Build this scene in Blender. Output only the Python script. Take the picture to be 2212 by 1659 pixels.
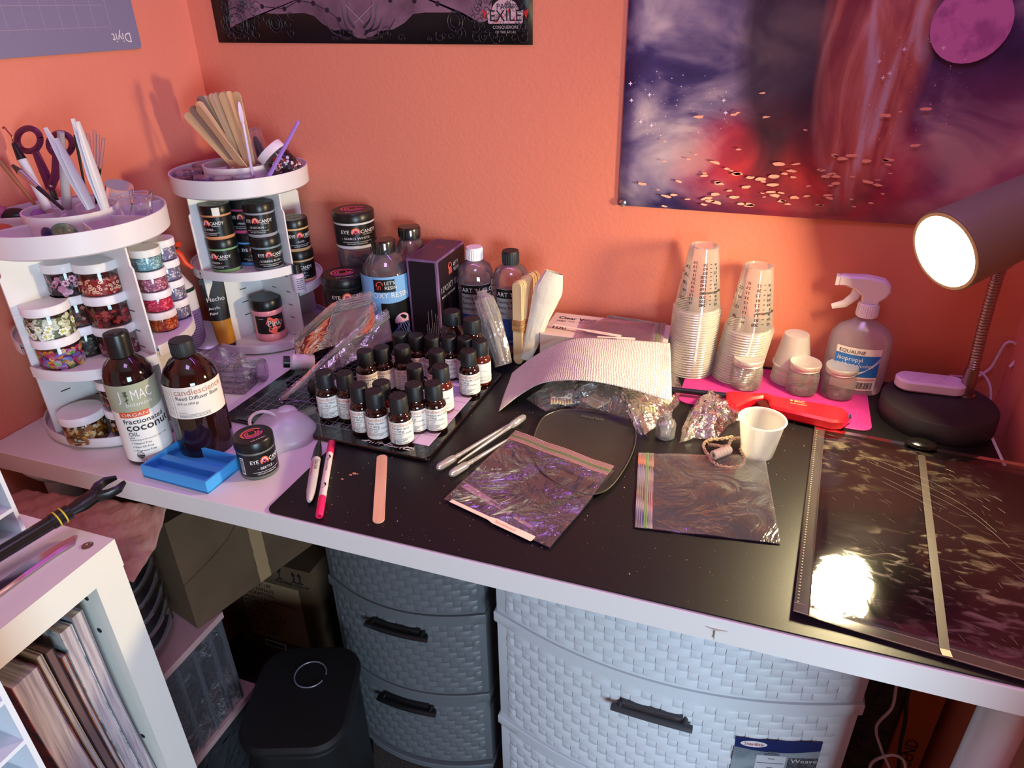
import bpy, math, random
from mathutils import Vector, Matrix
D = bpy.data
for o in list(D.objects): D.objects.remove(o)
SC = bpy.context.scene
COL = SC.collection
RN = random.Random(11)
V = Vector
pi = math.pi
DESK = .73                      # the scene is laid out with the desk top at z = 0; everything is lifted by DESK at the end
def c(r, g, b):
    return tuple((x/12.92 if x <= .04045 else ((x+.055)/1.055)**2.4) for x in (r/255, g/255, b/255))
# ---------------------------------------------------------------- camera
FOC = 1523.807
CP = V((1.01829, -1.15547, .55189))
yaw, pitch, roll = .347422, 1.079476, -.021257
def _rot(p, y, r):
    return Matrix.Rotation(y, 3, 'Z') @ Matrix.Rotation(p, 3, 'X') @ Matrix.Rotation(r, 3, 'Z')
CR = _rot(1.07947621, .347422405, -.0212570128)
cd = D.cameras.new('camera'); cam = D.objects.new('camera', cd); COL.objects.link(cam)
cd.sensor_width = 36; cd.lens = FOC/2212*36; cd.clip_start = .01
cam.matrix_world = Matrix.Translation(CP) @ CR.to_4x4()
SC.camera = cam
# ---------------------------------------------------------------- world, lights, exposure
w = D.worlds.new('world'); SC.world = w; w.use_nodes = True
w.node_tree.nodes['Background'].inputs[0].default_value = (.50, .42, .60, 1)
w.node_tree.nodes['Background'].inputs[1].default_value = .13
SC.view_settings.view_transform = 'Standard'; SC.view_settings.look = 'None'
SC.view_settings.gamma = 1; SC.view_settings.use_curve_mapping = False
SC.view_settings.exposure = -0.02
def area(name, loc, to, sx, sy, power, col):
    l = D.lights.new(name, 'AREA'); l.shape = 'RECTANGLE'; l.size = sx; l.size_y = sy; l.energy = power; l.color = col
    o = D.objects.new(name, l); COL.objects.link(o); o.location = loc
    o.rotation_euler = (V(to)-V(loc)).to_track_quat('-Z', 'Y').to_euler()
    return o
LAMP_E = 350
area('ceiling_light', (1.05, -1.15, 1.66), (.95, -.9, 0), .45, .45, 6.5, (.74, .46, 1.0))
area('led_strip', (.72, -.06, 1.62), (.72, -.3, 0), 1.3, .025, 6, (.42, .16, 1.0))
area('cool_area_lamp', (2.45, -2.35, .10), (1.1, -.5, -.3), .9, .9, 62, (.60, .84, 1.0))  # cool source out of view, added as a free area lamp, no window
# ---------------------------------------------------------------- geometry from the camera calibration (desk / wall planes)
def ray(px, py):
    return CR @ V(((px-1106)/FOC, -(py-829.5)/FOC, -1))
def G(px, py, z=0):
    d = ray(px, py); return CP + d*((z-CP.z)/d.z)
def BW(px, py, y=0):
    d = ray(px, py); return CP + d*((y-CP.y)/d.y)
def XW(px, py, x=0):
    d = ray(px, py); return CP + d*((x-CP.x)/d.x)
def facing(p, off=0):
    return math.atan2(CP.x-p[0], -(CP.y-p[1])) + off
# ---------------------------------------------------------------- materials
MATS = {}
def mat(name, col, rough=.5, metal=0, spec=.5, trans=0, ior=1.45, coat=0, emit=None, es=0, bump=None, vary=None, attr=False, sss=0, sheen=0):
    if name in MATS: return MATS[name]
    m = D.materials.new(name); MATS[name] = m; m.use_nodes = True
    nt = m.node_tree; b = nt.nodes['Principled BSDF']; I = b.inputs
    I['Base Color'].default_value = (*col, 1); I['Roughness'].default_value = rough; I['Metallic'].default_value = metal
    I['Specular IOR Level'].default_value = spec; I['Transmission Weight'].default_value = trans; I['IOR'].default_value = ior
    I['Coat Weight'].default_value = coat; I['Coat Roughness'].default_value = .05
    if sss: I['Subsurface Weight'].default_value = sss; I['Subsurface Radius'].default_value = (.01, .01, .01)
    if emit: I['Emission Color'].default_value = (*emit, 1); I['Emission Strength'].default_value = es
    tc = nt.nodes.new('ShaderNodeTexCoord')
    if attr:
        a = nt.nodes.new('ShaderNodeAttribute'); a.attribute_name = 'Col'; nt.links.new(a.outputs['Color'], I['Base Color'])
    if vary:        # (scale, second colour, low, high)
        n = nt.nodes.new('ShaderNodeTexNoise'); n.inputs['Scale'].default_value = vary[0]; n.inputs['Detail'].default_value = 6
        r = nt.nodes.new('ShaderNodeValToRGB'); e = r.color_ramp.elements
        e[0].position = vary[2]; e[0].color = (*col, 1); e[1].position = vary[3]; e[1].color = (*vary[1], 1)
        if len(vary) > 4:
            mp = nt.nodes.new('ShaderNodeMapping'); mp.inputs['Scale'].default_value = vary[4]
            nt.links.new(tc.outputs['Object'], mp.inputs[0]); nt.links.new(mp.outputs[0], n.inputs[0])
        else: nt.links.new(tc.outputs['Object'], n.inputs[0])
        nt.links.new(n.outputs[0], r.inputs[0]); nt.links.new(r.outputs[0], I['Base Color'])
    if bump:        # (scale, strength, distance)
        n = nt.nodes.new('ShaderNodeTexNoise'); n.inputs['Scale'].default_value = bump[0]; n.inputs['Detail'].default_value = 3
        u = nt.nodes.new('ShaderNodeBump'); u.inputs['Strength'].default_value = bump[1]; u.inputs['Distance'].default_value = bump[2]
        nt.links.new(tc.outputs['Object'], n.inputs[0]); nt.links.new(n.outputs[0], u.inputs['Height']); nt.links.new(u.outputs[0], I['Normal'])
    return m
def film(name, tint=(.97, .97, .97), base=.04, k=1.0, rough=.08, bump=None, haze=0, hcol=(.8, .8, .8)):
    """thin clear plastic: see-through with fresnel gloss, optionally hazy"""
    if name in MATS: return MATS[name]
    m = D.materials.new(name); MATS[name] = m; m.use_nodes = True
    nt = m.node_tree; N = nt.nodes; L = nt.links
    N.remove(N['Principled BSDF']); out = N['Material Output']
    tr = N.new('ShaderNodeBsdfTransparent'); tr.inputs[0].default_value = (*tint, 1)
    gl = N.new('ShaderNodeBsdfGlossy'); gl.inputs[0].default_value = (1, 1, 1, 1); gl.inputs['Roughness'].default_value = rough
    fr = N.new('ShaderNodeFresnel'); fr.inputs[0].default_value = 1.45
    ma = N.new('ShaderNodeMath'); ma.operation = 'MULTIPLY_ADD'; ma.inputs[1].default_value = k; ma.inputs[2].default_value = base; ma.use_clamp = True
    L.new(fr.outputs[0], ma.inputs[0])
    src = tr.outputs[0]
    if haze:
        df = N.new('ShaderNodeBsdfDiffuse'); df.inputs[0].default_value = (*hcol, 1)
        tl = N.new('ShaderNodeBsdfTranslucent'); tl.inputs[0].default_value = (*hcol, 1)
        a = N.new('ShaderNodeMixShader'); a.inputs[0].default_value = .4; L.new(df.outputs[0], a.inputs[1]); L.new(tl.outputs[0], a.inputs[2])
        h = N.new('ShaderNodeMixShader'); h.inputs[0].default_value = haze; L.new(src, h.inputs[1]); L.new(a.outputs[0], h.inputs[2]); src = h.outputs[0]
    mx = N.new('ShaderNodeMixShader'); L.new(ma.outputs[0], mx.inputs[0]); L.new(src, mx.inputs[1]); L.new(gl.outputs[0], mx.inputs[2])
    L.new(mx.outputs[0], out.inputs[0])
    if bump:
        tc = N.new('ShaderNodeTexCoord'); n = N.new('ShaderNodeTexNoise'); n.inputs['Scale'].default_value = bump[0]; n.inputs['Detail'].default_value = 4
        n.inputs['Distortion'].default_value = 1.2
        u = N.new('ShaderNodeBump'); u.inputs['Strength'].default_value = bump[1]; u.inputs['Distance'].default_value = bump[2]
        L.new(tc.outputs['Object'], n.inputs[0]); L.new(n.outputs[0], u.inputs['Height'])
        for s in (gl, fr): L.new(u.outputs[0], s.inputs['Normal'])
    return m
# ---------------------------------------------------------------- mesh builder
_T = {}
def glyphs(s):
    if s not in _T:
        cu = D.curves.new('t', 'FONT'); cu.body = s; cu.resolution_u = 2; cu.size = 1
        ob = D.objects.new('t', cu); me = D.meshes.new_from_object(ob)
        _T[s] = ([tuple(v.co[:2]) for v in me.vertices], [tuple(p.vertices) for p in me.polygons])
        D.objects.remove(ob); D.meshes.remove(me); D.curves.remove(cu)
    return _T[s]
def rrect(w, d, r, n=4):
    o = []
    for (cx, cy, a0) in ((w/2-r, d/2-r, 0), (-w/2+r, d/2-r, 90), (-w/2+r, -d/2+r, 180), (w/2-r, -d/2+r, 270)):
        for i in range(n+1):
            a = math.radians(a0+90*i/n); o.append((cx+r*math.cos(a), cy+r*math.sin(a)))
    return o
def smooth(pts, n=6):
    out = []
    P = [V(p) for p in pts]
    for i in range(len(P)-1):
        a, b, c_, d = P[max(i-1, 0)], P[i], P[i+1], P[min(i+2, len(P)-1)]
        for k in range(n):
            t = k/n
            out.append(.5*((2*b)+(c_-a)*t+(2*a-5*b+4*c_-d)*t*t+(3*b-3*c_+d-a)*t**3))
    out.append(P[-1]); return out
class MB:
    def __init__(s): s.v = []; s.f = []; s.mi = []; s.cc = []; s.k = 0; s.col = None
    def add(s, v, f):
        n = len(s.v); s.v += [tuple(p) for p in v]
        for q in f: s.f.append(tuple(i+n for i in q)); s.mi.append(s.k); s.cc.append(s.col)
        return s
    def box(s, x0, x1, y0, y1, z0, z1):
        v = [(x, y, z) for z in (z0, z1) for x, y in ((x0, y0), (x1, y0), (x1, y1), (x0, y1))]
        return s.add(v, [(3, 2, 1, 0), (4, 5, 6, 7), (0, 1, 5, 4), (1, 2, 6, 5), (2, 3, 7, 6), (3, 0, 4, 7)])
    def rbox(s, w, d, z0, z1, r=.003, ch=.001, cx=0, cy=0, n=3):
        return s.prism([(x+cx, y+cy) for x, y in rrect(w, d, r, n)], z0, z1, ch)
    def prism(s, o, z0, z1, ch=0):
        n = len(o); cx = sum(p[0] for p in o)/n; cy = sum(p[1] for p in o)/n
        def ins(dd):
            q = []
            for i in range(n):
                a, b, e = V(o[i-1][:2]), V(o[i][:2]), V(o[(i+1) % n][:2])
                t = (e-a); t = t.normalized() if t.length else V((1, 0)); q.append((b.x-t.y*dd, b.y+t.x*dd))
            return q
        ar = sum(o[i-1][0]*o[i][1]-o[i][0]*o[i-1][1] for i in range(n))
        if ar < 0: o = o[::-1]
        if ch: R = [(ins(ch), z0), (o, z0+ch), (o, z1-ch), (ins(ch), z1)]
        else: R = [(o, z0), (o, z1)]
        v = [(x, y, z) for q, z in R for x, y in [p[:2] for p in q]]
        f = [tuple(range(n))[::-1], tuple(range((len(R)-1)*n, len(R)*n))]
        for k in range(len(R)-1):
            for i in range(n): j = (i+1) % n; f.append((k*n+i, k*n+j, k*n+n+j, k*n+n+i))
        return s.add(v, f)
    def lathe(s, prof, n=28, cx=0, cy=0, sx=1, sy=1, a0=0, a1=2*pi):
        full = abs(a1-a0-2*pi) < 1e-6; m = n if full else n+1
        v = []; idx = []
        for r, z in prof:
            if r < 1e-7: idx.append([len(v)]*m); v.append((cx, cy, z))
            else:
                idx.append(list(range(len(v), len(v)+m)))
                v += [(cx+sx*r*math.cos(a0+(a1-a0)*i/n), cy+sy*r*math.sin(a0+(a1-a0)*i/n), z) for i in range(m)]
        f = []
        for k in range(len(prof)-1):
            A, B = idx[k], idx[k+1]
            for i in range(n):
                j = (i+1) % m
                q = []
                for t in (A[i], A[j], B[j], B[i]):
                    if t not in q: q.append(t)
                if len(q) > 2: f.append(tuple(q))
        return s.add(v, f)
    def tube(s, pts, r, n=8, cap=True, flat=1.0):
        P = [V(p) for p in pts]; m = len(P); rr = r if isinstance(r, (list, tuple)) else [r]*m
        t0 = (P[1]-P[0]).normalized(); up = V((0, 0, 1)) if abs(t0.z) < .9 else V((1, 0, 0))
        a = t0.cross(up).normalized(); v = []
        for i in range(m):
            t = (P[min(i+1, m-1)]-P[max(i-1, 0)]).normalized()
            a = (a-t*a.dot(t)).normalized(); b = t.cross(a)
            v += [P[i]+(a*math.cos(2*pi*k/n)+b*math.sin(2*pi*k/n)*flat)*rr[i] for k in range(n)]
        f = [(i*n+k, i*n+(k+1) % n, (i+1)*n+(k+1) % n, (i+1)*n+k) for i in range(m-1) for k in range(n)]
        if cap: f += [tuple(range(n))[::-1], tuple(range((m-1)*n, m*n))]
        return s.add(v, f)
    def sheet(s, fn, nu, nv):
        v = [fn(i/nu, j/nv) for j in range(nv+1) for i in range(nu+1)]
        return s.add(v, [(j*(nu+1)+i, j*(nu+1)+i+1, (j+1)*(nu+1)+i+1, (j+1)*(nu+1)+i) for j in range(nv) for i in range(nu)])
    def quad(s, a, b, c_, d): return s.add([a, b, c_, d], [(0, 1, 2, 3)])
    def arc(s, r, a0, a1, z0, z1, n=16):      # wrapped rectangle, angle 0 faces local -Y
        return s.sheet(lambda u, t: (r*math.sin(a0+(a1-a0)*u), -r*math.cos(a0+(a1-a0)*u), z0+(z1-z0)*t), n, 1)
    def ball(s, cx, cy, cz, rx, ry=None, rz=None, n=14, m=8):
        ry = ry or rx; rz = rz or rx
        s.lathe([(math.sin(pi*i/m), 0) for i in range(m+1)], 3) if 0 else None
        v0 = len(s.v); prof = [(rx*math.sin(pi*i/m) if 0 < i < m else 0, cz-rz*math.cos(pi*i/m)) for i in range(m+1)]
        return s.lathe(prof, n, cx, cy, 1, ry/rx)
    def text(s, t, size, o, u, v, al=.0):
        gv, gf = glyphs(t); 
        if not gv: return s
        wd = max(p[0] for p in gv); o, u, v = V(o), V(u).normalized(), V(v).normalized()
        return s.add([o+u*((p[0]-wd*al)*size)+v*(p[1]*size) for p in gv], gf)
    def wtext(s, t, size, r, a, z, al=0, sq=1, vert=False, flip=False):
        gv, gf = glyphs(t)
        if not gv: return s
        wd = max(p[0] for p in gv); out = []
        for x, y in gv:
            x = (x-wd*al)*size*sq; y = y*size
            if flip: x, y = -x, -y
            if vert: x, y = -y, x
            q = a+x/r; out.append((r*math.sin(q), -r*math.cos(q), z+y))
        return s.add(out, gf)
    def dashes(s, r, a, z, wid, h, rn):        # tiny illegible print, wrapped
        x = 0
        while x < wid:
            l = rn.uniform(.0008, .003); l = min(l, wid-x); s.arc(r, a+x/r, a+(x+l)/r, z, z+h, 1); x += l+.0006
        return s
    def fdash(s, o, u, v, wid, h, rn, k=1):
        o, u, v = V(o), V(u).normalized(), V(v).normalized(); x = 0
        while x < wid:
            l = min(rn.uniform(.001, .004)*k, wid-x); p = o+u*x
            s.quad(p, p+u*l, p+u*l+v*h, p+v*h); x += l+.0008*k
        return s
    def xf(s, M_, start=0):
        s.v[start:] = [tuple(M_ @ V(p)) for p in s.v[start:]]; return s
    def build(s, name, m, par=None, ang=40, label=None, cat=None, group=None, kind=None, loc=None, rot=None, solid=0, sub=0, rec=True):
        me = D.meshes.new(name)
        vv = s.v
        if par is None and loc is None and rec and vv:
            xs = [p[0] for p in vv]; ys = [p[1] for p in vv]; zs = [p[2] for p in vv]
            o_ = V(((min(xs)+max(xs))/2, (min(ys)+max(ys))/2, min(zs))); vv = [tuple(V(p)-o_) for p in vv]; loc = o_
        me.from_pydata(vv, [], s.f)
        for mm in (m if isinstance(m, (list, tuple)) else [m]): me.materials.append(mm)
        me.polygons.foreach_set('material_index', s.mi)
        if any(x is not None for x in s.cc):
            at = me.color_attributes.new('Col', 'FLOAT_COLOR', 'CORNER'); a = []
            for p, q in zip(me.polygons, s.cc): a += list((q or (1, 1, 1)))[:3]*0 + [t for _ in range(p.loop_total) for t in (*(q or (1, 1, 1)), 1)]
            at.data.foreach_set('color', a)
        me.update(); me.validate()
        me.shade_smooth(); me.set_sharp_from_angle(angle=math.radians(ang))
        o = D.objects.new(name, me); COL.objects.link(o)
        if par: o.parent = par
        if loc is not None: o.location = loc
        if rot: o.rotation_euler = rot
        if solid:
            md = o.modifiers.new('thickness', 'SOLIDIFY'); md.thickness = solid; md.offset = 0
        if sub:
            md = o.modifiers.new('sub', 'SUBSURF'); md.levels = md.render_levels = sub
        return tag(o, label, cat, group, kind)
def tag(o, label=None, cat=None, group=None, kind=None):
    if label: o['label'] = label
    if cat: o['category'] = cat
    if group: o['group'] = group
    if kind: o['kind'] = kind
    return o
def thing(name, label, cat, loc=(0, 0, 0), rz=0, group=None, rot=None):
    o = D.objects.new(name, None); COL.objects.link(o); o.location = loc; o.rotation_euler = rot if rot else (0, 0, rz)
    o.empty_display_size = .02
    return tag(o, label, cat, group)
def dup(o, par=None, label=None, group=None, loc=None, rz=None):
    q = o.copy(); COL.objects.link(q); q.parent = par
    if label: q['label'] = label
    if group: q['group'] = group
    if loc is not None: q.location = loc
    if rz is not None: q.rotation_euler = (0, 0, rz)
    for ch in [x for x in KIDS(o)]: dup(ch, q)
    return q
def KIDS(o): return [x for x in D.objects if x.parent == o]
def lay(o, a, b, up=(0, 0, 1)):               # orient a thing built along local +X from a to b
    a, b = V(a), V(b); x = (b-a).normalized(); z = V(up); z = (z-x*z.dot(x)).normalized(); y = z.cross(x)
    o.matrix_world = Matrix.Translation(a) @ Matrix((x, y, z)).transposed().to_4x4(); return o
def stand(o, a, b, ref=(0, -1, 0)):           # orient a thing built along local +Z from a to b, local -Y towards ref
    a, b = V(a), V(b); z = (b-a).normalized(); y = -V(ref); y = (y-z*y.dot(z)).normalized(); x = y.cross(z)
    o.matrix_world = Matrix.Translation(a) @ Matrix((x, y, z)).transposed().to_4x4(); return o
# common materials
WHITE = mat('white_plastic', c(226, 222, 222), .38, bump=(300, .03, .001))
WCAP = mat('white_lid_plastic', c(232, 228, 230), .4)
BLACK = mat('black_plastic', c(20, 19, 20), .32)
BLACKM = mat('matte_black_cap', c(24, 23, 25), .5)
INK = mat('black_ink', c(22, 22, 24), .6)
WINK = mat('white_ink', c(225, 222, 220), .5)
RED = mat('red_ink', c(196, 40, 40), .5)
PAPER = mat('label_paper', c(232, 228, 220), .55)
CLEAR = film('clear_plastic', (.96, .96, .97), .03, 1.0, .06)
JARC = film('jar_plastic', (.97, .97, .97), .02, .7, .08)
AMBER = mat('amber_glass', c(34, 12, 8), .06, coat=.6, spec=.6)
AMBER2 = mat('light_amber_glass', c(88, 26, 10), .08, coat=.6)
WOOD = mat('birch_wood', c(214, 176, 132), .6, vary=(40, c(190, 146, 104), .4, .7, (1, 1, .1)))
CONF = mat('confetti', (.8, .8, .8), .4, attr=True)
SC.cycles.transparent_max_bounces = 40
SC.cycles.use_denoising = True
SC.cycles.sample_clamp_indirect = 6
# ================================================================ ROOM
F0 = -DESK; CEIL = 1.70; RX = 1.402
WALL = mat('coral_wall_paint', c(224, 131, 107), .55, bump=(170, .35, .0016))
CEILM = mat('ceiling_paint', c(225, 220, 214), .8)
def struct(name, m, mm): return m.build(name, mm, kind='structure')
struct('wall_back', MB().box(-.1, 3.1, 0, .1, F0, CEIL), WALL)
struct('wall_left', MB().box(-.1, 0, -3.3, 0, F0, CEIL), WALL)
struct('wall_right', MB().box(RX, RX+.1, -.80, 0, F0, CEIL), WALL)
struct('wall_right_far', MB().box(3.1, 3.2, -3.3, .1, F0, CEIL), WALL)
struct('wall_front', MB().box(-.1, 3.2, -3.4, -3.3, F0, CEIL), WALL)
struct('ceiling', MB().box(-.1, 3.2, -3.4, .1, CEIL, CEIL+.08), CEILM)
carpet = mat('grey_brown_carpet', c(92, 82, 74), .95, vary=(420, c(48, 42, 38), .35, .65), bump=(600, 1.0, .006))
struct('floor', MB().box(-.1, 3.2, -3.4, .1, F0-.05, F0), carpet)
tufts = MB(); rr = random.Random(3)
for i in range(9000):
    x, y = rr.uniform(.36, .98), rr.uniform(-.72, -.428)
    if abs(x-.45) < .13 and y > -.67: continue
    a = rr.uniform(0, 6.3); h = rr.uniform(.004, .009); w_ = .0012
    dx, dy = w_*math.cos(a), w_*math.sin(a); lx, ly = rr.uniform(-.003, .003), rr.uniform(-.003, .003)
    tufts.add([(x-dx, y-dy, F0), (x+dx, y+dy, F0), (x+lx, y+ly, F0+h)], [(0, 1, 2)])
tufts.build('carpet_pile', carpet, label='short grey brown carpet pile under the desk', cat='carpet pile', kind='stuff')
# ================================================================ DESK
DW = 1.373; DT = .0325; DD = .60
LAM = mat('white_laminate', c(224, 220, 216), .42, bump=(500, .03, .0005))
desk = thing('desk', 'long white laminate desk filling the nook from wall to wall', 'desk', (DW/2+.001, -DD/2-.001, F0))
MB().rbox(DW, DD, -DT, 0, .004, .0012, 0, 0).build('tabletop', LAM, desk, loc=(0, 0, DESK))
LEGM = mat('white_painted_metal', c(214, 214, 216), .35)
for (x, y) in ((-.622, -.255), (.626, -.262), (-.622, .22), (.626, .22)):
    fl = .042 if x < 0 else .0217
    m = MB(); m.lathe([(0, -DT), (fl, -DT), (fl, -DT-.006), (min(fl, .030), -DT-.022), (.0215, -DT-.03), (.0215, -DESK+.008), (.024, -DESK+.006), (.024, -DESK), (0, -DESK)], 28)
    m.build('leg', LEGM, desk, loc=(x, y, DESK))
m = MB(); q = BW(1545, 1362, -.6012); m.v = []; m.tube([(q.x-.010, -.6012, q.z+.003), (q.x, -.6014, q.z+.002), (q.x+.012, -.6012, q.z+.003)], [.0008, .0022, .0006], 6, flat=.3); m.tube([(q.x, -.6014, q.z+.002), (q.x, -.6018, q.z-.006), (q.x, -.6018, q.z-.010)], [.0022, .0016, .0022], 6, flat=.4); m.build('dried_drip', mat('dried_glue', c(186, 184, 172), .3), desk, loc=(-DW/2-.001, DD/2+.001, DESK))
# black desk pad
PAD = mat('black_desk_pad', c(20, 18, 19), .38, spec=.38, bump=(900, .12, .0004), vary=(700, c(34, 31, 31), .62, .9))
m = MB(); x0, x1 = .484, 1.368
m.prism([(x+(x0+x1)/2, y-.2995) for x, y in rrect(x1-x0, .597, .012, 5)], .0003, .002, .0005)
m.build('desk_pad', PAD, label='large thin black pad covering the right two thirds of the desk', cat='desk pad')
dust = MB(); rr = random.Random(5)
for i in range(420):
    x, y = rr.uniform(.50, 1.12), rr.uniform(-.59, -.18); r = rr.uniform(.0002, .0007)*(1.6 if rr.random() < .05 else 1)
    dust.lathe([(r, .0021), (0, .0021+r*.8)], 4, x, y)
dust.build('dust_specks', mat('dust', c(190, 170, 150), .8), label='pale dust specks scattered on the black desk pad', cat='dust', kind='stuff')
m = MB()
for px, py, r in ((765, 1023, .0035), (757, 1026, .0025), (739, 1035, .0022), (772, 1024, .0015)):
    p = G(px, py, .002); m.lathe([(r, .002), (r*.7, .0028), (0, .003)], 7, p.x, p.y, 1, .6)
m.build('wax_crumbs', mat('tan_wax', c(190, 130, 95), .6), label='few tan wax crumbs on the black pad beside the craft stick', cat='crumbs', kind='stuff')
# ================================================================ WALL POSTERS
PW = lambda px, py: BW(px, py, -.002)
# --- dark map poster
a = BW(475, 92); b = BW(1152, 97); zt = .92
PB = mat('poster_black', c(14, 11, 14), .45)
pm = D.materials.new('map_print'); pm.use_nodes = True; nt = pm.node_tree; B = nt.nodes['Principled BSDF']; B.inputs['Roughness'].default_value = .42
tc = nt.nodes.new('ShaderNodeTexCoord'); no = nt.nodes.new('ShaderNodeTexNoise'); no.inputs['Scale'].default_value = 14; no.inputs['Detail'].default_value = 8
rp = nt.nodes.new('ShaderNodeValToRGB'); e = rp.color_ramp.elements; e[0].position = .3; e[0].color = (*c(62, 42, 56), 1); e[1].position = .7; e[1].color = (*c(142, 104, 124), 1)
nt.links.new(tc.outputs['Object'], no.inputs[0]); nt.links.new(no.outputs[0], rp.inputs[0]); nt.links.new(rp.outputs[0], B.inputs[0])
carv = mat('poster_dark_carving', c(30, 25, 31), .45, vary=(90, c(58, 50, 60), .45, .75, (1, 1, 1)))
zb = (a.z+b.z)/2; xa, xb = a.x, b.x
pt = thing('map_poster', 'dark wall poster of a mauve map inside a black carved frame', 'poster', ((xa+xb)/2, -.001, zb))
W2 = (xb-xa)/2; m = MB()
m.sheet(lambda u, v: (-W2+2*W2*u, -.0012-.0012*math.sin(u*9)*(1-v), v*(zt-zb)+(a.z-zb)*(1-u)*(1-v)+(b.z-zb)*u*(1-v)), 30, 6)
m.build('sheet', PB, pt, solid=.0006)
def px2l(px, py): q = BW(px, py, -.001); return (q.x-(xa+xb)/2, q.z-zb)
m = MB(); fr = MB()
outl = [(500, 60), (540, 40), (575, 28), (600, 30), (660, 28), (680, 34), (700, 52), (724, 66), (745, 64), (775, 82), (800, 84), (825, 66), (850, 64), (875, 50), (895, 30), (920, 27), (1000, 27), (1040, 50), (1062, 40), (1068, -60), (1000, -160), (560, -160), (490, -60)]
pts = [px2l(*p) for p in outl]; cx_ = sum(p[0] for p in pts)/len(pts)
def poly3(mm, P, y, dep=.0004): return mm.add([(x, y, z) for x, z in P], [tuple(range(len(P)))])
ctr = px2l(790, -60)
m.add([(ctr[0], -.0034, ctr[1])]+[(x, -.0034, z) for x, z in pts], [(0, i+1, (i+1) % len(pts)+1) for i in range(len(pts))])
m.build('map_print', pm, pt)
rr = random.Random(9)
m = MB()          # carved ornament: scales, scrolls, medallions
for i in range(150):
    px = rr.choice([rr.uniform(482, 560), rr.uniform(1030, 1140), rr.uniform(560, 1060)]); py = rr.uniform(34, 84) if 560 < px < 1030 else rr.uniform(2, 84)
    if 640 < px < 960 and py < 66: continue
    x, z = px2l(px, py); r = rr.uniform(.004, .011)
    P = smooth([(x+r*(1-t/7)*math.cos(t*1.1+i), -.0036, z+r*(1-t/7)*math.sin(t*1.1+i)) for t in range(7)], 2)
    m.tube(P, .0005, 4)
for px, py, r in ((598, 50, .013), (985, 46, .013), (515, 50, .022)):
    x, z = px2l(px, py)
    for q in (1, .62): m.tube([(x+r*q*math.cos(t/20*2*pi), -.0036, z+r*q*1.1*math.sin(t/20*2*pi)) for t in range(21)], .0007, 4)
m.build('carved_border', carv, pt, kind='stuff')
m = MB()
nodes = [(569, 14), (617, 19), (648, 1), (679, 7), (709, 22), (735, 42)]
for i, (px, py) in enumerate(nodes):
    x, z = px2l(px, py); m.lathe([(0, 0), (.004, 0)], 10); k = len(m.v)-11; m.v[k:] = [(x+p[0], -.0037, z+p[1]) for p in m.v[k:]]
    if i: x0_, z0_ = px2l(*nodes[i-1]); m.tube([(x0_, -.0036, z0_), (x, -.0036, z)], .0006, 4)
for px, py in ((845, 0), (897, 2), (947, 8)):
    x, z = px2l(px, py); m.lathe([(0, 0), (.004, 0)], 10); k = len(m.v)-11; m.v[k:] = [(x+p[0], -.0037, z+p[1]) for p in m.v[k:]]
m.build('map_paths', mat('map_ink', c(30, 16, 26), .5), pt, kind='stuff')
m = MB()         # central spiky crest
for s in (-1, 1):
    for q in ((790, 75, 740, 8), (792, 68, 728, 36), (788, 60, 752, -6), (795, 82, 735, 66), (800, 84, 700, 40)):
        x0_, z0_ = px2l(778+s*(q[0]-778), q[1]); x1_, z1_ = px2l(778+s*(778-q[2]), q[3])
        m.tube(smooth([(x0_, -.0036, z0_), ((x0_+x1_)/2+s*.006, -.0036, (z0_+z1_)/2-.006), (x1_, -.0036, z1_)], 4), [.0022-.0018*t/8 for t in range(9)], 4)
m.build('crest', carv, pt)
m = MB()
for s in (-1, 1):
    x0_, z0_ = px2l(778+s*30, 10); x1_, z1_ = px2l(778-s*10, 50); m.tube([(x0_, -.004, z0_), (x1_, -.004, z1_)], .0006, 4)
m.build('crossed_blades', mat('pale_ink', c(150, 130, 140), .5), pt)
# emblem with its lettering
x, z = px2l(1093, 32); m = MB(); n0 = [(.022*math.cos(t)*1, .017*math.sin(t)) for t in [i*2*pi/24 for i in range(24)]]
m.add([(x+p[0], -.0037, z+.005+p[1]) for p in n0], [tuple(range(24))]); m.add([(x-.028, -.0038, z-.012), (x+.028, -.0038, z-.012), (x+.03, -.0038, z+.006), (x-.03, -.0038, z+.006)], [(0, 1, 2, 3)])
m.build('emblem_ground', mat('emblem_pink', c(196, 160, 170), .5), pt)
m = MB(); m.text('PATH', .0115, (x, -.0042, z+.0075), (1, 0, 0), (0, 0, 1), .5); m.text('OF', .005, (x+.018, -.0042, z+.009), (1, 0, 0), (0, 0, 1), .5)
m.text('EXILE', .022, (x, -.0042, z-.0085), (1, 0, 0), (0, 0, 1), .5)
m.tube([(x+.027*math.cos(t), -.004, z+.008+.018*math.sin(t)) for t in [pi*.1+i*pi*.8/14 for i in range(15)]], .001, 4)
em = m.build('emblem_lettering', INK, pt)
m = MB(); m.text('CONQUERORS', .0062, (x, -.0042, z-.019), (1, 0, 0), (0, 0, 1), .5); m.text('OF THE ATLAS', .0052, (x, -.0042, z-.0255), (1, 0, 0), (0, 0, 1), .5)
m.text('PATH', .0115, (x-.0004, -.0041, z+.0078), (1, 0, 0), (0, 0, 1), .5)
m.build('emblem_caption', mat('caption_ink', c(170, 160, 160), .5), pt)
m = MB()
for s in (-1, 1): m.add([(x+s*.030, -.004, z+.004), (x+s*.038, -.004, z+.008), (x+s*.034, -.004, z-.006)], [(0, 1, 2)])
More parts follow.
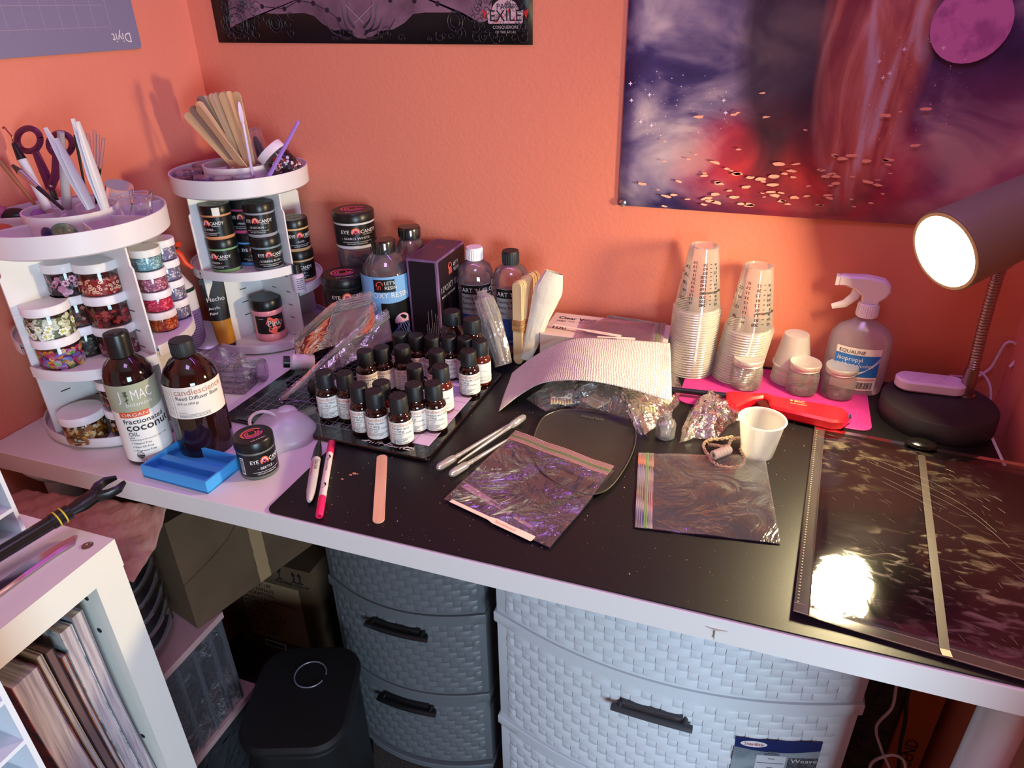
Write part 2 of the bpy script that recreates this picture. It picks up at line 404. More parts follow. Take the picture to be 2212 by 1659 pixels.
for dx_, dz_ in ((-.008, -.002), (.012, -.008), (-.018, -.01), (.004, .004)): m.add([(x+dx_, -.00405, z+dz_), (x+dx_+.005, -.00405, z+dz_-.001), (x+dx_+.002, -.00405, z+dz_+.005)], [(0, 1, 2)])
m.build('emblem_red', RED, pt)
# --- night sky poster: purple clouds, moon, stars and glowing petals (no figures)
A_ = BW(1336, 446); TLx = BW(1360, 0).x; BRx = BW(2135, 480).x; zt2 = .80
px0, px1 = (A_.x+TLx)/2, 1.378; pz0 = .2605; PC = V(((px0+px1)/2, -.002, pz0))
sky = D.materials.new('night_sky_print'); sky.use_nodes = True; nt = sky.node_tree; N = nt.nodes; L = nt.links; B = N['Principled BSDF']
B.inputs['Roughness'].default_value = .42
tc = N.new('ShaderNodeTexCoord'); sp = N.new('ShaderNodeSeparateXYZ'); L.new(tc.outputs['Object'], sp.inputs[0])
def nz(scale, det, dis, st=(1, 1, 1)):
    mp = N.new('ShaderNodeMapping'); mp.inputs['Scale'].default_value = st; mp.inputs['Rotation'].default_value = (0, .5, 0); L.new(tc.outputs['Object'], mp.inputs[0])
    n = N.new('ShaderNodeTexNoise'); n.inputs['Scale'].default_value = scale; n.inputs['Detail'].default_value = det; n.inputs['Distortion'].default_value = dis; L.new(mp.outputs[0], n.inputs[0]); return n.outputs[0]
def ramp(src, st):
    r = N.new('ShaderNodeValToRGB'); el = r.color_ramp.elements
    while len(el) < len(st): el.new(.5)
    for k, (p, q) in enumerate(st): el[k].position = p; el[k].color = (*q, 1)
    L.new(src, r.inputs[0]); return r.outputs[0]
def mth(op, a, b=None, cc=None, cl=False):
    n = N.new('ShaderNodeMath'); n.operation = op; n.use_clamp = cl
    for k, q in enumerate((a, b, cc)):
        if q is None: continue
        if isinstance(q, (int, float)): n.inputs[k].default_value = q
        else: L.new(q, n.inputs[k])
    return n.outputs[0]
def mixc(f, a, b):
    n = N.new('ShaderNodeMix'); n.data_type = 'RGBA'
    if isinstance(f, (int, float)): n.inputs[0].default_value = f
    else: L.new(f, n.inputs[0])
    for k, q in ((6, a), (7, b)):
        if isinstance(q, tuple): n.inputs[k].default_value = (*q, 1)
        else: L.new(q, n.inputs[k])
    return n.outputs[2]
def blob(x, z, sx, sz):     # soft elliptical area of the print, in poster coordinates
    dx = mth('DIVIDE', mth('SUBTRACT', sp.outputs[0], x), sx); dz = mth('DIVIDE', mth('SUBTRACT', sp.outputs[2], z), sz)
    return mth('SUBTRACT', 1, mth('ADD', mth('MULTIPLY', dx, dx), mth('MULTIPLY', dz, dz)), cl=True)
base = ramp(nz(7, 7, .6, (1, 1, 1.6)), [(.30, c(36, 28, 74)), (.44, c(62, 50, 104)), (.54, c(128, 112, 146)), (.66, c(196, 176, 184))])
cl2 = ramp(nz(5, 8, .9), [(.35, c(120, 44, 74)), (.55, c(196, 92, 120)), (.75, c(222, 140, 150))])
low = mth('MULTIPLY_ADD', sp.outputs[2], -4.2, .95, True)
right = mth('MULTIPLY_ADD', sp.outputs[0], 2.2, .35, True)
f = mth('MULTIPLY', low, right, cl=True); col_ = mixc(f, base, cl2)
hw = (px1-px0)/2
fire = blob(-.03, .07, .20, .11); col_ = mixc(mth('MULTIPLY', fire, .95), col_, ramp(nz(11, 5, 1), [(.35, c(120, 20, 28)), (.6, c(214, 52, 44)), (.8, c(240, 120, 90))]))
dk = blob(-.055, .27, .085, .23); col_ = mixc(mth('MULTIPLY', mth('MULTIPLY', dk, 2, cl=True), .8), col_, ramp(nz(9, 4, .8), [(.3, c(18, 12, 26)), (.8, c(58, 26, 44))]))
lt = blob(.045, .25, .075, .24); col_ = mixc(mth('MULTIPLY', mth('MULTIPLY', lt, 2, cl=True), .8), col_, ramp(nz(16, 5, 1.4, (1.6, 1, .35)), [(.35, c(150, 66, 78)), (.52, c(206, 124, 108)), (.68, c(216, 186, 200))]))
L.new(col_, B.inputs[0])
sk = thing('sky_poster', 'large poster of a purple night sky with pink clouds, petals and a moon', 'poster', tuple(PC))
m = MB(); m.sheet(lambda u, v: (-hw+2*hw*u+(TLx-A_.x)*0*(1-v), -.0015-.004*max(0, 1-v*3)*math.sin(u*pi)**2-.0005*math.sin(u*7), v*(zt2-pz0)), 24, 12)
m.build('sheet', sky, sk, solid=.0005)
def sl(px, py): q = BW(px, py, -.006); return q.x-PC.x, q.z-PC.z
m = MB(); x, z = sl(2097, 52); r = .046
m.add([(x+r*math.cos(t*2*pi/32), -.0078, z+r*math.sin(t*2*pi/32)) for t in range(32)], [tuple(range(32))])
m.build('moon', mat('moon_print', c(206, 130, 196), .5, vary=(34, c(170, 100, 170), .5, .62)), sk)
m = MB(); rr = random.Random(21)
SP = [(1363, 180), (1408, 270), (1385, 262), (1404, 204), (1564, 216), (1921, 158), (1953, 106), (1907, 167), (2037, 103), (1899, 132), (1568, 243), (1365, 216)]
for i in range(110):
    if i < len(SP): x, z = sl(*SP[i]); r = .0034
    else:
        x, z = sl(*(rr.choice([(rr.uniform(1362, 1580), rr.uniform(150, 300)), (rr.uniform(1850, 2090), rr.uniform(80, 300))]))); r = rr.uniform(.0005, .0013)
    q = r*.28; m.add([(x+dx_, -.0079, z+dz_) for dx_, dz_ in ((r, 0), (q, q), (0, r), (-q, q), (-r, 0), (-q, -q), (0, -r), (q, -q))], [tuple(range(8))])
m.build('stars', mat('star_print', c(240, 216, 240), .5), sk, kind='stuff')
m = MB()
for i in range(95):
    px = rr.gauss(1700, 170); py = 445-abs(rr.gauss(0, 75)) if px < 1900 else rr.uniform(200, 440)
    if not 1372 < px < 2120: continue
    x, z = sl(px, py); r = rr.uniform(.003, .010); a0 = rr.uniform(-.5, .5)
    m.add([(x+r*q*math.cos(t*2*pi/9+a0), -.0079, z+r*.32*q*math.sin(t*2*pi/9)) for t in range(9) for q in [rr.uniform(.6, 1.1)]], [tuple(range(9))])
m.build('petals', mat('petal_print', c(248, 176, 150), .5), sk, kind='stuff')
m = MB()
q = sl(1345, 438); m.lathe([(0, .003), (.0025, .003), (.0025, .0022), (.0032, .002), (.006, .001), (.006, 0)], 16)
m.xf(Matrix.Translation((q[0], -.0045, q[1])) @ Matrix.Rotation(pi/2, 4, 'X'))
m.build('grommet', mat('steel', c(190, 186, 190), .25, 1), sk)
# --- grey cutting mat on the left wall
p = XW(307, 105, .002); gl_ = thing('wall_cutting_mat', 'grey cutting mat hung upside down on the left wall', 'cutting mat', (.001, p.y-.23, p.z))
GM = mat('grey_mat', c(128, 122, 146), .5, bump=(700, .1, .0004))
m = MB(); m.prism([(x, z+.32) for x, z in rrect(.46, .64, .008)], 0, .002, .0004); m.xf(Matrix(((0, 0, 1, .0), (1, 0, 0, 0), (0, 1, 0, 0), (0, 0, 0, 1))))
m.build('board', GM, gl_)
m = MB()
for i in range(12):
    y = .205-.0254*1.15*i-.03; m.box(.002, .0023, y, y+.0006, .03, .3)
for i in range(9):
    z = .034+.03*i; m.box(.002, .0023, -.22, .18-.01, z, z+.0006)
m.build('grid_lines', mat('mat_line', c(168, 150, 166), .5), gl_)
m = MB(); m.text('Diyit', .020, (.0026, .212, .0245), (0, -1, 0), (0, 0, -1)); m.build('lettering', WINK, gl_)
# ================================================================ DESK LAMP
bx, by = 1.302, -.104
lamp = thing('desk_lamp', 'black desk lamp with a lit round head on a ribbed gooseneck', 'lamp', (bx, by, .002))
LB = mat('lamp_black', c(40, 38, 38), .5, bump=(800, .1, .0003)); LG = mat('lamp_olive_grey', c(126, 120, 96), .42)
STEEL = mat('brushed_steel', c(170, 150, 140), .3, 1)
MB().lathe([(0, 0), (.076, 0), (.077, .002), (.0765, .027), (.0745, .030), (.069, .0305), (.055, .0335), (.02, .036), (0, .036)], 56).build('base', LB, lamp)
lc = V((1.234, -.2, .280)); nrm = V((-.78, -.55, -.30)).normalized()
nb = V((1.337, -.083, .034)); nt_ = lc-nrm*.105+V((0, 0, -.035))
path = smooth([nb, nb+V((-.001, -.001, .05)), V((1.331, -.087, .16)), V((1.326, -.10, .235)), nt_+V((.004, .002, -.02)), nt_+V((0, 0, .02))], 26)
L2 = V(lamp.location)
m = MB(); m.tube([p-L2 for p in path[:26]], [.0105-.0015*i/25 for i in range(26)], 16); m.lathe([(0, .0335), (.0135, .0335), (.0135, .036), (0, .037)], 20, nb.x-bx, nb.y-by)
m.build('neck_sleeve', STEEL, lamp)
m = MB(); gp = path[24:]; rr_ = []
pp = []
for i in range(len(gp)-1):
    for k in range(2): pp.append(gp[i].lerp(gp[i+1], k/2)-L2)
m.tube(pp, [.0078 if i % 3 else .0066 for i in range(len(pp))], 14, True); m.build('gooseneck', STEEL, lamp)
head = MB(); head.lathe([(.0445, .004), (.0495, 0), (.0508, .0), (.0512, .003), (.050, .03), (.0485, .10), (.047, .145), (.040, .155), (0, .157)], 48)
Mh = Matrix.Translation(lc-L2) @ (-nrm).to_track_quat('Z', 'Y').to_matrix().to_4x4()
head.xf(Mh).build('lamp_head', LG, lamp)
m = MB(); m.lathe([(.0495, 0), (.0495, -.0015), (.0455, -.0015), (.0455, .002)], 48); m.xf(Mh).build('lens_ring', mat('cream_ring', c(216, 200, 140), .4), lamp)
m = MB(); m.lathe([(.0457, .0015), (.03, -.0005), (0, -.001)], 48); m.xf(Mh)
m.build('lens', mat('lit_lens', c(255, 244, 214), .4, emit=(1, .83, .46), es=LAMP_E), lamp)
# controller pad with three round buttons, lying on the lamp base
PINKW = mat('pale_pad_plastic', c(222, 204, 214), .45)
q = G(2006, 818, .052); pad = thing('button_pad', 'pale rounded button pad with three round buttons on the lamp base', 'remote', (q.x+.002, q.y-.006, .0386), math.radians(1))
MB().rbox(.094, .040, .0, .017, .0195, .003, n=8).build('case', PINKW, pad)
for dx in (-.028, 0, .028):
    m = MB(); m.lathe([(.0125, .0166), (.0125, .0176), (.0112, .0178), (.0108, .0172), (.004, .0175), (0, .0176)], 26, dx); m.build('button', PINKW, pad)
# white cable behind the lamp
CORD = mat('white_cord', c(214, 190, 200), .5)
pts = [BW(2052, 812, -.03), BW(2095, 815, -.02), BW(2112, 813, -.015), BW(2140, 795, -.012), BW(2158, 765, -.01), BW(2172, 743, -.01), BW(2186, 739, -.01), BW(2200, 748, -.012), BW(2212, 757, -.02)]
e_ = pts[-1]; pts.append(V((RX-.004, e_.y-.01, e_.z-.025)))
MB().tube(smooth(pts, 6), .0021, 8).build('power_cord', CORD, label='thin white cord rising in a loop behind the desk lamp', cat='cord')
MB().tube(smooth([V((1.345, -.022, .055)), V((1.372, -.03, .045)), V((1.384, -.045, .01)), V((1.3885, -.052, -.1))], 6), .0018, 8).build('power_cord', CORD, label='short pale cord dropping over the desk edge right of the lamp base', cat='cord')
# ================================================================ RUBBING ALCOHOL SPRAY BOTTLE
sb = thing('spray_bottle', 'clear flat spray bottle of rubbing alcohol with a white trigger', 'spray bottle', (1.190, -.041, .0036), math.radians(-4)); sb.scale = (.93, .93, .95)
FROST = film('frosted_plastic', (.95, .93, .95), .04, .8, .2, haze=.42, hcol=(.82, .76, .80))
def oval(P, n=36): return MB().lathe([(r, z) for r, z in P], n, sx=1, sy=.62)
m = MB(); m.lathe([(0, 0), (.046, 0), (.0475, .003), (.049, .02), (.0485, .085), (.046, .100), (.036, .113), (.020, .122), (.0135, .128), (.0135, .134)], 40, sy=.58)
m.build('bottle', FROST, sb)
m = MB(); m.lathe([(0, .131), (.0165, .131), (.0165, .132), (.0155, .152), (.0150, .153), (0, .153)], 30); m.build('collar', WCAP, sb)
m = MB()
for k in range(30):
    a_ = k*2*pi/30; m.tube([(.0165*math.cos(a_), .0165*math.sin(a_), .133), (.0157*math.cos(a_), .0157*math.sin(a_), .151)], .0007, 4)
m.build('collar_ribs', WCAP, sb, kind='stuff')
ho = [(-.052, .178), (-.052, .192), (-.046, .194), (-.01, .196), (.014, .193), (.024, .186), (.027, .176), (.022, .165), (.014, .158), (.013, .151), (-.012, .151), (-.014, .165), (-.026, .174), (-.04, .178)]
m = MB(); m.prism([(x, z) for x, z in ho], -.0105, .0105, .003); m.xf(Matrix(((1, 0, 0, 0), (0, 0, 1, 0), (0, 1, 0, 0), (0, 0, 0, 1)))); m.build('spray_head', mat('translucent_white', c(226, 216, 220), .3, sss=.2), sb)
m = MB(); m.box(-.056, -.051, -.0085, .0085, .178, .192); m.build('nozzle', WCAP, sb)
m = MB(); m.tube([V((-.020, 0, .176)), V((-.024, 0, .160)), V((-.036, 0, .146)), V((-.054, 0, .139))], [.005, .005, .0045, .003], 10, flat=1.5); m.build('trigger', WCAP, sb)
def flatlabel(par, z0, z1, hw_, y, bow, mm, name):
    m = MB(); m.sheet(lambda u, v: (-hw_+2*hw_*u, -y+bow*(2*u-1)**2, z0+(z1-z0)*v), 12, 1); return m.build(name, mm, par)
yb = .0292
lb = flatlabel(sb, .010, .084, .034, yb, .0085, PAPER, 'label')
BL = mat('label_blue', c(36, 108, 184), .4)
m = MB(); m.sheet(lambda u, v: (-.034+.068*u, -yb-.0003+.0085*(2*u-1)**2, .034+.038*v), 12, 1); m.build('blue_panel', BL, lb)
def T(m, t, s, x, z, y=yb+.0008, al=0, bow=.0085, hw_=.034):
    n = len(m.v); m.text(t, s, (x, 0, z), (1, 0, 0), (0, 0, 1), al); m.v[n:] = [(p[0], -y+bow*(p[0]/hw_)**2, p[2]) for p in m.v[n:]]
m = MB(); T(m, 'EQUALINE', .0085, -.030, .0745); m.build('brand_text', INK, lb)
m = MB(); T(m, 'isopropyl', .0105, -.031, .061); T(m, 'rubbing alcohol', .0092, -.031, .0515); m.build('product_text', WINK, lb)
m = MB()
for k in range(4): m.tube([(-.012+.046*t/8, -yb-.0008+.0085*((-.012+.046*t/8)/.034)**2, .035+k*.0015+(.034-k*.004)*(t/8)**2.2) for t in range(9)], .0003, 3)
m.build('swoosh_lines', WINK, lb)
m = MB(); m.sheet(lambda u, v: (.004+.028*u, -yb-.0003+.0085*((.004+.028*u)/.034)**2, .0275+.004*v), 4, 1); m.build('warning_strip', mat('dull_red', c(196, 150, 150), .5), lb)
m = MB(); x = .006
while x < .030: w_ = RN.choice((.0004, .0008, .0012)); m.box(x, x+w_, -yb-.0006+.0085*(x/.034)**2, -yb+.0085*(x/.034)**2, .013, .025); x += w_+.0007
m.build('barcode', INK, lb)
# ================================================================ PINK MAT
PK = mat('pink_silicone', c(192, 50, 124), .5, bump=(900, .15, .0003), vary=(30, c(176, 42, 112), .35, .7))
m = MB(); cr = [G(1462, 872), G(1884, 938), G(1856, 826), G(1492, 800)]
cx_ = sum(p.x for p in cr)/4; cy_ = sum(p.y for p in cr)/4
ex = (cr[1]-cr[0]).normalized(); wd = (cr[1]-cr[0]).length; dp = .158
m.prism([(x, y) for x, y in rrect(wd, dp, .017, 6)], .0021, .0042, .0006)
ang_ = math.atan2(ex.y, ex.x); o = m.build('silicone_mat', PK, label='bright pink silicone mat under the jars and lighter', cat='mat', loc=(0, 0, 0), rec=False)
fm = (cr[0]+cr[1])/2; nn = V((-math.sin(ang_), math.cos(ang_), 0)); o.location = (fm.x+nn.x*dp/2, fm.y+nn.y*dp/2, 0); o.rotation_euler = (0, 0, ang_)
# ================================================================ CUP STACKS
CUP = film('cup_plastic', (.98, .98, .98), .03, .8, .1, haze=.24, hcol=(.95, .93, .88))
CUPR = film('cup_rim_plastic', (.93, .93, .92), .10, 1.3, .12, haze=.5, hcol=(.95, .93, .87))
def cup_stack(x, y, n, R0, R1, H, pitch, lean, grp, desc, marks):
    # upside-down cups; only the lowest edge of each covered cup shows
    rim = [(R0-.0012, .0), (R0+.0016, .0), (R0+.0024, .0010), (R0+.0016, .0020), (R0-.0002, .0022)]
    sk = rim+[(R0-.0022, .009)]
    ms = MB().lathe(sk, 40)
    proto = None
    for k in range(n):
        z = .0045+k*pitch; ox = lean[0]*k/n; oy = lean[1]*k/n
        if k == n-1:
            t = thing('measuring_cup', 'printed clear measuring cup topmost on the '+desc, 'cup', (x+ox, y+oy, z), facing((x, y)), grp)
            ex_ = [(R0-(R0-R1)*.3, .3*H), (R1+(R0-R1)*.13, H-.0135), (R1+(R0-R1)*.13-.0008, H-.013), (R1, H-.001), (R1-.003, H), (R1-.004, H-.0025), (0, H-.0025)]
            MB().lathe(rim+[(R0-(R0-R1)*.15, .15*H)]+ex_, 44).build('cup_body', CUP, t)
            mk = MB(); rn = random.Random(n)
            rz = lambda zz: R0-(R0-R1)*zz/H+.0004
            def tt(s, sz, a, zz):
                n0 = len(mk.v); sz *= 1.3; mk.wtext(s, sz, rz(zz), a, zz, 0, flip=True); mk.wtext(s, sz, rz(zz), a+.012, zz+.0002, 0, flip=True)
                for i in range(n0, len(mk.v)):
                    p = mk.v[i]; q = rz(p[2])/rz(zz); mk.v[i] = (p[0]*q, p[1]*q, p[2])
            nums = marks
            for i, s in enumerate(nums):
                zz = H-.022-i*(H-.035)/len(nums); tt(s, .0052, .35, zz); tt('-', .009, .62, zz+.001)
                tt(rn.choice(('15', '10', '25', '3.5', '1.5', '2.0')), .0045, -.25, zz+.002)
                if i % 2: tt(rn.choice(('OZ', 'TBS', 'TSP', 'CC', 'mL')), .005, -.7, zz)
                tt(rn.choice(('1/2', '3/4', '8', '16')), .0045, 1.0, zz-.001)
            tt('Approximately', .0048, 1.35, H*.36); tt('US FLUID OZ', .0045, -1.3, H*.5); tt('Approximately', .0044, -1.2, H*.62)
            mk.build('printed_scale', INK, t, kind='stuff')
        elif proto is None:
            proto = ms.build('measuring_cup', CUPR, loc=(x, y, z), label='rims of identical clear cups nested in the '+desc, cat='cup', group=grp)
        else: dup(proto, loc=(x+ox, y+oy, z))
cup_stack(.939, -.052, 27, .0365, .0225, .104, .0043, (.002, 0), 'nested cups, taller stack', 'taller of the two tall cup stacks', ['30', '60', '80', '100', '120', '140', '160', '180', '200', '220', '240'])
cup_stack(1.0135, -.052, 21, .0365, .0225, .104, .0043, (.012, .003), 'nested cups, shorter stack', 'shorter of the two tall cup stacks', ['12', '20', '1.5', '40', '2.5', '60', '3.5', '80', '200'])
FC = film('frosted_cup', (.92, .92, .92), .05, .7, .3, haze=.55, hcol=(.93, .92, .88))
pr_ = None
for k in range(7):
    R0, R1, H = .0285, .0185, .052
    P = [(R0-.001, 0), (R0+.0012, 0), (R0+.0012, .002), (R0, .0022)]
    if k == 6:
        MB().lathe(P+[(R1+.001, H-.003), (R1, H), (0, H)], 36).build('portion_cup', FC, loc=(1.098, -.041, .0046+k*.0048), label='frosted small cup upside down on top of its short stack', cat='cup', group='short stack of frosted cups')
    elif pr_ is None: pr_ = MB().lathe(P+[(R0-.0025, .012)], 36).build('portion_cup', FC, loc=(1.098, -.041, .0046), label='rims of identical frosted cups nested in the short stack', cat='cup', group='short stack of frosted cups')
    else: dup(pr_, loc=(1.098+.0006*k, -.041, .0046+k*.0048))
q = G(1634, 982, .0)
MB().lathe([(0, .0022), (.0205, .0022), (.0213, .003), (.0298, .056), (.0315, .0562), (.0320, .0575), (.0312, .0585), (.0295, .0582), (.0290, .056), (.0200, .0035), (0, .003)], 44).build('portion_cup', FC, loc=(q.x, q.y, 0), label='single open frosted cup standing upright beside the twine', cat='cup')
# ================================================================ MINI MASON JARS
GLASS = film('jar_glass', (.98, .98, .98), .03, .75, .02, bump=(60, .12, .001), haze=.12, hcol=(.9, .9, .88))
TIN = mat('brushed_tin', c(206, 200, 194), .38, .6, bump=(300, .1, .0003))
def mason(px, py, rz, label):
    q = G(px, py, .056); t = thing('mason_jar', label, 'jar', (q.x, q.y, .0045), rz)
    m = MB()
    for r, z in (): pass
    prof = [(0, .003), (.012, .0015), (.019, 0), (.0232, .003), (.0242, .010), (.0242, .030), (.0225, .037), (.0195, .0405), (.0195, .044)]
    m.lathe(prof, 40)
    sq = lambda p: (lambda a, r: (r*math.cos(a), r*math.sin(a), p[2]))(math.atan2(p[1], p[0]), math.hypot(p[0], p[1])*(1+.05*abs(math.sin(2*math.atan2(p[1], p[0])))*(1 if p[2] < .038 else 0)))
    m.v = [sq(p) for p in m.v]; b = m.build('glass_body', GLASS, t)
    MB().lathe([(0, .0015), (.014, .0035), (.020, .0025), (.0208, .005), (.0150, .0055), (.006, .011), (0, .013)], 30).build('glass_bottom', film('thick_glass', (.93, .94, .95), .05, 1.0, .05, haze=.08), t)
    m = MB(); m.wtext('QUARTS', .0085, .0254, 0, .015, .5); m.build('embossed_lettering', GLASS, t)
    m = MB(); m.lathe([(.0200, .0405), (.0224, .0405), (.0228, .0415), (.0222, .0425), (.0228, .0437), (.0222, .0447), (.0236, .0455), (.0238, .0500), (.0228, .0515), (.0218, .0508), (0, .0511)], 44)
    for k in range(44):
        a_ = k*2*pi/44; m.tube([(.0237*math.cos(a_), .0237*math.sin(a_), .046), (.0237*math.cos(a_), .0237*math.sin(a_), .0495)], .00045, 3)
    m.build('tin_lid', TIN, t)
mason(1618, 771, .2, 'small glass jar with silver lid, leftmost of three, by the tall cups')
mason(1741, 781, -.1, 'small glass jar with silver lid, middle of three, lighter below it')
mason(1820, 789, -1.6, 'small glass jar with silver lid, rightmost of three, against the spray bottle')
# ================================================================ RED UTILITY LIGHTER
RP = mat('red_plastic', c(206, 22, 34), .3)
ol = [(1569, 845), (1584, 843), (1617, 846), (1656, 847), (1671, 853), (1716, 861), (1777, 870), (1820, 879), (1833, 889), (1834, 900), (1822, 909), (1800, 909), (1731, 893), (1671, 879), (1663, 873), (1660, 862), (1650, 856), (1629, 859), (1611, 867), (1592, 876), (1580, 872), (1572, 862)]
zl = .022; L3 = [G(px, py, zl) for px, py in ol]; lt_ = thing('utility_lighter', 'long red utility lighter lying across the pink mat', 'lighter', (L3[4].x, L3[4].y, .0045))
L0 = V(lt_.location)
m = MB(); m.prism([(p.x-L0.x, p.y-L0.y) for p in L3], .0005, .0175, .0035); m.build('handle', RP, lt_)
a_, b_ = G(1574, 855, .014), G(1448, 841, .014); m = MB(); m.tube([a_-L0, b_-L0], .0046, 14); m.build('nozzle_barrel', BLACK, lt_)
m = MB(); tp = [G(*p, .018)-L0 for p in ((1633, 866), (1654, 861), (1664, 880), (1648, 884))]; m.prism([(p.x, p.y) for p in tp], .003, .0135, .001); m.build('trigger', mat('dark_trigger', c(60, 12, 14), .2), lt_)
m = MB(); tp = [G(*p, .012)-L0 for p in ((1812, 912), (1836, 898), (1839, 906), (1815, 921))]; m.prism([(p.x, p.y) for p in tp], .002, .0115, .001); m.build('hanging_clip', mat('chrome', c(220, 220, 220), .08, 1), lt_)
u_ = (G(1777, 880, zl)-G(1716, 870, zl)).normalized(); v_ = V((-u_.y, u_.x, 0)); o_ = G(1722, 869, .0225)-L0
m = MB(); m.text('BIC', .010, (o_.x, o_.y, .0178), u_, v_, .3); m.text('Multi-purpose', .0042, (o_.x-.003, o_.y-.006, .0178), u_, v_, .3)
o2 = o_-u_*.008; m.lathe([(.0022, .0179), (0, .0181)], 8, o2.x, o2.y+.004); m.build('lettering', mat('gold_ink', c(230, 190, 140), .4), lt_)
m = MB(); s_ = [G(*p, .016)-L0 for p in ((1672, 887), (1740, 899), (1810, 914))]; m.tube([(p.x, p.y+.0008, .0095) for p in s_], .0006, 4); m.build('seam', mat('dark_red', c(120, 10, 18), .4), lt_)
# ================================================================ PUCK AND CLEAR FOLDER
q = G(1990, 962, .006)
m = MB(); m.lathe([(0, .001), (.019, .001), (.0205, .003), (.019, .0065), (.012, .0095), (0, .0105)], 32, sx=1, sy=.62); m.build('pebble_weight', mat('glossy_black', c(22, 22, 20), .18), label='smooth black oval weight on the top edge of the clear folder', cat='weight', loc=(q.x, q.y, .0045), rot=(0, 0, -.1))
FA, FB = V((1.1345, -.187)), V((1.1045, -.574)); FD = G(2212, 1478, .004); 
fr_ = 1.397
A2, B2 = FA, FB; C2 = V((fr_, -.603)); D2 = V((fr_, -.203))
fol = thing('sheet_folder', 'large clear sheet folder with scuffed black insert overhanging the desk end', 'folder', (1.25, -.39, .0022))
F2 = V((1.25, -.39)); cor = [p-F2 for p in (B2, C2, D2, A2)]
def bil(u, v): a_ = cor[0].lerp(cor[1], u); b_ = cor[3].lerp(cor[2], u); return a_.lerp(b_, v)
def fz(u, v): return .0008+.0028*math.exp(-((u)/.12)**2)*math.exp(-((v)/.35)**2)+.0012*math.sin(u*5+1)*math.sin(v*4)**2
scuff = D.materials.new('scuffed_black_insert'); scuff.use_nodes = True; nt = scuff.node_tree; N = nt.nodes; L = nt.links; B = N['Principled BSDF']
tc = N.new('ShaderNodeTexCoord')
a = ramp(nz(34, 9, .8, (1, 2.6, 1)), [(.53, (0, 0, 0)), (.66, (1, 1, 1))]); b = ramp(nz(5, 3, 0), [(.42, (0, 0, 0)), (.62, (1, 1, 1))])
f = mth('MULTIPLY', a, b); L.new(mixc(f, c(34, 26, 28), c(150, 136, 110)), B.inputs[0])
r_ = N.new('ShaderNodeMapRange'); r_.inputs[3].default_value = .10; r_.inputs[4].default_value = .5; L.new(f, r_.inputs[0]); L.new(r_.outputs[0], B.inputs['Roughness'])
B.inputs['Coat Weight'].default_value = .7; B.inputs['Coat Roughness'].default_value = .14
bp = N.new('ShaderNodeBump'); bp.inputs['Strength'].default_value = .12; bp.inputs['Distance'].default_value = .002; L.new(nz(9, 3, 1.5), bp.inputs['Height']); L.new(bp.outputs[0], B.inputs['Normal']); L.new(bp.outputs[0], B.inputs['Coat Normal'])
m = MB(); m.sheet(lambda u, v: (*bil(.05+.95*u, .035+.935*v), fz(u, v)+.0004), 20, 20); m.build('black_insert', scuff, fol, solid=.0004)
m = MB(); m.sheet(lambda u, v: (*bil(u, v), fz(u, v)+.0016), 24, 24); m.build('clear_cover', film('folder_film', (.96, .95, .93), .05, 1.1, .05, bump=(14, .18, .003)), fol)
EDG = film('folder_edge', (.92, .91, .90), .08, 1.3, .08, haze=.09, hcol=(.7, .66, .6))
m = MB(); m.sheet(lambda u, v: (*bil(.05*u, v), fz(0, v)+.0021), 3, 24); m.build('punched_strip', EDG, fol)
m = MB(); m.sheet(lambda u, v: (*bil(u, .034*v), fz(u, 0)+.0021), 24, 3); m.build('bottom_seam', EDG, fol)
m = MB(); m.sheet(lambda u, v: (*bil(u, 1-.02*v), fz(u, 1)+.0021), 24, 1); m.build('top_seam', EDG, fol)
m = MB()
for vv in (.002, .034): m.tube([(*bil(i/30, vv), fz(i/30, 0)+.0026) for i in range(31)], .0005, 5)
for uu in (.001, .05): m.tube([(*bil(uu, i/30), fz(0, i/30)+.0026) for i in range(31)], .0005, 5)
m.build('welded_edge', EDG, fol, kind='stuff')
m = MB()
for i in range(74): p = bil(.012, .04+i*.0127); m.lathe([(.0011, .0026+fz(0, .04+i*.0127)), (0, .003+fz(0, .04+i*.0127))], 6, p.x, p.y)
m.build('perforations', mat('perforation_grey', c(120, 112, 96), .5), fol, kind='stuff')
m = MB(); t0, t1 = G(1990, 985, .005).xy-F2, G(2040, 1405, .005).xy-F2; dx = .0044
m.sheet(lambda u, v: (*(t1.lerp(t0, v)+V((-dx+2*dx*u, 0))), .0042), 1, 20); m.build('tape_strip', mat('grey_tape', c(78, 70, 63), .4, bump=(300, .2, .0005)), fol)
t2 = G(2046, 1420, .005).xy-F2
m = MB(); m.sheet(lambda u, v: (*(t2.lerp(t1, v)+V((-dx+2*dx*u, 0))), .0043), 1, 2); m.build('cream_tape_end', mat('cream_tape', c(222, 196, 150), .5), fol)
m = MB(); rr = random.Random(4)      # curved scratches left in the clear cover
for i in range(6):
    q0 = bil(.22+.02*i, .86-.035*i); q1 = bil(.62+.02*i, .72-.05*i); q2 = bil(.86, .40-.02*i); P = smooth([(*q0, .0042), (*q1, .0042), (*q2, .0042)], 14); s0 = rr.randint(0, 8); m.tube(P[s0:s0+rr.randint(8, 19)], .00009, 3)
for i in range(130):
    u, v = rr.uniform(.08, .8), rr.uniform(.06, .9); p = bil(u, v); a_ = -.9+rr.gauss(0, .4); l = rr.uniform(.002, .012)
    m.tube([(p.x, p.y, .0042), (p.x+l*math.cos(a_), p.y+l*math.sin(a_), .0042)], .00008, 3)
m.build('scratches', mat('scratch_white', c(140, 132, 106), .3), fol, kind='stuff')
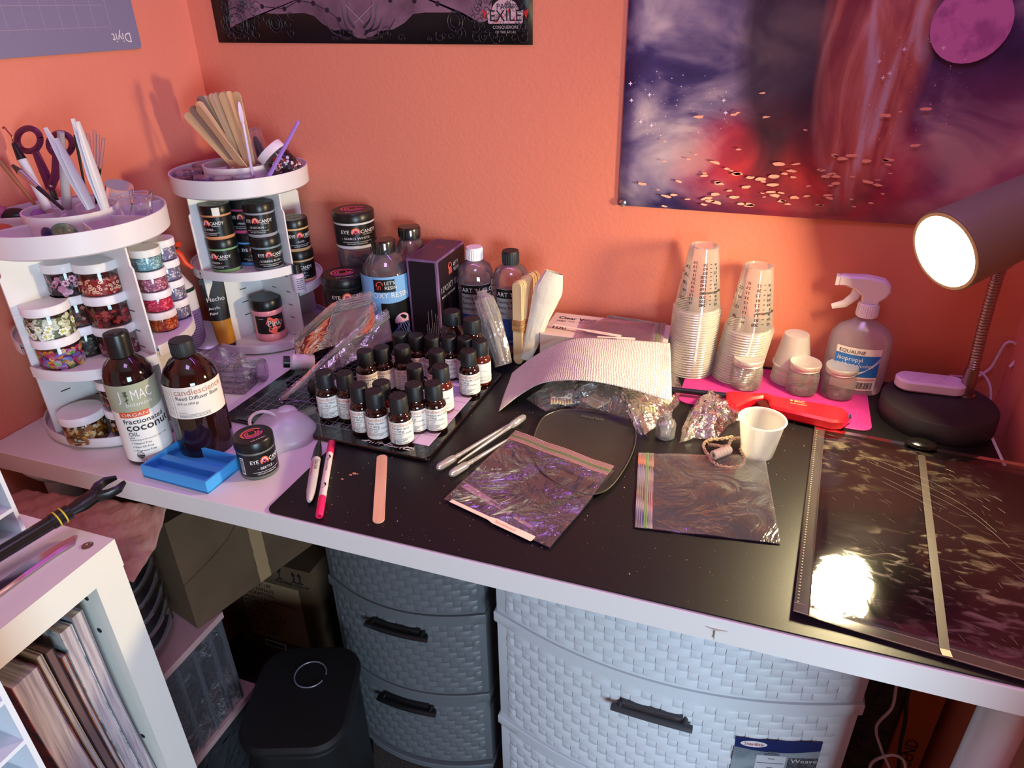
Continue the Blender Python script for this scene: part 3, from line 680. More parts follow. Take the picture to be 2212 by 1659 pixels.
# ================================================================ BLACK GLASS CUTTING MAT
g0 = V((.283, -.430, .0022)); ga = math.radians(-1.8); GW, GH = .352, .275
gm = thing('glass_cutting_mat', 'black glass craft mat with white grid and lavender corner panel under the small bottles', 'glass mat', tuple(g0), ga)
BG = mat('black_glass', c(13, 12, 14), .08, coat=.4)
m = MB(); m.prism([(x+GW/2, y+GH/2) for x, y in rrect(GW, GH, .006)], 0, .0058, .0014); m.build('glass_board', BG, gm)
m = MB(); X0, X1, Y0, Y1 = .020, .226, .030, .256; zz = .0059
nx, ny = 16, 18
for i in range(nx+1): x = X0+(X1-X0)*i/nx; w_ = .00035 if i % 2 else .0006; m.box(x-w_/2, x+w_/2, Y0, Y1, zz-.0001, zz+.00012)
for i in range(ny+1): y = Y0+(Y1-Y0)*i/ny; w_ = .00035 if i % 2 else .0006; m.box(X0, X1, y-w_/2, y+w_/2, zz-.0001, zz+.00012)
m.build('grid_lines', mat('grid_white', c(150, 146, 156), .5), gm, kind='stuff')
m = MB()
for i in range(nx):
    for j in range(ny):
        x = X0+(X1-X0)*(i+.5)/nx; y = Y0+(Y1-Y0)*(j+.5)/ny; m.box(x-.0006, x+.0006, y-.0003, y+.0003, zz, zz+.00012)
m.build('grid_numbers', mat('grid_white', c(150, 146, 156), .5), gm, kind='stuff')
LAV = mat('lavender_panel', c(206, 178, 208), .4)
m = MB(); px0_, px1_, py0_, py1_ = .238, .338, .030, .262; m.prism([(px0_, py0_), (px1_, py0_), (px1_, py1_), (px0_, py1_)], .0058, .0068, .0002); pn = m.build('lavender_panel', LAV, gm)
m = MB()
for i in range(1, 4): x = px0_+.1*i/4; m.box(x-.0002, x+.0002, py0_, py1_, .0067, .0070)
for i in range(1, 9): y = py0_+.232*i/9; m.box(px0_, px1_, y-.0002, y+.0002, .0067, .0070)
m.build('panel_lines', mat('violet_line', c(120, 84, 122), .5), pn, kind='stuff')
m = MB(); gv0 = len(m.v); m.text('Tim Holtz', .019, (.240, .010, .0061), (1, .02, 0), (.45, 1, 0)); m.tube(smooth([(.240, .012, .0062), (.262, .016, .0062), (.288, .012, .0062), (.318, .018, .0062), (.322, .014, .0062)], 5), .0004, 3)
m.build('signature', WINK, gm)
# ================================================================ SMALL FRAGRANCE OIL BOTTLES
GOLDI = mat('thin_orange_ink', c(196, 122, 84), .5); PINKI = mat('thin_pink_ink', c(206, 90, 110), .5)
TEAL = mat('teal_square', c(52, 120, 140), .5); GREY_I = mat('grey_print', c(96, 92, 92), .6)
BODY = [(0, .0012), (.0135, .0), (.0155, .0015), (.0155, .040), (.0150, .0435), (.0122, .0466), (.0112, .048), (.0112, .052)]
CAPP = [(.0105, .0495), (.0122, .0495), (.0123, .0505), (.0119, .0705), (.0112, .0715), (.0015, .0718), (.0012, .0723), (0, .0724)]
body_me = {}
def oil_bottle(px, py, scent, label, amber=False, rot=0, plain=False, clean=True, z=.0082, pinky=False):
    q = G(px, py, z+.0755); t = thing('fragrance_bottle', label, 'bottle', (q.x, q.y, z), facing(q, rot), 'small fragrance bottles on the glass mat'); t.scale = (1.055, 1.055, 1.055)
    def shared(key, name, mm, build, ang=40):
        if key in body_me:
            o = D.objects.new(name, body_me[key]); COL.objects.link(o); o.parent = t; return o
        o = build().build(name, mm, t, ang); body_me[key] = o.data; return o
    shared('b'+str(amber), 'glass_body', AMBER2 if amber else AMBER, lambda: MB().lathe(BODY, 28))
    def capb():
        m = MB().lathe(CAPP, 30)
        for k in range(30): a_ = k*2*pi/30; m.tube([(.0121*math.cos(a_), .0121*math.sin(a_), .0508), (.0118*math.cos(a_), .0118*math.sin(a_), .069)], .00028, 3, False)
        return m
    shared('cap', 'screw_cap', BLACKM, capb)
    r = .0158; l = shared('lab', 'label', PAPER, lambda: MB().arc(r, -1.7, 1.9, .0055, .0385, 26))
    rt = r+.0002; m = MB(); rn = random.Random(px)
    if not plain:
        k = MB(); k.wtext('candlescience', .0072, rt, -.95, .0325, sq=1.0); k.build('brand_text', PINKI if pinky else GOLDI, l)
        m.wtext(scent, .0042, rt, -.93, .0282); m.wtext('1 oz (28 g)', .0039, rt, -.93, .0242); m.wtext('Approved for: Candles', .0031, rt, -.93, .0208)
        m.wtext('Candles : 3-10%', .0022, rt, -.93, .0182); m.wtext('Soaps   : 3-5%', .0022, rt, -.93, .0158)
        m.wtext('Flashpoint: >200F', .0029, rt, -.93, .0106)
    else:
        m.wtext(scent, .003, rt, -.6, .0255)
    m.build('scent_text', INK, l)
    k = MB()
    for zz_ in ((.0142, .0132) if not plain else (.0165, .0150, .0110, .0098)): k.dashes(rt, -.93, zz_, .030, .0004, rn)
    if not plain: k.dashes(rt, -1.15, .012, .0, .0004, rn)
    for j in range(9):
        zz_ = .008+j*.003; k.arc(rt, -1.12, -1.10, zz_, zz_+.002, 1); k.arc(rt, -1.20, -1.185, zz_, zz_+.0024, 1)
    k.build('fine_print', GREY_I, l, kind='stuff')
    if clean and not plain:
        k = MB(); k.arc(rt, -.93, -.68, .0060, .0100, 3); sq_ = k.build('check_square', TEAL, l)
        k = MB(); k.wtext('Clean Scents', .0034, rt, -.60, .0064); k.wtext('Candlescience', .002, rt, -.60, .0092); k.build('clean_text', INK, l)
        k = MB(); R_ = rt+.0002; k.tube([(R_*math.sin(-.80+.075*math.cos(a_)), -R_*math.cos(-.80+.075*math.cos(a_)), .008+.0012*math.sin(a_)) for a_ in [i*.5 for i in range(12)]], .00018, 3); k.build('check_ring', WINK, l)
oil_bottle(699, 803, 'Harvest Moon', 'harvest scent bottle standing leftmost in the group, beside a second bottle', pinky=False)
oil_bottle(743, 805, 'Evergreen', 'evergreen scent bottle, second from the left end of the group', rot=-.25)
oil_bottle(773, 831, 'Apples and Maple', 'apple maple scent bottle just left of the two foremost bottles', rot=-.15)
oil_bottle(807, 844, 'Apple Harvest', 'apple harvest scent bottle without blue square, left of the frontmost bottle', clean=False)
oil_bottle(859, 854, 'Pumpkin Spice', 'pumpkin scent bottle, frontmost of all the small bottles', rot=.1)
oil_bottle(823, 825, 'Vanilla', 'lighter amber bottle half hidden behind the two frontmost bottles', amber=True, rot=.5, plain=True)
oil_bottle(893, 829, 'Vanilla Orchid', 'vanilla orchid bottle right of and behind the frontmost bottle', rot=-.2)
oil_bottle(935, 827, 'Cinnamon and Vanilla', 'cinnamon scent bottle at the right end of the front row', rot=-.05)
oil_bottle(787, 757, 'Cedarwood Blanc', 'cedar scent bottle standing alone behind the left pair, near the plastic bags', rot=-.1)
oil_bottle(823, 749, 'Uncharted', 'bottle touching the right side of the cedar scent bottle', rot=-.25, clean=False)
oil_bottle(868, 748, 'Sea Mist', 'sea mist bottle in the middle of the second row', rot=.15, pinky=True)
oil_bottle(863, 720, 'Amber', 'rear left corner bottle in front of the tall resin bottle', rot=-.7, pinky=True)
oil_bottle(898, 723, 'Sandalwood', 'sandalwood bottle in the rear row before the resin box', rot=-.3)
oil_bottle(933, 726, 'Fig', 'rear row bottle in front of the box corner, third from left', rot=-.8, pinky=True)
oil_bottle(969, 725, 'Rose and Lilac', 'lilac scent bottle in the rear row below the large dark bottle', rot=-.35, pinky=True)
oil_bottle(1004, 729, 'Berry', 'rear row bottle squeezed between lilac and the far right bottle', rot=-.5, pinky=True)
oil_bottle(1036, 735, 'Water - 1 oz', 'light amber bottle at the far right beside the wrapped plastic roll', amber=True, plain=True, rot=.1)
oil_bottle(1011, 757, 'Sweet Vanilla Caramel', 'caramel scent bottle standing apart at the right edge of the panel', rot=-.2)
oil_bottle(942, 757, 'Musk', 'dark bottle in the third row right behind two crossed bottles', rot=-.9)
oil_bottle(951, 790, 'Candle Supply', 'light amber bottle with plain label behind the cinnamon bottle', amber=True, plain=True, rot=.2)
oil_bottle(895, 790, 'Oakmoss', 'dark bottle behind the vanilla orchid bottle, centre of the panel', rot=.5, pinky=True, clean=False)
# two larger dark bottles behind
def boston(name, px, py, h, r, rc, hc, label, rot=0, group=None, z=.0):
    q = G(px, py, z+h); t = thing(name, label, 'bottle', (q.x, q.y, z), facing(q, rot), group); n_ = h-hc
    MB().lathe([(0, .002), (r*.85, 0), (r, .003), (r, n_*.70), (r*.97, n_*.77), (r*.82, n_*.87), (r*.55, n_*.955), (rc*.9, n_*.985), (rc*.88, h-hc*.6)], 40).build('glass_body', AMBER, t)
    m = MB().lathe([(rc*.9, n_), (rc, n_), (rc*1.01, n_+.001), (rc*.98, h-.0012), (rc*.93, h), (0, h)], 32)
    for k in range(36): a_ = k*2*pi/36; m.tube([(rc*math.cos(a_), rc*math.sin(a_), n_+.002), (rc*.985*math.cos(a_), rc*.985*math.sin(a_), h-.002)], .0004, 3, False)
    m.build('screw_cap', BLACKM, t); return t
for px, py, lb_ in ((975, 671, 'larger dark bottle with black cap behind the rear row of small bottles'), (1019, 688, 'larger dark bottle partly hidden by the wrapped plastic roll')):
    t = boston('fragrance_bottle', px, py, .108, .0245, .0145, .022, lb_, -.2, 'two larger dark bottles', .0024)
    l = MB().arc(.0248, -1.6, 1.6, .012, .058, 26).build('label', PAPER, t)
    MB().wtext('candlescience', .0095, .0251, -.9, .050).build('brand_text', PINKI, l); m = MB(); m.wtext('Lavender', .0055, .0251, -.9, .043); m.wtext('4 oz (113 g)', .0045, .0251, -.9, .037); m.build('scent_text', INK, l)
# ================================================================ LARGE LEFT BOTTLES
t = boston('diffuser_base_bottle', 389, 733, .168, .0375, .0155, .020, 'large amber bottle of reed diffuser base with cream label', 0.0)
l = MB().arc(.0378, -1.35, 1.25, .066, .114, 30).build('label', mat('cream_label', c(236, 226, 212), .5), t)
MB().wtext('candlescience', .0125, .0381, -.72, .1025).build('brand_text', mat('copper_ink', c(178, 120, 92), .5), l)
m = MB(); m.wtext('Reed Diffuser Base', .0078, .0381, -.70, .095); m.wtext('16.0 oz (454 g)', .0048, .0381, -.70, .088); m.wtext('Directions:', .0026, .0381, -.70, .075); m.arc(.0381, -.80, -.79, .067, .113, 1)
m.build('label_text', INK, l)
m = MB(); rn = random.Random(2)
for zz_ in (.0725, .0705, .0685): m.dashes(.0381, -.70, zz_, .042, .0007, rn)
for j in range(5):
    z_ = .069
    while z_ < .111: h_ = rn.uniform(.001, .004); m.arc(.0381, -1.25+j*.085, -1.235+j*.085, z_, min(z_+h_, .112), 1); z_ += h_+.0008
m.build('fine_print', GREY_I, l, kind='stuff')
q = G(246, 711, .1935); t = thing('coconut_oil_bottle', 'tall dark bottle of organic coconut oil with green and white label', 'bottle', (q.x, q.y, 0), facing(q, -.05)); r = .0312
q0 = G(314, 986, 0)
MB().lathe([(0, .002), (r*.9, 0), (r, .003), (r, .128), (r*.96, .137), (r*.80, .147), (r*.58, .154), (.0145, .157), (.0140, .165)], 40).build('bottle_body', mat('dark_brown_plastic', c(24, 12, 12), .08, coat=.5), t)
MB().lathe([(.0150, .158), (.0158, .158), (.0158, .185), (.0150, .1885), (.0105, .189), (.0095, .1905), (0, .191)], 36).build('disc_cap', BLACK, t)
l = MB().arc(r+.0003, -1.9, 1.9, .008, .092, 36).build('white_label', PAPER, t)
gl2 = MB(); gl2.sheet(lambda u, v: ((r+.0004)*math.sin(-1.9+3.8*u), -(r+.0004)*math.cos(-1.9+3.8*u), .088+.038*v-(.004*(1-v))*math.cos((u-.5)*3)), 36, 2); l2 = gl2.build('green_label', mat('sage_green', c(160, 164, 138), .5), t)
R2 = r+.0008
m = MB(); m.wtext('J', .021, R2, -.60, .1035, sq=.8); m.wtext('MAC', .021, R2, -.12, .1035, sq=.62); m.wtext('botanicals', .0085, R2, -.38, .0945); m.build('brand_text', WINK, l2)
m = MB(); fx = -.29
m.tube([(R2*math.sin(fx), -R2*math.cos(fx), .099+.012*i/6) for i in range(7)], .0005, 4)
for dx, dz in ((0, .016), (.06, .0135), (-.06, .0135), (.05, .018), (-.05, .018), (.05, .007), (-.05, .005)):
    m.tube([(R2*math.sin(fx), -R2*math.cos(fx), .099+dz*.7), (R2*math.sin(fx+dx), -R2*math.cos(fx+dx), .099+dz)], [.0006, .0014], 5)
m.build('flower_emblem', mat('dark_sage', c(84, 88, 72), .5), l2)
m = MB(); m.arc(R2-.0002, -.80, .42, .078, .0865, 16); ob_ = m.build('orange_band', mat('orange_band', c(214, 84, 40), .5), l)
MB().wtext('ORGANIC', .0066, R2+.0002, -.70, .080, sq=1.45).build('band_text', WINK, ob_)
m = MB(); m.wtext('fractionated', .0100, R2, -.72, .0685, sq=1.15); m.wtext('fractionated', .0100, R2+.0001, -.715, .0687, sq=1.15); m.wtext('coconut', .0160, R2, -.68, .0575, sq=1.15); m.wtext('coconut', .0160, R2+.0001, -.665, .0578, sq=1.15); m.wtext('OIL', .0085, R2, -.66, .0495, sq=1.1)
m.arc(R2, -.66, -.42, .0465, .0471, 4); m.wtext('Moisturizing oil for your hair, skin, + nails', .0030, R2, -.66, .0425)
for k, s_ in enumerate(('Hexane Free', 'Palm Oil Free', 'Fragrance Free')): m.wtext('+ '+s_, .0043, R2, -.64, .0365-.0058*k)
m.wtext('16 fl. oz (473 ml)', .0040, R2, -.42, .0100); m.build('label_text', INK, l)
m = MB(); sc_ = lambda rr0, a0, a1: [(R2*math.sin(-.40+rr0*math.cos(x)/R2), -R2*math.cos(-.40+rr0*math.cos(x)/R2), .0190+rr0*math.sin(x)) for x in [a0+(a1-a0)*i/20 for i in range(21)]]
m.tube(sc_(.0048, 0, 2*pi), .0003, 3); P = sc_(.0047, pi, 2*pi); m.add(P, [tuple(range(21))]); m.wtext('USDA', .0030, R2+.0003, -.40, .0198, .5); m.build('usda_seal', INK, l)
MB().wtext('ORGANIC', .0022, R2+.0006, -.40, .0160, .5).build('seal_text', WINK, l)
# ================================================================ EYE JARS (25 g pigment jars)
RING = [mat('ring_orange', c(232, 110, 60), .45), mat('ring_pink', c(214, 66, 110), .45), mat('ring_blue', c(84, 100, 190), .45), mat('ring_white', c(235, 225, 225), .45)]
CLB = mat('clear_band', c(150, 150, 150), .15, coat=.5)
EYE_ME = {}
def pig_jar(x, y, z, rz, name, band, label, group, s=1.0, colour=True, text=True, word=None, sides=False, big=False):
    """black pigment jar: body, band above and below the label, ribbed black lid with an eye emblem"""
    t = thing('pigment_jar', label, 'jar', (x, y, z), rz, group); t.scale = (s*.985, s*.985, s*1.085)
    r = .0255
    B_ = mat('powder_'+name, band, .45)
    MB().lathe([(0, 0), (r*.95, 0), (r, .0015), (r, .006)], 32).build('pigment_base', B_, t)
    l = MB().lathe([(r, .0055), (r+.0003, .0055), (r+.0003, .036), (r, .036)], 36).build('label', BLACK, t)
    MB().lathe([(r, .0355), (r, .0385), (r*.98, .0395)], 32).build('pigment_band', B_, t)
    if 'lid' in EYE_ME: o = D.objects.new('lid', EYE_ME['lid']); COL.objects.link(o); o.parent = t
    else:
        o = MB().lathe([(r*.96, .0392), (r*1.035, .0392), (r*1.04, .0402), (r*1.035, .0515), (r*.99, .053), (r*.3, .0531), (0, .0531)], 44).build('lid', BLACK, t); EYE_ME['lid'] = o.data
    lidp = o
    ml = [RING[0], RING[1], RING[2], RING[3]] if colour else [mat('olive_ring', c(96, 92, 62), .4)]*4
    m = MB()
    def ann(r0, r1, a0, a1, k):
        m.k = k; m.sheet(lambda u, v: ((r0+(r1-r0)*v)*math.cos(a0+(a1-a0)*u), (r0+(r1-r0)*v)*.82*math.sin(a0+(a1-a0)*u)+.002, .0534), 24, 1)
    ann(.0125, .0150, .3, 3.6, 0); ann(.0125, .0150, 3.7, 6.0, 1); ann(.0080, .0105, .8, 6.4, 1 if colour else 0); ann(.0162, .0168, 0, 3.0, 2); ann(.0050, .0066, 2.2, 6.8, 0); ann(.0108, .0118, 3.2, 6.1, 2)
    m.k = 3; m.text('EYE CANDY', .0040, (0, -.0185, .0534), (1, 0, 0), (0, 1, 0), .5) if colour else 0
    if 'em'+str(colour) in EYE_ME: e_ = D.objects.new('lid_emblem', EYE_ME['em'+str(colour)]); COL.objects.link(e_); e_.parent = lidp
    else: e_ = m.build('lid_emblem', ml, lidp); EYE_ME['em'+str(colour)] = e_.data
    if text:
        R_ = r+.0006; key = 'txt'
        if key in EYE_ME: e_ = D.objects.new('brand_text', EYE_ME[key]); COL.objects.link(e_); e_.parent = l
        else:
            m = MB(); m.wtext('EYE', .0074, R_, -.80, .0238, sq=1.0); m.wtext('EYE', .0074, R_, -.792, .0239, sq=1.0); m.wtext('CANDY', .0074, R_, .19, .0238, sq=.92); m.wtext('CANDY', .0074, R_, .198, .0239, sq=.92); m.wtext('PIGMENTS', .0024, R_, .30, .0212, sq=1.3)
            m.arc(R_, -.75, .75, .0112, .0117, 10); m.wtext('LIMITLESS POSSIBILITIES', .0024, R_, 0, .0080, .5, sq=1.1); e_ = m.build('brand_text', WINK, l); EYE_ME[key] = e_.data
        key = 'eye'
        if key in EYE_ME: e_ = D.objects.new('eye_emblem', EYE_ME[key]); COL.objects.link(e_); e_.parent = l
        else:
            m = MB()
            for k, (rr0, a0, a1) in enumerate(((.0052, -.7, 3.8), (.0036, -.4, 3.5), (.0020, 0, 2*pi))):
                m.k = (0, 3, 1)[k]; m.tube([(R_*math.sin(-.04+rr0*math.cos(x)/R_), -R_*math.cos(-.04+rr0*math.cos(x)/R_), .0262+rr0*math.sin(x)) for x in [a0+(a1-a0)*i/16 for i in range(17)]], (.0009, .0006, .0009)[k], 4)
            e_ = m.build('eye_emblem', RING, l); EYE_ME[key] = e_.data
        MB().wtext('- '+name+' -', .0048, r+.0006, 0, .0150, .5, sq=1.15).build('colour_name', WINK, l)
    m = MB(); a_ = (-1.75 if sides != 'n' else -1.25)
    zz_ = .009
    m.arc(r+.0005, a_-.14, a_+.10, .008, .032, 3); bc = m.build('barcode_patch', PAPER, l)
    m = MB(); z_ = .009
    while z_ < .031: h_ = RN.choice((.0004, .0008, .0011)); m.arc(r+.0007, a_-.12, a_+.08, z_, z_+h_, 3); z_ += h_+.0006
    m.build('barcode', INK, bc, kind='stuff')
    return t
q = G(545, 938, .0575); pig_jar(q.x, q.y, .0, facing(q, .35), 'BEETLE', c(104, 104, 98), 'black pigment jar standing alone beside the blue tray', None, sides='n')
# ================================================================ BLUE TRAY
cn = [G(314, 1007, .018), G(447, 1045, .018), G(514, 984, .018), G(371, 952, .018)]
ctr_ = sum(cn, V((0, 0, 0)))/4; u_ = ((cn[1]-cn[0])+(cn[2]-cn[3])).normalized(); wx = ((cn[1]-cn[0]).length+(cn[2]-cn[3]).length)/2; wy = ((cn[3]-cn[0]).length+(cn[2]-cn[1]).length)/2
BLU = mat('blue_plastic', c(66, 158, 224), .4)
tr = thing('tray', 'bright blue divided plastic tray at the front edge of the desk', 'tray', (ctr_.x, ctr_.y, 0), math.atan2(u_.y, u_.x))
m = MB(); m.box(-wx/2, wx/2, -wy/2, wy/2, 0, .003)
t_ = .0028
for b in ((-wx/2, wx/2, -wy/2, -wy/2+t_), (-wx/2, wx/2, wy/2-t_, wy/2), (-wx/2, -wx/2+t_, -wy/2+t_, wy/2-t_), (wx/2-t_, wx/2, -wy/2+t_, wy/2-t_)): m.box(*b, .0, .0185)
m.build('tray_body', BLU, tr)
MB().box(-wx/2+t_, wx/2-t_, -.0055, .0055, .003, .0145).build('divider', BLU, tr)
# ================================================================ PENS, STICK
def capsule_pen(name, label, a, b, prof, segs, cat='marker'):
    t = thing(name, label, cat); lay(t, a, b); Lg = (V(b)-V(a)).length
    for nm, mm, pr_ in segs(Lg):
        m = MB().lathe([(r, x) for r, x in pr_], 20); m.v = [(p[2], p[0], p[1]) for p in m.v]; m.build(nm, mm, t)
    return t
a_, b_ = G(690, 953, .0085), G(668, 1083, .0085)
SGREY = mat('marker_grey', c(196, 192, 186), .45)
t = capsule_pen('permanent_marker', 'grey permanent marker with black cap', (a_.x, a_.y, .0085), (b_.x, b_.y, .0085), None, lambda L_: [('cap', BLACK, [(0, 0), (.0022, .0005), (.0042, .012), (.0058, .025), (.0063, .046), (.0068, .0475), (0, .0475)]), ('barrel', SGREY, [(0, .045), (.0060, .046), (.0062, L_*.62), (.0058, L_*.85), (.0040, L_*.97), (.0022, L_), (0, L_)])])
m = MB(); m.text('Sharpie', .0078, (.056, 0, .0065), (1, 0, 0), (0, 1, 0)); m.v = [(p[0], p[1]*.9+.001, .0067-max(0, abs(p[1])-.002)*.35) for p in m.v]; m.build('brand_text', INK, t)
m = MB(); m.text('SUPER PERMANENT INK', .0033, (.056, -.0038, .006), (1, 0, 0), (0, 1, 0)); m.build('red_text', RED, t)
a_, b_ = G(717, 958, .0055), G(690, 1118, .0055)
HOT = mat('hot_pink_plastic', c(236, 36, 96), .35)
t = capsule_pen('felt_pen', 'white double ended pen with hot pink caps', (a_.x, a_.y, .0075), (b_.x, b_.y, .0075), None, lambda L_: [('end_cap', HOT, [(0, 0), (.0044, 0), (.0050, .001), (.0052, .031), (0, .031)]), ('barrel', mat('pen_white', c(228, 214, 208), .4), [(0, .031), (.0047, .031), (.0047, L_-.037), (0, L_-.037)]), ('end_cap', HOT, [(0, L_-.037), (.0050, L_-.037), (.0048, L_-.002), (.0040, L_), (.0022, L_), (.0018, L_-.004), (0, L_-.004)])])
m = MB(); m.text('FOOD COLOR PEN', .0036, (.046, -.001, .0050), (1, 0, 0), (0, 1, 0))
for x in (.040, .104): m.tube(smooth([(x, .001, .0050), (x+.006, .0028, .0044), (x+.012, -.001, .0050)], 4), [.0003]+[.0010]*3+[.0003]*5, 4)
m.build('print', INK, t)
def stick(m, w=.0175, L_=.150, th=.0018, ch=.0003):
    o = [(w/2*math.cos(x), L_/2-w/2+w/2*math.sin(x)) for x in [pi*i/8 for i in range(9)]]+[(-w/2*math.cos(x), -L_/2+w/2-w/2*math.sin(x)) for x in [pi*i/8 for i in range(9)]]
    return m.prism(o, 0, th, ch)
a_, b_ = G(826, 988), G(818, 1134); d_ = b_-a_
m = MB(); stick(m, .0145, d_.length+.002); m.build('craft_stick', mat('pale_wood', c(226, 178, 146), .6, vary=(60, c(206, 156, 124), .4, .7, (1, .1, 1))), label='single wooden craft stick lying on the black pad', cat='craft stick', loc=((a_.x+b_.x)/2, (a_.y+b_.y)/2, .0024), rot=(0, 0, math.atan2(d_.y, d_.x)-pi/2))
# ================================================================ SILICONE MOULD behind the jar
SIL = film('milky_silicone', (.9, .9, .9), .04, .6, .35, haze=.72, hcol=(.86, .80, .88))
q = G(590, 950, .01); mo = thing('silicone_mold', 'milky rounded silicone mold with an open hole behind the black jar', 'mold', (q.x-.004, q.y+.022, 0), facing(q))
m = MB()
for (cx_, cy_, r, h) in ((.0, .0, .047, .0), ):
    m.lathe([(.049, 0), (.050, .004), (.047, .012), (.040, .022), (.030, .031), (.020, .0355), (.008, .037), (0, .037)], 36)
def lump(p):
    x, y, z = p; k = 1+.10*math.cos(3*math.atan2(y, x)+.6)+.05*math.sin(5*math.atan2(y, x)); return (x*k, y*k, z*(1+.10*math.sin(x*70)*math.cos(y*60)))
m.v = [lump(p) for p in m.v]; m.build('dome', SIL, mo)
m = MB(); P = [(-.019+.019*math.cos(t), -.004+.016*math.sin(t), .034+.008*math.sin(t)-.002*math.cos(t)) for t in [i*2*pi/26 for i in range(27)]]; m.tube(P, .0024, 8); m.build('opening_rim', SIL, mo)
m = MB(); m.ball(.014, .012, .030, .017, .015, .013); m.build('rounded_lobe', SIL, mo)
# ================================================================ ROTATING ORGANIZERS
def organizer(name, label, cx, cy, R, a_front, shelves, inner_r, dividers):
    t = thing(name, label, 'organizer', (cx, cy, 0)); H = .281
    MB().lathe([(0, .004), (R*.86, .004), (R*.86, 0), (R*.90, 0), (R-.002, .004), (R, .007), (R, .020), (R-.0022, .020), (R-.0022, .0095), (0, .0095)], 72).build('base_disc', WHITE, t)
    Rp = R-.004
    for k in range(4):
        a = math.radians(a_front-45+90*k); m = MB()
        o = [(.001, .0095), (Rp, .0095), (Rp, H-.030), (Rp-.004, H-.026), (Rp-.004, H), (.001, H)]
        m.prism(o, -.0013, .0013); m.xf(Matrix.Rotation(a, 4, 'Z') @ Matrix(((1, 0, 0, 0), (0, 0, -1, 0), (0, 1, 0, 0), (0, 0, 0, 1)))); pn_ = m.build('panel', WHITE, t)
        s = MB()
        for z in (.05, .075, .10, .13, .155, .185):
            for r0 in (.035, .078):
                for sd in (-1, 1):
                    s.quad(*[(x, sd*.0016, z+dz) for x, dz in ((r0, 0), (r0+.013, .0), (r0+.013, .0016), (r0, .0016))])
        s.xf(Matrix.Rotation(a, 4, 'Z')).build('slots', mat('slot_dark', c(58, 42, 40), .8), pn_, kind='stuff')
    for k, z in enumerate(shelves):
        if z is None: continue
        a0 = math.radians(a_front-45+90*k)+.02; a1 = a0+pi/2-.04; Rs = R-.0005; m = MB()
        m.lathe([(.002, z-.003), (Rs-.002, z-.003), (Rs-.002, z-.010), (Rs, z-.010), (Rs, z+.0055), (Rs-.0022, z+.0055), (Rs-.0024, z), (.002, z)], 22, a0=a0, a1=a1)
        m.build('shelf', WHITE, t)
    zt_ = H
    m = MB(); m.lathe([(0, zt_), (R-.004, zt_), (R, zt_+.003), (R+.0008, zt_+.032), (R-.0014, zt_+.032), (R-.0026, zt_+.004), (0, zt_+.004)], 80); m.build('top_tray', WHITE, t)
    if inner_r:
        m = MB(); m.lathe([(inner_r, zt_+.003), (inner_r+.0015, zt_+.040), (inner_r-.0007, zt_+.040), (inner_r-.002, zt_+.003)], 60); m.build('inner_ring', WHITE, t)
        for r0, r1, zz_, lst in dividers:
            for a in lst:
                m = MB(); m.box(r0, r1, -.0009, .0009, zt_+.003, zt_+zz_); m.xf(Matrix.Rotation(math.radians(a), 4, 'Z')); m.build('divider', WHITE, t)
    return t
AX, AY, AR = .1225, -.445, .1185
BX, BY, BR = .1440, -.119, .1145
oA = organizer('rotating_organizer', 'white rotating organizer full of craft jars at the left front of the desk', AX, AY, AR, -58, [.122, .132, None, .155], .058, [(.020, .0565, .036, (0, 60, 120, 180, 240, 300)), (.0585, AR-.002, .030, (-150, -105, -30, 10, 60, 120))])
oB = organizer('rotating_organizer', 'white rotating organizer in the back corner holding black pigment jars', BX, BY, BR, -64, [.1525, .108, None, .150], .058, [(.022, .0565, .036, (-120, -75, -20, 20, 80, 140))])
# ---------------------------------------------------------------- craft jars with white lids
def inside(rn, r, z0, z1, cols, n, size, shape=6, core=None):
    m = MB(); m.col = core or cols[0]; m.lathe([(0, z0), (r*.93, z0), (r*.93, z1*.96), (0, z1*.96)], 20)
    for i in range(n):
        m.col = rn.choice(cols); a = rn.uniform(0, 2*pi); z = rn.uniform(z0+.001, z1); s = size*rn.uniform(.7, 1.15); ta = rn.uniform(-.9, .9); tb = rn.uniform(-.5, .5)
        q = []
        for k in range(shape):
            x, y = s*math.cos(2*pi*k/shape), s*math.sin(2*pi*k/shape)
            q.append(V((x, (x*math.sin(tb)+y*math.sin(ta))*.35, y*math.cos(ta))))
        R_ = Matrix.Rotation(a, 3, 'Z'); o_ = V((math.sin(-a)*0, -r*.955, 0)); v = [R_ @ (p+o_)+V((0, 0, z)) for p in q]
        m.add(v+[p-(R_ @ V((0, -1, 0)))*.0006 for p in v], [tuple(range(shape)), *[(k, (k+1) % shape, shape+(k+1) % shape, shape+k) for k in range(shape)]])
        if rn.random() < .25:      # a few on top
            rr0 = r*.85*math.sqrt(rn.random()); m.add([(rr0*math.cos(a)+p.x, rr0*math.sin(a)+p.z, z1*.965+.0004+p.y*.6+.0006) for p in q], [tuple(range(shape))])
    return m
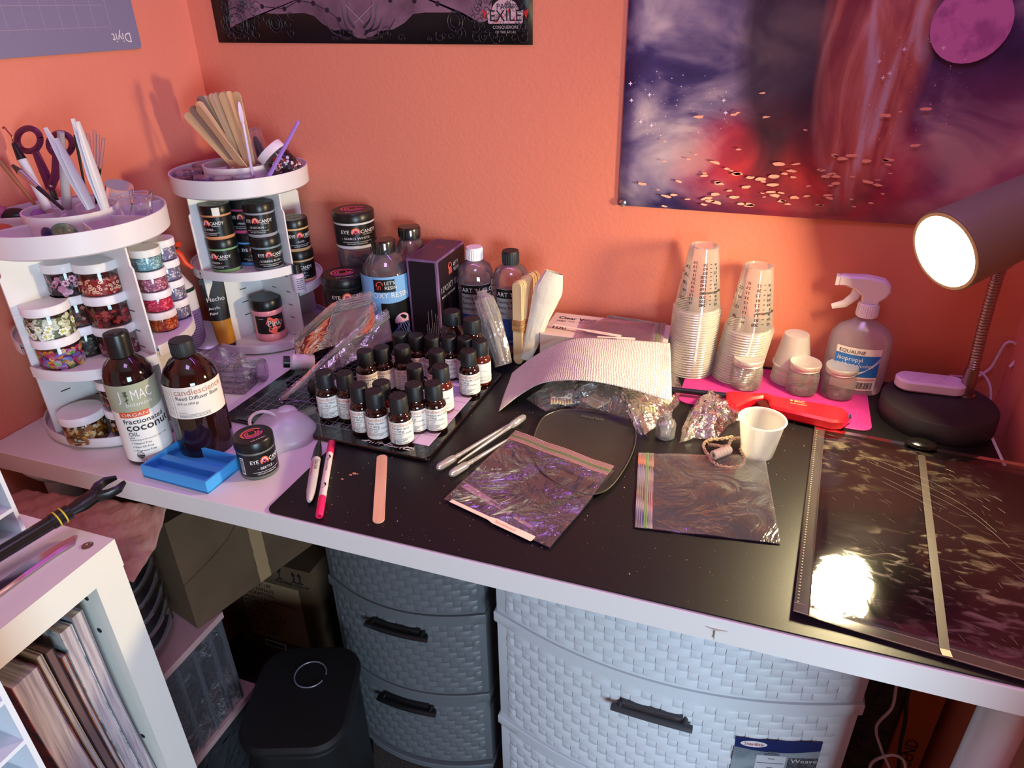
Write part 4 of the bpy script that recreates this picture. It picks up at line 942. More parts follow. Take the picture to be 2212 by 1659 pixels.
def craft_jar(x, y, z, label, cols, n=170, size=.0028, r=.0300, h=.0455, fill=.8, lidh=.012, shape=6, group='craft jars on the front organizer', core=None, flowers=None, tilt=None):
    t = thing('craft_jar', label, 'jar', (x, y, z), facing((x, y)), group)
    if tilt: t.rotation_euler = tilt
    rn = random.Random(int(x*1e4)+int(z*1e4)); hb = h-lidh*.85
    MB().lathe([(0, .0012), (r*.86, 0), (r*.93, .002), (r*.95, .005), (r*.95, hb-.004), (r*.90, hb), (r*.90, hb+.002)], 36).build('clear_body', JARC, t)
    MB().lathe([(r*.93, h-lidh), (r, h-lidh), (r*1.005, h-lidh+.001), (r, h-.001), (r*.975, h), (0, h)], 44).build('lid', WCAP, t)
    k_ = inside(rn, r*.95, .0015, .0015+(hb-.003)*fill, cols, n, size, shape, core)
    if flowers:      # printed slices: pale petals round a darker eye
        for i in range(flowers[2]):
            a = rn.uniform(0, 2*pi); zz_ = rn.uniform(.006, (hb)*fill-.003); s = size*1.2; R_ = Matrix.Rotation(a, 3, 'Z')
            for kk in range(6):
                k_.col = flowers[0]; b_ = kk*pi/3; px_, pz_ = s*.6*math.cos(b_), s*.6*math.sin(b_)
                k_.add([R_ @ V((px_+s*.34*math.cos(j*pi/2.5), -r*.945-.0012, pz_+s*.34*math.sin(j*pi/2.5)))+V((0, 0, zz_)) for j in range(5)], [(0, 1, 2, 3, 4)])
            k_.col = flowers[1]; k_.add([R_ @ V((s*.3*math.cos(j*pi/3), -r*.945-.0016, s*.3*math.sin(j*pi/3)))+V((0, 0, zz_)) for j in range(6)], [tuple(range(6))])
    k_.build('craft_pieces', CONF, t, ang=20, kind='stuff'); return t
W_ = c(226, 226, 206)
sA = .1225
qa = G(150, 741, sA+.0435)
q1 = G(92, 652, sA+.091); x1, y1 = q1.x, q1.y
craft_jar(x1, y1, sA, 'white lidded jar of mixed bright oval confetti under the daisy jar', [c(196, 60, 110), c(236, 200, 120), c(120, 170, 80), c(120, 100, 190), c(220, 130, 40), c(200, 150, 200)], 190, .0046, shape=8, core=c(120, 40, 90))
craft_jar(x1+.001, y1, sA+.0458, 'white lidded jar of pale yellow and grey daisy slices, front left on the middle shelf', [W_, c(206, 208, 184), c(120, 128, 96), c(240, 240, 225)], 150, .0048, shape=9, core=c(130, 136, 104), flowers=(c(244, 244, 228), c(200, 208, 70), 34))
q2 = G(205, 560, sA+.1365); x2, y2 = q2.x, q2.y
craft_jar(x2, y2, sA, 'clear white lidded jar almost hidden behind the coconut oil bottle cap', [c(150, 60, 80), c(220, 200, 200), c(170, 90, 110)], 120, .0028, fill=.5, group='craft jars, right hand stack')
craft_jar(x2, y2, sA+.0458, 'white lidded jar of dark red flakes under the red floral jar', [c(176, 34, 40), c(110, 20, 26), c(205, 80, 80), c(60, 14, 20)], 130, .0052, fill=.75, shape=4, core=c(90, 16, 22), group='craft jars, right hand stack')
craft_jar(x2-.001, y2, sA+.0915, 'white lidded jar of tiny red flower slices, highest of the front jars', [c(205, 48, 40), c(170, 30, 30), c(235, 190, 160), c(150, 24, 28)], 420, .0022, fill=.72, shape=5, core=c(170, 30, 28), group='craft jars, right hand stack', flowers=(c(240, 190, 160), c(120, 20, 20), 60))
x3, y3 = AX+.004, AY-.042
for k, (lb_, cols, sz) in enumerate((('white lidded jar of thin dark green black shards in the rear stack', [c(40, 46, 38), c(20, 24, 20), c(120, 130, 96)], .003), ('white lidded jar of brown red flakes in the middle of the rear stack', [c(110, 40, 34), c(60, 22, 20), c(150, 80, 60)], .004), ('white lidded jar of pink fan shells on black, top of the rear stack', [c(50, 30, 42), c(28, 18, 26), c(200, 130, 160), c(226, 180, 200)], .0045))):
    craft_jar(x3, y3, sA+.0458*k, lb_, cols, 150, sz, r=.0262, shape=4 if k < 2 else 6, core=cols[1], group='craft jars, rear stack', flowers=(c(226, 160, 186), c(90, 40, 70), 26) if k == 2 else None)
q = G(172, 884, .0105+.0455); craft_jar(q.x, q.y, .0100, 'white lidded jar of gold beads and nuggets on the bottom disc', [c(196, 130, 50), c(226, 190, 120), c(120, 70, 30), c(216, 210, 190), c(160, 96, 40)], 300, .0030, shape=7, core=c(110, 66, 26), fill=.9)
xg, yg = q.x+.048, q.y+.036
MIX = [c(226, 180, 60), c(30, 26, 28), c(232, 226, 214), c(206, 110, 50), c(220, 150, 150)]
craft_jar(xg, yg, .0100, 'white lidded jar of orange black and white chips behind the gold bead jar, lower one', MIX, 160, .0036, shape=5, core=MIX[1], group='chip jars half hidden by the oil bottle')
craft_jar(xg, yg, .0560, 'white lidded jar of yellow and black chips, upper one behind the oil bottle', [MIX[0], MIX[1], MIX[2], MIX[3]], 160, .0034, shape=5, core=MIX[1], group='chip jars half hidden by the oil bottle')
# right-hand quadrant: narrow jars
GL_ = [('white lidded small jar of orange glitter at the bottom of the right side stack', [c(214, 90, 30), c(240, 150, 70), c(170, 60, 20)]), ('white lidded small jar of hot pink glitter, second from the bottom', [c(236, 60, 110), c(250, 130, 160), c(200, 30, 80)]), ('white lidded small jar of rose speckled beads, third from the bottom', [c(206, 120, 150), c(230, 190, 200), c(160, 80, 120)]), ('white lidded small jar of pale blue iridescent flakes on top of the side stack', [c(150, 196, 210), c(200, 220, 225), c(110, 160, 180)])]
qr = G(309, 533, .132+.1265); 
for k, (lb_, cols) in enumerate(GL_): craft_jar(qr.x, qr.y, .1325+k*.0315, lb_, cols, 260, .0016, r=.0215, h=.031, lidh=.0105, shape=5, core=cols[2], fill=.95, group='small jars, front stack on the right shelf')
xr, yr = qr.x-.014, qr.y+.042
for k in range(4):
    cols = [c(190, 180, 200), c(226, 220, 230), c(120, 110, 150)]
    craft_jar(xr+.002, yr, .1325+k*.0315, ('white lidded small jar of silver lilac glitter at the bottom of the stack behind', 'white lidded small jar of lilac grey glitter, second in the stack behind', 'white lidded small jar of pale sparkle, third in the stack behind', 'white lidded small jar of silver flakes on top of the stack behind')[k], cols, 200, .0016, r=.0205, h=.031, lidh=.0105, shape=5, core=cols[2], fill=.95, group='small jars, rear stack on the right shelf')
# left-hand quadrant
a_ = math.radians(-165); xl, yl = AX+.083*math.cos(a_-.25), AY+.083*math.sin(a_-.25)
craft_jar(xl, yl, .1555, 'small jar of amber grains on the left side shelf, lower', [c(190, 120, 50), c(226, 170, 90)], 120, .002, r=.022, h=.031, group='jars behind the left panel', core=c(150, 90, 40))
craft_jar(xl, yl, .187, 'small jar of pink shell pieces on the left side shelf, upper', [c(206, 110, 120), c(230, 170, 170)], 120, .003, r=.022, h=.031, group='jars behind the left panel', core=c(150, 60, 70))
craft_jar(xl+.028, yl-.020, .0100, 'small jar of pink pieces at the left edge of the bottom disc, lower', [c(206, 90, 110), c(150, 40, 60)], 100, .003, r=.022, h=.034, group='jars at the left of the bottom disc', core=c(130, 30, 50))
craft_jar(xl+.028, yl-.020, .0445, 'small jar of violet pieces at the left edge of the bottom disc, upper', [c(130, 50, 110), c(90, 30, 80)], 100, .003, r=.022, h=.034, group='jars at the left of the bottom disc', core=c(70, 20, 60))
# ---------------------------------------------------------------- pigment jars on the corner organizer
sB = .153
gB = 'black pigment jars on the corner organizer'
qf = G(461, 437, sB+.1165); qg = G(556, 437, sB+.113)
pig_jar(qf.x, qf.y, sB, facing(qf, -.75), 'GREEN', c(120, 168, 120), 'black pigment jar with green bands, lower left on the corner shelf', gB)
pjc = pig_jar(qf.x, qf.y, sB+.0580, facing(qf, -.75), 'COPPER', c(206, 140, 96), 'black pigment jar with copper bands, upper left on the corner shelf', gB, colour=False)
pig_jar(qg.x+.004, qg.y-.004, sB, facing(qg, .12), 'ICEBERG BLUE', c(120, 140, 150), 'black pigment jar with iceberg blue name, lower right on the corner shelf', gB)
pig_jar(qg.x, qg.y, sB+.0580, facing(qg, -.35), 'BUDOKAI', c(150, 150, 160), 'black pigment jar with silver bands and price side, upper right on the corner shelf', gB, colour=False)
MB().arc(.0268, .52, .98, .038, .0505, 4).build('price_sticker', PAPER, pjc)
xh, yh = .161, -.149
pig_jar(xh, yh, sB, facing((xh, yh), .1), 'RAIN', c(90, 150, 210), 'black pigment jar with blue base, in the middle behind, lower', gB, colour=False)
pig_jar(xh, yh, sB+.0580, facing((xh, yh), -.3), 'PINK', c(196, 70, 120), 'black pigment jar with pink base, in the middle behind, upper', gB, colour=False)
qh = G(633, 470, .108+.1155)
pig_jar(qh.x, qh.y, .1085, facing(qh, -.3), 'ROSE GOLD', c(214, 170, 120), 'black pigment jar on the right side shelf, lower', gB, colour=False)
pig_jar(qh.x-.002, qh.y, .1665, facing(qh, .35), 'ROSE', c(206, 160, 110), 'black pigment jar on the right side shelf, upper', gB, colour=False)
q = G(640, 560, .16); t = thing('dropper_bottle', 'small white labelled bottle with black cap in front of the right side jars', 'bottle', (q.x+.012, q.y-.020, .1085), facing(q, .3))
MB().lathe([(0, 0), (.0105, 0), (.011, .001), (.011, .030), (.006, .034), (.006, .036)], 22).build('body', mat('pale_label_body', c(216, 200, 214), .4), t); MB().lathe([(.0062, .034), (.0082, .034), (.0075, .050), (0, .051)], 20).build('cap', BLACK, t)
m = MB(); rn = random.Random(8)
for k in range(6): m.dashes(.0112, -.6, .006+k*.0038, .012, .0013, rn)
m.build('print', INK, t, kind='stuff')
for k, lb_ in enumerate(('black pigment jar standing low behind the corner organizer panel, left', 'black pigment jar low beside the left edge of the corner organizer')): pass
xp, yp = BX-.066, BY-.040
pig_jar(xp, yp, .0100, facing((xp, yp)), 'NIGHT', c(60, 60, 70), 'black pigment jar at the left edge of the corner bottom disc', gB, colour=False)
# pink powder jar
q = G(572, 641, .0885); t = thing('powder_jar', 'black lidded jar of pink powder with pink splash label on the bottom disc', 'jar', (q.x, q.y, .0100), facing(q, .05))
PKP = mat('pink_powder', c(226, 138, 152), .35, coat=.4); r = .0285
MB().lathe([(0, 0), (r*.93, 0), (r, .003), (r, .010), (r*.95, .013), (r*.95, .050), (r, .053), (r*1.01, .058), (r*.95, .0605)], 40).build('powder_body', PKP, t)
MB().lathe([(r*.93, .0595), (r*.98, .0595), (r*.99, .0605), (r*.98, .077), (r*.92, .079), (0, .079)], 44).build('lid', BLACK, t)
l = MB().arc(r*.96, -1.1, 1.1, .015, .050, 26).build('label', BLACK, t)
m = MB(); R_ = r*.96+.0004; rn = random.Random(6); n_ = 26
P = []
for i in range(n_):
    a = 2*pi*i/n_; rr0 = .013*(1+.22*math.sin(3*a+1)+.12*math.sin(7*a)); P.append((R_*math.sin(.22+rr0*math.cos(a)/R_*1.1), -R_*math.cos(.22+rr0*math.cos(a)/R_*1.1), .0315+rr0*1.15*math.sin(a)))
m.add([(R_*math.sin(.22), -R_*math.cos(.22), .0315)]+P, [(0, i+1, (i+1) % n_+1) for i in range(n_)]); m.build('splash', mat('salmon_print', c(232, 92, 84), .5), l)
MB().wtext('Pink', .0155, R_+.0006, -.22, .030).build('name_text', WINK, l)
m = MB(); rn = random.Random(7); m.dashes(R_+.0006, -.05, .0255, .018, .0008, rn); m.dashes(R_+.0006, -.75, .0445, .009, .0008, rn); m.build('fine_print', WINK, l, kind='stuff')
# paint tube standing on its cap against the organizer
q = G(498, 762, .0); ta = V((q.x-.012, q.y+.010, .004)); tb_ = G(452, 622, .118)
t = thing('paint_tube', 'black and ochre paint tube standing on its cap against the corner organizer', 'paint tube'); stand(t, ta, (tb_.x+.008, tb_.y, .135), CP-ta)
OCH = mat('ochre_paint', c(206, 140, 40), .45)
def tubeprof(z): return max(.0, 1-max(0, z-.05)/.075)
m = MB()
def crimp(z0, z1, n_, mmx):
    rows = []
    for i in range(n_+1):
        z = z0+(z1-z0)*i/n_; k = tubeprof(z); rx = .0165+.0035*(1-k); ry = .0165*k+.0006
        rows.append([(rx*math.cos(a), ry*math.sin(a), z) for a in [j*2*pi/24 for j in range(24)]])
    v = [p for r_ in rows for p in r_]; mmx.add(v, [(i*24+j, i*24+(j+1) % 24, (i+1)*24+(j+1) % 24, (i+1)*24+j) for i in range(n_) for j in range(24)])
crimp(.012, .058, 5, m); m.build('ochre_band', OCH, t)
m = MB(); crimp(.058, .125, 9, m); m.box(-.0205, .0205, -.0008, .0008, .124, .134); bb = m.build('tube_body', BLACKM, t)
MB().lathe([(0, -.002), (.0150, -.002), (.0155, .004), (.0155, .012), (0, .012)], 28).build('cap', BLACK, t)
m = MB()
for s_, sz, z in (('Hecho', .0115, .094), ('Acrylic', .0070, .080), ('Paint', .0070, .071)): m.text(s_, sz, (-.016, -(.0165*tubeprof(z-.003)+.0032), z), (1, 0, 0), (0, .20, 1))
m.build('tube_text', WINK, bb)
# ---------------------------------------------------------------- corner organizer top tray
zt_ = .2855
PILL = film('small_pot_plastic', (.95, .93, .97), .04, .8, .1, haze=.10, hcol=(.85, .8, .88))
pots = [((385, 371), c(160, 110, 90), 'small clear pot at the far left of the corner tray'), ((411, 352), c(110, 60, 70), 'dark small pot at the left rear of the corner tray'), ((414, 366), c(130, 100, 130), 'small clear pot left of the blue one'), ((439, 381), c(40, 60, 150), 'small pot with blue powder and dark print'), ((481, 383), c(190, 150, 130), 'small pot with tan powder in the middle of the tray front'), ((527, 379), c(150, 150, 170), 'small grey pot with barcode at the tray front'), ((607, 367), c(120, 110, 90), 'small olive pot at the right of the corner tray'), ((462, 341), c(70, 50, 40), 'dark small pot behind the left side of the inner ring')]
for (px, py), col, lb_ in pots:
    q = G(px, py, zt_+.026); d2 = V((q.x-BX, q.y-BY)); 
    if d2.length > BR-.020: d2 = d2.normalized()*(BR-.020)
    if d2.length < .076: d2 = d2.normalized()*.076
    t = thing('powder_pot', lb_, 'pot', (BX+d2.x, BY+d2.y, zt_), facing(q), 'small powder pots in the corner tray')
    MB().lathe([(0, .0012), (.0135, .0012), (.0135, .017), (0, .017)], 22).build('powder', mat('pot_%d' % px, col, .5), t)
    MB().lathe([(0, 0), (.0145, 0), (.0155, .001), (.0155, .019), (.0150, .020)], 30).build('clear_body', PILL, t)
    l_ = MB().lathe([(.0150, .018), (.0162, .018), (.0164, .025), (.0155, .0262), (0, .0262)], 34).build('lid', PILL, t)
    m = MB(); x = -.5
    while x < .6: w_ = RN.choice((.02, .04, .06)); m.arc(.0159, x, x+w_, .005, .015, 1); x += w_+.035
    m.build('barcode', INK if col[2] < .3 else WINK, t, kind='stuff')
# craft sticks bunch standing in the middle of the corner organizer
rn = random.Random(33)
gS = 'wooden craft sticks standing in the corner organizer'
PX = lambda px, py, y: BW(px, py, y)
rn = random.Random(12)
WD2 = mat('tan_wood', c(150, 116, 98), .65, vary=(60, c(120, 90, 74), .4, .7, (1, 1, .1)))
tops = [(386, 230, .5), (409, 226, .4), (424, 216, .9)]+[(430+3.6*i, 214-5*math.sin(i/19*pi)+rn.uniform(-2, 3), rn.uniform(.6, 1.35)) for i in range(20)]+[(486, 221, .25), (511, 206, .2), (432, 240, -.2)]
sm = None
for i, (px, py, fa) in enumerate(tops):
    n_ = len(tops); k = min(i/(n_-4), 1)
    yy = BY+.030-.034*rn.random() if i < n_-3 else BY-.012
    base = V((BX-.004+.030*k, BY+.010+(yy-BY)*.6, zt_+.002)); tp = PX(px, py, yy)
    if i == n_-1: base = V((BX+.050, BY-.020, zt_+.002)); tp = PX(px, py, BY-.045)
    if i < 3: base = V((BX+.022, BY-.004+.004*i, zt_+.002)); tp = PX(px, py, BY-.02)
    d_ = (tp-base).normalized()*.151
    if sm is None: m = MB(); stick(m, .0142, .151); m.v = [(p[0], p[2], p[1]+.0755) for p in m.v]; o = m.build('craft_stick', WOOD, cat='craft stick', label='x', group=gS, loc=base); sm = o.data; sm2 = sm.copy(); sm2.materials[0] = WD2
    else: o = D.objects.new('craft_stick', sm if rn.random() < .5 or i >= n_-3 else sm2); COL.objects.link(o); o['category'] = 'craft stick'; o['group'] = gS
    stand(o, base, base+d_, V((math.sin(fa), -math.cos(fa), 0)))
    o['label'] = {0: 'leftmost leaning craft stick of the bunch', 1: 'second leaning craft stick from the left of the bunch', n_-1: 'wooden craft stick crossing in front of the bunch, leaning left', n_-2: 'rightmost wide craft stick of the bunch, face to the front'}.get(i, 'upright wooden craft stick in the dense bunch')
for lb_, pa, pb, hd in (('white plastic spatula pick standing right of the craft sticks', (541, 350), (516, 220), True), ('violet plastic stirring pick leaning right over the tilted jar', (556, 352), (645, 262), False)):
    b_ = PX(*pa, BY-.045); t_ = PX(*pb, BY-.045+(.0 if hd else -.01)); b_.z = zt_+.004; L_ = (t_-b_).length
    o = thing('mixing_pick', lb_, 'pick'); stand(o, b_, t_, (0, -1, 0)); mm = mat('white_pick', c(226, 206, 232), .3, sss=.2) if hd else mat('violet_pick', c(172, 130, 226), .2, coat=.4)
    m = MB(); m.tube([(0, 0, 0), (0, 0, L_*.72), (0, 0, L_*.76 if hd else L_*.98)], [.0026, .0022, .0022] if hd else [.0036, .0030, .0026], 10); m.build('shaft', mm, o)
    if hd: m = MB(); m.tube([(0, 0, L_*.75), (0, 0, L_*.80), (0, 0, L_*.88), (0, 0, L_*.97), (0, 0, L_)], [.0022, .0050, .0055, .0035, .0015], 12, flat=.4); m.build('paddle_tip', mm, o)
    else: m = MB(); m.tube([(0, 0, L_*.97), (0, 0, L_)], [.0026, .0018], 10); m.build('blunt_tip', mm, o)
# tilted jar on the tray rim
q = PX(618, 338, BY+.0); tj = craft_jar(q.x, q.y, q.z-.03, 'white lidded jar of dark beads lying tilted on the corner tray', [c(40, 34, 60), c(160, 30, 36), c(230, 220, 210), c(24, 20, 30)], 190, .0042, r=.026, h=.056, lidh=.014, shape=7, group=None, core=c(30, 20, 36))
if 'group' in tj: del tj['group']
tj.location = (BX+.096, BY+.018, zt_+.016); tj.rotation_euler = (.15, -.72, .0)
t = thing('pill_box', 'clear lidded box holding a black brush, leaning behind the picks', 'box'); a_ = PX(574, 338, BY+.03); b_ = PX(543, 276, BY+.045); a_.z = zt_+.006; stand(t, a_, b_, (.3, -1, 0))
MB().rbox(.024, .022, 0, .085, .003, .001).build('clear_body', PILL, t); m = MB(); m.tube([(0, 0, .004), (0, 0, .03), (.0, 0, .058), (0, 0, .072)], [.008, .0085, .007, .003], 14); m.build('black_brush', BLACK, t)
m = MB(); m.sheet(lambda u, v: (.002+.010*u, -.0105, .006+.03*v), 1, 1); m.build('pink_label', mat('mauve_label', c(196, 110, 150), .5), t)
# ---------------------------------------------------------------- front organizer top tray
zA = .2855
def PA(px, py, y): return BW(px, py, y)
PURP = mat('plum_plastic', c(92, 26, 60), .35)
t = thing('scissors', 'plum handled scissors standing in the front organizer', 'scissors'); pv = PA(110, 402, AY+.03)
b_ = V((pv.x+.005, AY+.03, zA+.004)); stand(t, b_, (pv.x-.002, AY+.03, zA+.2), (.15, -1, 0)); Mi = t.matrix_world.inverted()
loc_ = lambda px, py, dy=0: Mi @ PA(px, py, AY+.03+dy)
def ring_pts(cx, cy, rx, ry, rot, n=26):
    o = []
    for i in range(n+1):
        a = 2*pi*i/n; x, y = rx*math.cos(a), ry*math.sin(a); o.append(loc_(cx+x*math.cos(rot)-y*math.sin(rot), cy+x*math.sin(rot)+y*math.cos(rot)))
    return o
for (cx_, cy_, rot, ex_) in ((62, 302, -.25, (96, 372)), (131, 312, .2, (122, 372))):
    m = MB(); m.tube(ring_pts(cx_, cy_, 25, 25 if cx_ < 100 else 24, rot), .0042, 8, False); m.tube([loc_(cx_+14, cy_+24) if cx_ < 100 else loc_(cx_-10, cy_+22), loc_(*ex_), loc_(109, 408)], [.0045, .0062, .0055], 8); m.build('handle', PURP, t)
m = MB(); p = loc_(110, 402, -.006); m.ball(p.x, p.y, p.z, .0028); m.build('pivot_screw', STEEL, t)
m = MB(); m.tube([loc_(109, 404), V((0, 0, .002))], [.006, .004], 8, flat=.4); m.build('blades', BLACK, t)
def tool(name, label, cat, pa, pb, y, segs, y2=None):
    """slim tool standing in the tray; segs = (part, material, start, end, r0, r1)"""
    b_ = PA(*pa, y); e_ = PA(*pb, y if y2 is None else y2); L_ = (e_-b_).length; o = thing(name, label, cat); stand(o, b_, e_, (0, -1, 0))
    for nm, mm, s0, s1, r0, r1 in segs: m = MB(); m.tube([(0, 0, L_*s0), (0, 0, L_*(s0+s1)/2), (0, 0, L_*s1)], [r0, (r0+r1)/2, r1], 10); m.build(nm, mm, o)
    return o, L_
BROWNW = mat('brown_wood_handle', c(150, 96, 60), .45); SLV = mat('silver_ferrule', c(180, 176, 180), .25, 1); GREYP = mat('milky_grey', c(176, 170, 176), .35, sss=.2)
tool('paint_brush', 'brown wooden brush handle leaning at the far left', 'brush', (84, 452), (0, 348), AY-.0, [('handle', BROWNW, 0, 1, .0022, .0036)])
tool('paint_brush', 'flat black brush leaning left across the other tools', 'brush', (136, 452), (27, 357), AY-.03, [('handle', BLACK, 0, .5, .0022, .0030), ('ferrule', SLV, .5, .86, .0028, .0038), ('bristles', mat('dark_bristle', c(70, 52, 40), .8), .86, 1, .0044, .0020)])
o, L_ = tool('craft_pen_tool', 'white hexagonal craft tool with black collar and hooked wire tip', 'tool', (104, 452), (22, 296), AY-.01, [('barrel', mat('pearl_barrel', c(206, 200, 206), .3), 0, .70, .0060, .0058), ('collar', BLACK, .70, .92, .0060, .0026)])
m = MB(); m.tube(smooth([(0, 0, L_*.92), (.0035, 0, L_*1.0), (.0015, 0, L_*1.06), (-.001, 0, L_*1.13), (-.005, 0, L_*1.13)], 4), .0011, 7); m.build('hooked_tip', mat('copper_wire', c(150, 90, 70), .3, .9), o)
TWZ = mat('milky_tweezer', c(202, 196, 200), .35, sss=.25)
def tweezer(label, base, tops_, y):
    o = thing('plastic_tweezers', label, 'tweezers'); b_ = PA(*base, y); b_.z = max(b_.z, zA+.004); tp = PA(*tops_[0], y); stand(o, b_, tp, (0, -1, 0)); Mi_ = o.matrix_world.inverted()
    for k, q_ in enumerate(tops_):
        e_ = Mi_ @ PA(*q_, y-.004*k); L_ = e_.length
        m = MB(); m.tube([V((.003*k, 0, 0)), e_*.35+V((.004*(k-.5), 0, 0)), e_*.75, e_], [.0058, .0072, .0058, .0030], 10, flat=.35); m.build('arm', TWZ, o)
tweezer('milky plastic tweezers leaning left in front of the scissors', (196, 452), ((98, 276), (122, 298)), AY-.035)
tweezer('tall milky plastic tweezers, highest tool in the front organizer', (226, 452), ((157, 256), (168, 262)), AY-.03)
tool('paint_brush', 'thin black brush between the milky tweezers', 'brush', (188, 430), (162, 292), AY-.015, [('handle', BLACK, 0, 1, .0014, .0018)])
tool('craft_spatula', 'short translucent grey spatula behind the left tweezers', 'spatula', (145, 450), (131, 285), AY+.02, [('blade', GREYP, 0, 1, .0065, .0045)])
for k, (pa, pb) in enumerate((((204, 360), (190, 288)), ((206, 358), (204, 282)), ((208, 360), (212, 292)), ((209, 356), (224, 298)))):
    o, L_ = tool('fine_brush', ('leftmost', 'second', 'third', 'rightmost')[k]+' of the four fine pale brushes behind the tall tweezers', 'brush', (208, 440), pb, AY+.035, [('handle', BLACK, 0, .55, .0012, .0016), ('clear_sleeve', PILL, .55, 1, .0022, .0022)])
# cups, lumps and small stuff in the tray
for px, py, sc_, lb_ in ((291, 437, 1.0, 'clear plastic cup standing in the right side of the front tray'), (283, 424, .95, 'clear plastic cup standing just behind the other cup in the tray')):
    q = G(px, py, zA+.036); o = MB().lathe([(0, .001), (.017, 0), (.018, .002), (.0255, .035), (.0275, .0358), (.0265, .0368), (.0245, .036)], 36).build('portion_cup', film('lilac_clear_cup', (.92, .88, .96), .06, 1.1, .1, haze=.2), label=lb_, cat='cup', loc=(q.x-.004, q.y-(0 if sc_ == 1 else -.012), zA+.001)); o.scale = (sc_,)*3
q = PA(236, 402, AY+.055); o = MB().lathe([(0, .055), (.018, .055), (.025, .002), (.027, .002), (.027, 0), (.025, 0)], 30).build('measuring_cup', CUP, label='tilted clear measuring cup behind the tall tweezers', cat='cup', loc=(q.x, AY+.055, zA+.004)); o.rotation_euler = (0, .35, 0)
LIL = mat('lilac_silicone', c(168, 112, 176), .5); GRN = mat('green_resin', c(70, 130, 96), .3, coat=.4, vary=(60, c(160, 190, 120), .4, .6)); NAVY = mat('navy_resin', c(38, 42, 96), .3, coat=.4); MINT = mat('mint_foam', c(120, 160, 168), .6, vary=(120, c(90, 180, 176), .45, .6))
def lump_(name, label, px, py, z, rx, ry, rz, mm, cat, rot=0):
    q = G(px, py, z+rz); m = MB(); m.ball(0, 0, rz, rx, ry, rz, 20, 12); rn = random.Random(int(px)); f_ = [rn.uniform(2, 5) for _ in range(3)]
    m.v = [(p[0]*(1+.08*math.sin(f_[0]*p[2]*60)), p[1]*(1+.08*math.cos(f_[1]*p[0]*60)), p[2]) for p in m.v]
    return m.build(name, mm, label=label, cat=cat, loc=(q.x, q.y, z), rot=(0, 0, rot))
lump_('makeup_sponge', 'lilac faceted sponge in the inner ring of the front organizer', 77, 474, zA+.003, .017, .014, .014, LIL, 'sponge')
lump_('resin_dome', 'round green and gold resin piece in the front tray', 138, 502, zA+.001, .020, .013, .014, GRN, 'resin piece')
lump_('resin_dome', 'dark blue resin piece beside the green one', 112, 503, zA+.001, .014, .012, .013, NAVY, 'resin piece')
t = thing('charm_sheet', 'pale teal sheet of little charms lying in the front tray', 'charm sheet', tuple(G(45, 512, zA+.006))); t.location.z = zA+.001; t.rotation_euler = (0, 0, .45)
MB().rbox(.056, .030, 0, .004, .004, .001).build('backing', MINT, t); rn = random.Random(3)
m = MB(); [m.box(x, x+.004, y, y+.004, .004, .0065) for x, y in [(rn.uniform(-.025, .02), rn.uniform(-.012, .008)) for _ in range(22)]]; m.build('charms', mat('teal_charm', c(52, 150, 150), .4), t, kind='stuff')
lump_('black_block', 'black faceted block at the left of the front tray', 32, 468, zA+.004, .020, .015, .012, BLACK, 'block', .4)
lump_('pink_pouch', 'dusty pink pouch at the far left edge of the front tray', 2, 468, zA+.002, .014, .014, .015, mat('dusty_pink', c(176, 96, 130), .6), 'pouch')
lump_('orange_wrap', 'orange brown wrapped item at the left rim of the front tray', 4, 505, zA+.001, .017, .016, .013, mat('orange_brown', c(176, 84, 50), .5), 'wrapped item')
# ================================================================ JARS AND BOTTLES ALONG THE BACK WALL
def big_pig(x, y, z, rz, word, label, band):
    t = pig_jar(x, y, z, rz, word, band, label, 'large black pigment jars by the back wall'); t.scale = (1.42, 1.42, 1.22); return t
qk = G(740, 590, .142); big_pig(qk.x, qk.y, .0775, facing(qk, .1), 'MIDNIGHT BLACK', 'large black pigment jar standing behind the zip bags', c(30, 30, 32))
t = thing('storage_tin', 'flat black round tin under the lower large pigment jar', 'tin', (qk.x, qk.y, 0)); t.scale = (.9, .9, 1.29)
MB().lathe([(0, 0), (.040, 0), (.042, .002), (.042, .020), (0, .021)], 40).build('tin_base', BLACKM, t); MB().lathe([(.043, .0205), (.0432, .024), (.0432, .056), (.041, .059), (0, .0595)], 40).build('tin_lid', BLACK, t)
t = thing('clear_box', 'clear round box of dark stones supporting the white pigment jar', 'box', (.318, -.052, .1235))
t.location.z = 0
MB().lathe([(0, .1), (.037, .1), (.037, .168), (.036, .169), (0, .1695)], 36).build('clear_body', PILL, t)
MB().lathe([(0, 0), (.039, 0), (.039, .097), (.037, .099), (0, .0995)], 36).build('dark_base', BLACKM, t)
m = MB(); rn = random.Random(3)
for i in range(16): a = rn.uniform(0, 6.28); r0 = rn.uniform(0, .024); m.ball(r0*math.cos(a), r0*math.sin(a), .111+.014*rn.random()+.016*(i % 2), .010, .008, .008, 7, 5)
m.build('stones', mat('dull_stones', c(84, 84, 84), .6, vary=(60, c(60, 96, 90), .4, .6)), t, kind='stuff')
big_pig(.320, -.053, .1702, facing((.32, -.053), .05), 'SHIRO WHITE', 'large pigment jar with white bands high against the back wall', c(206, 202, 206))
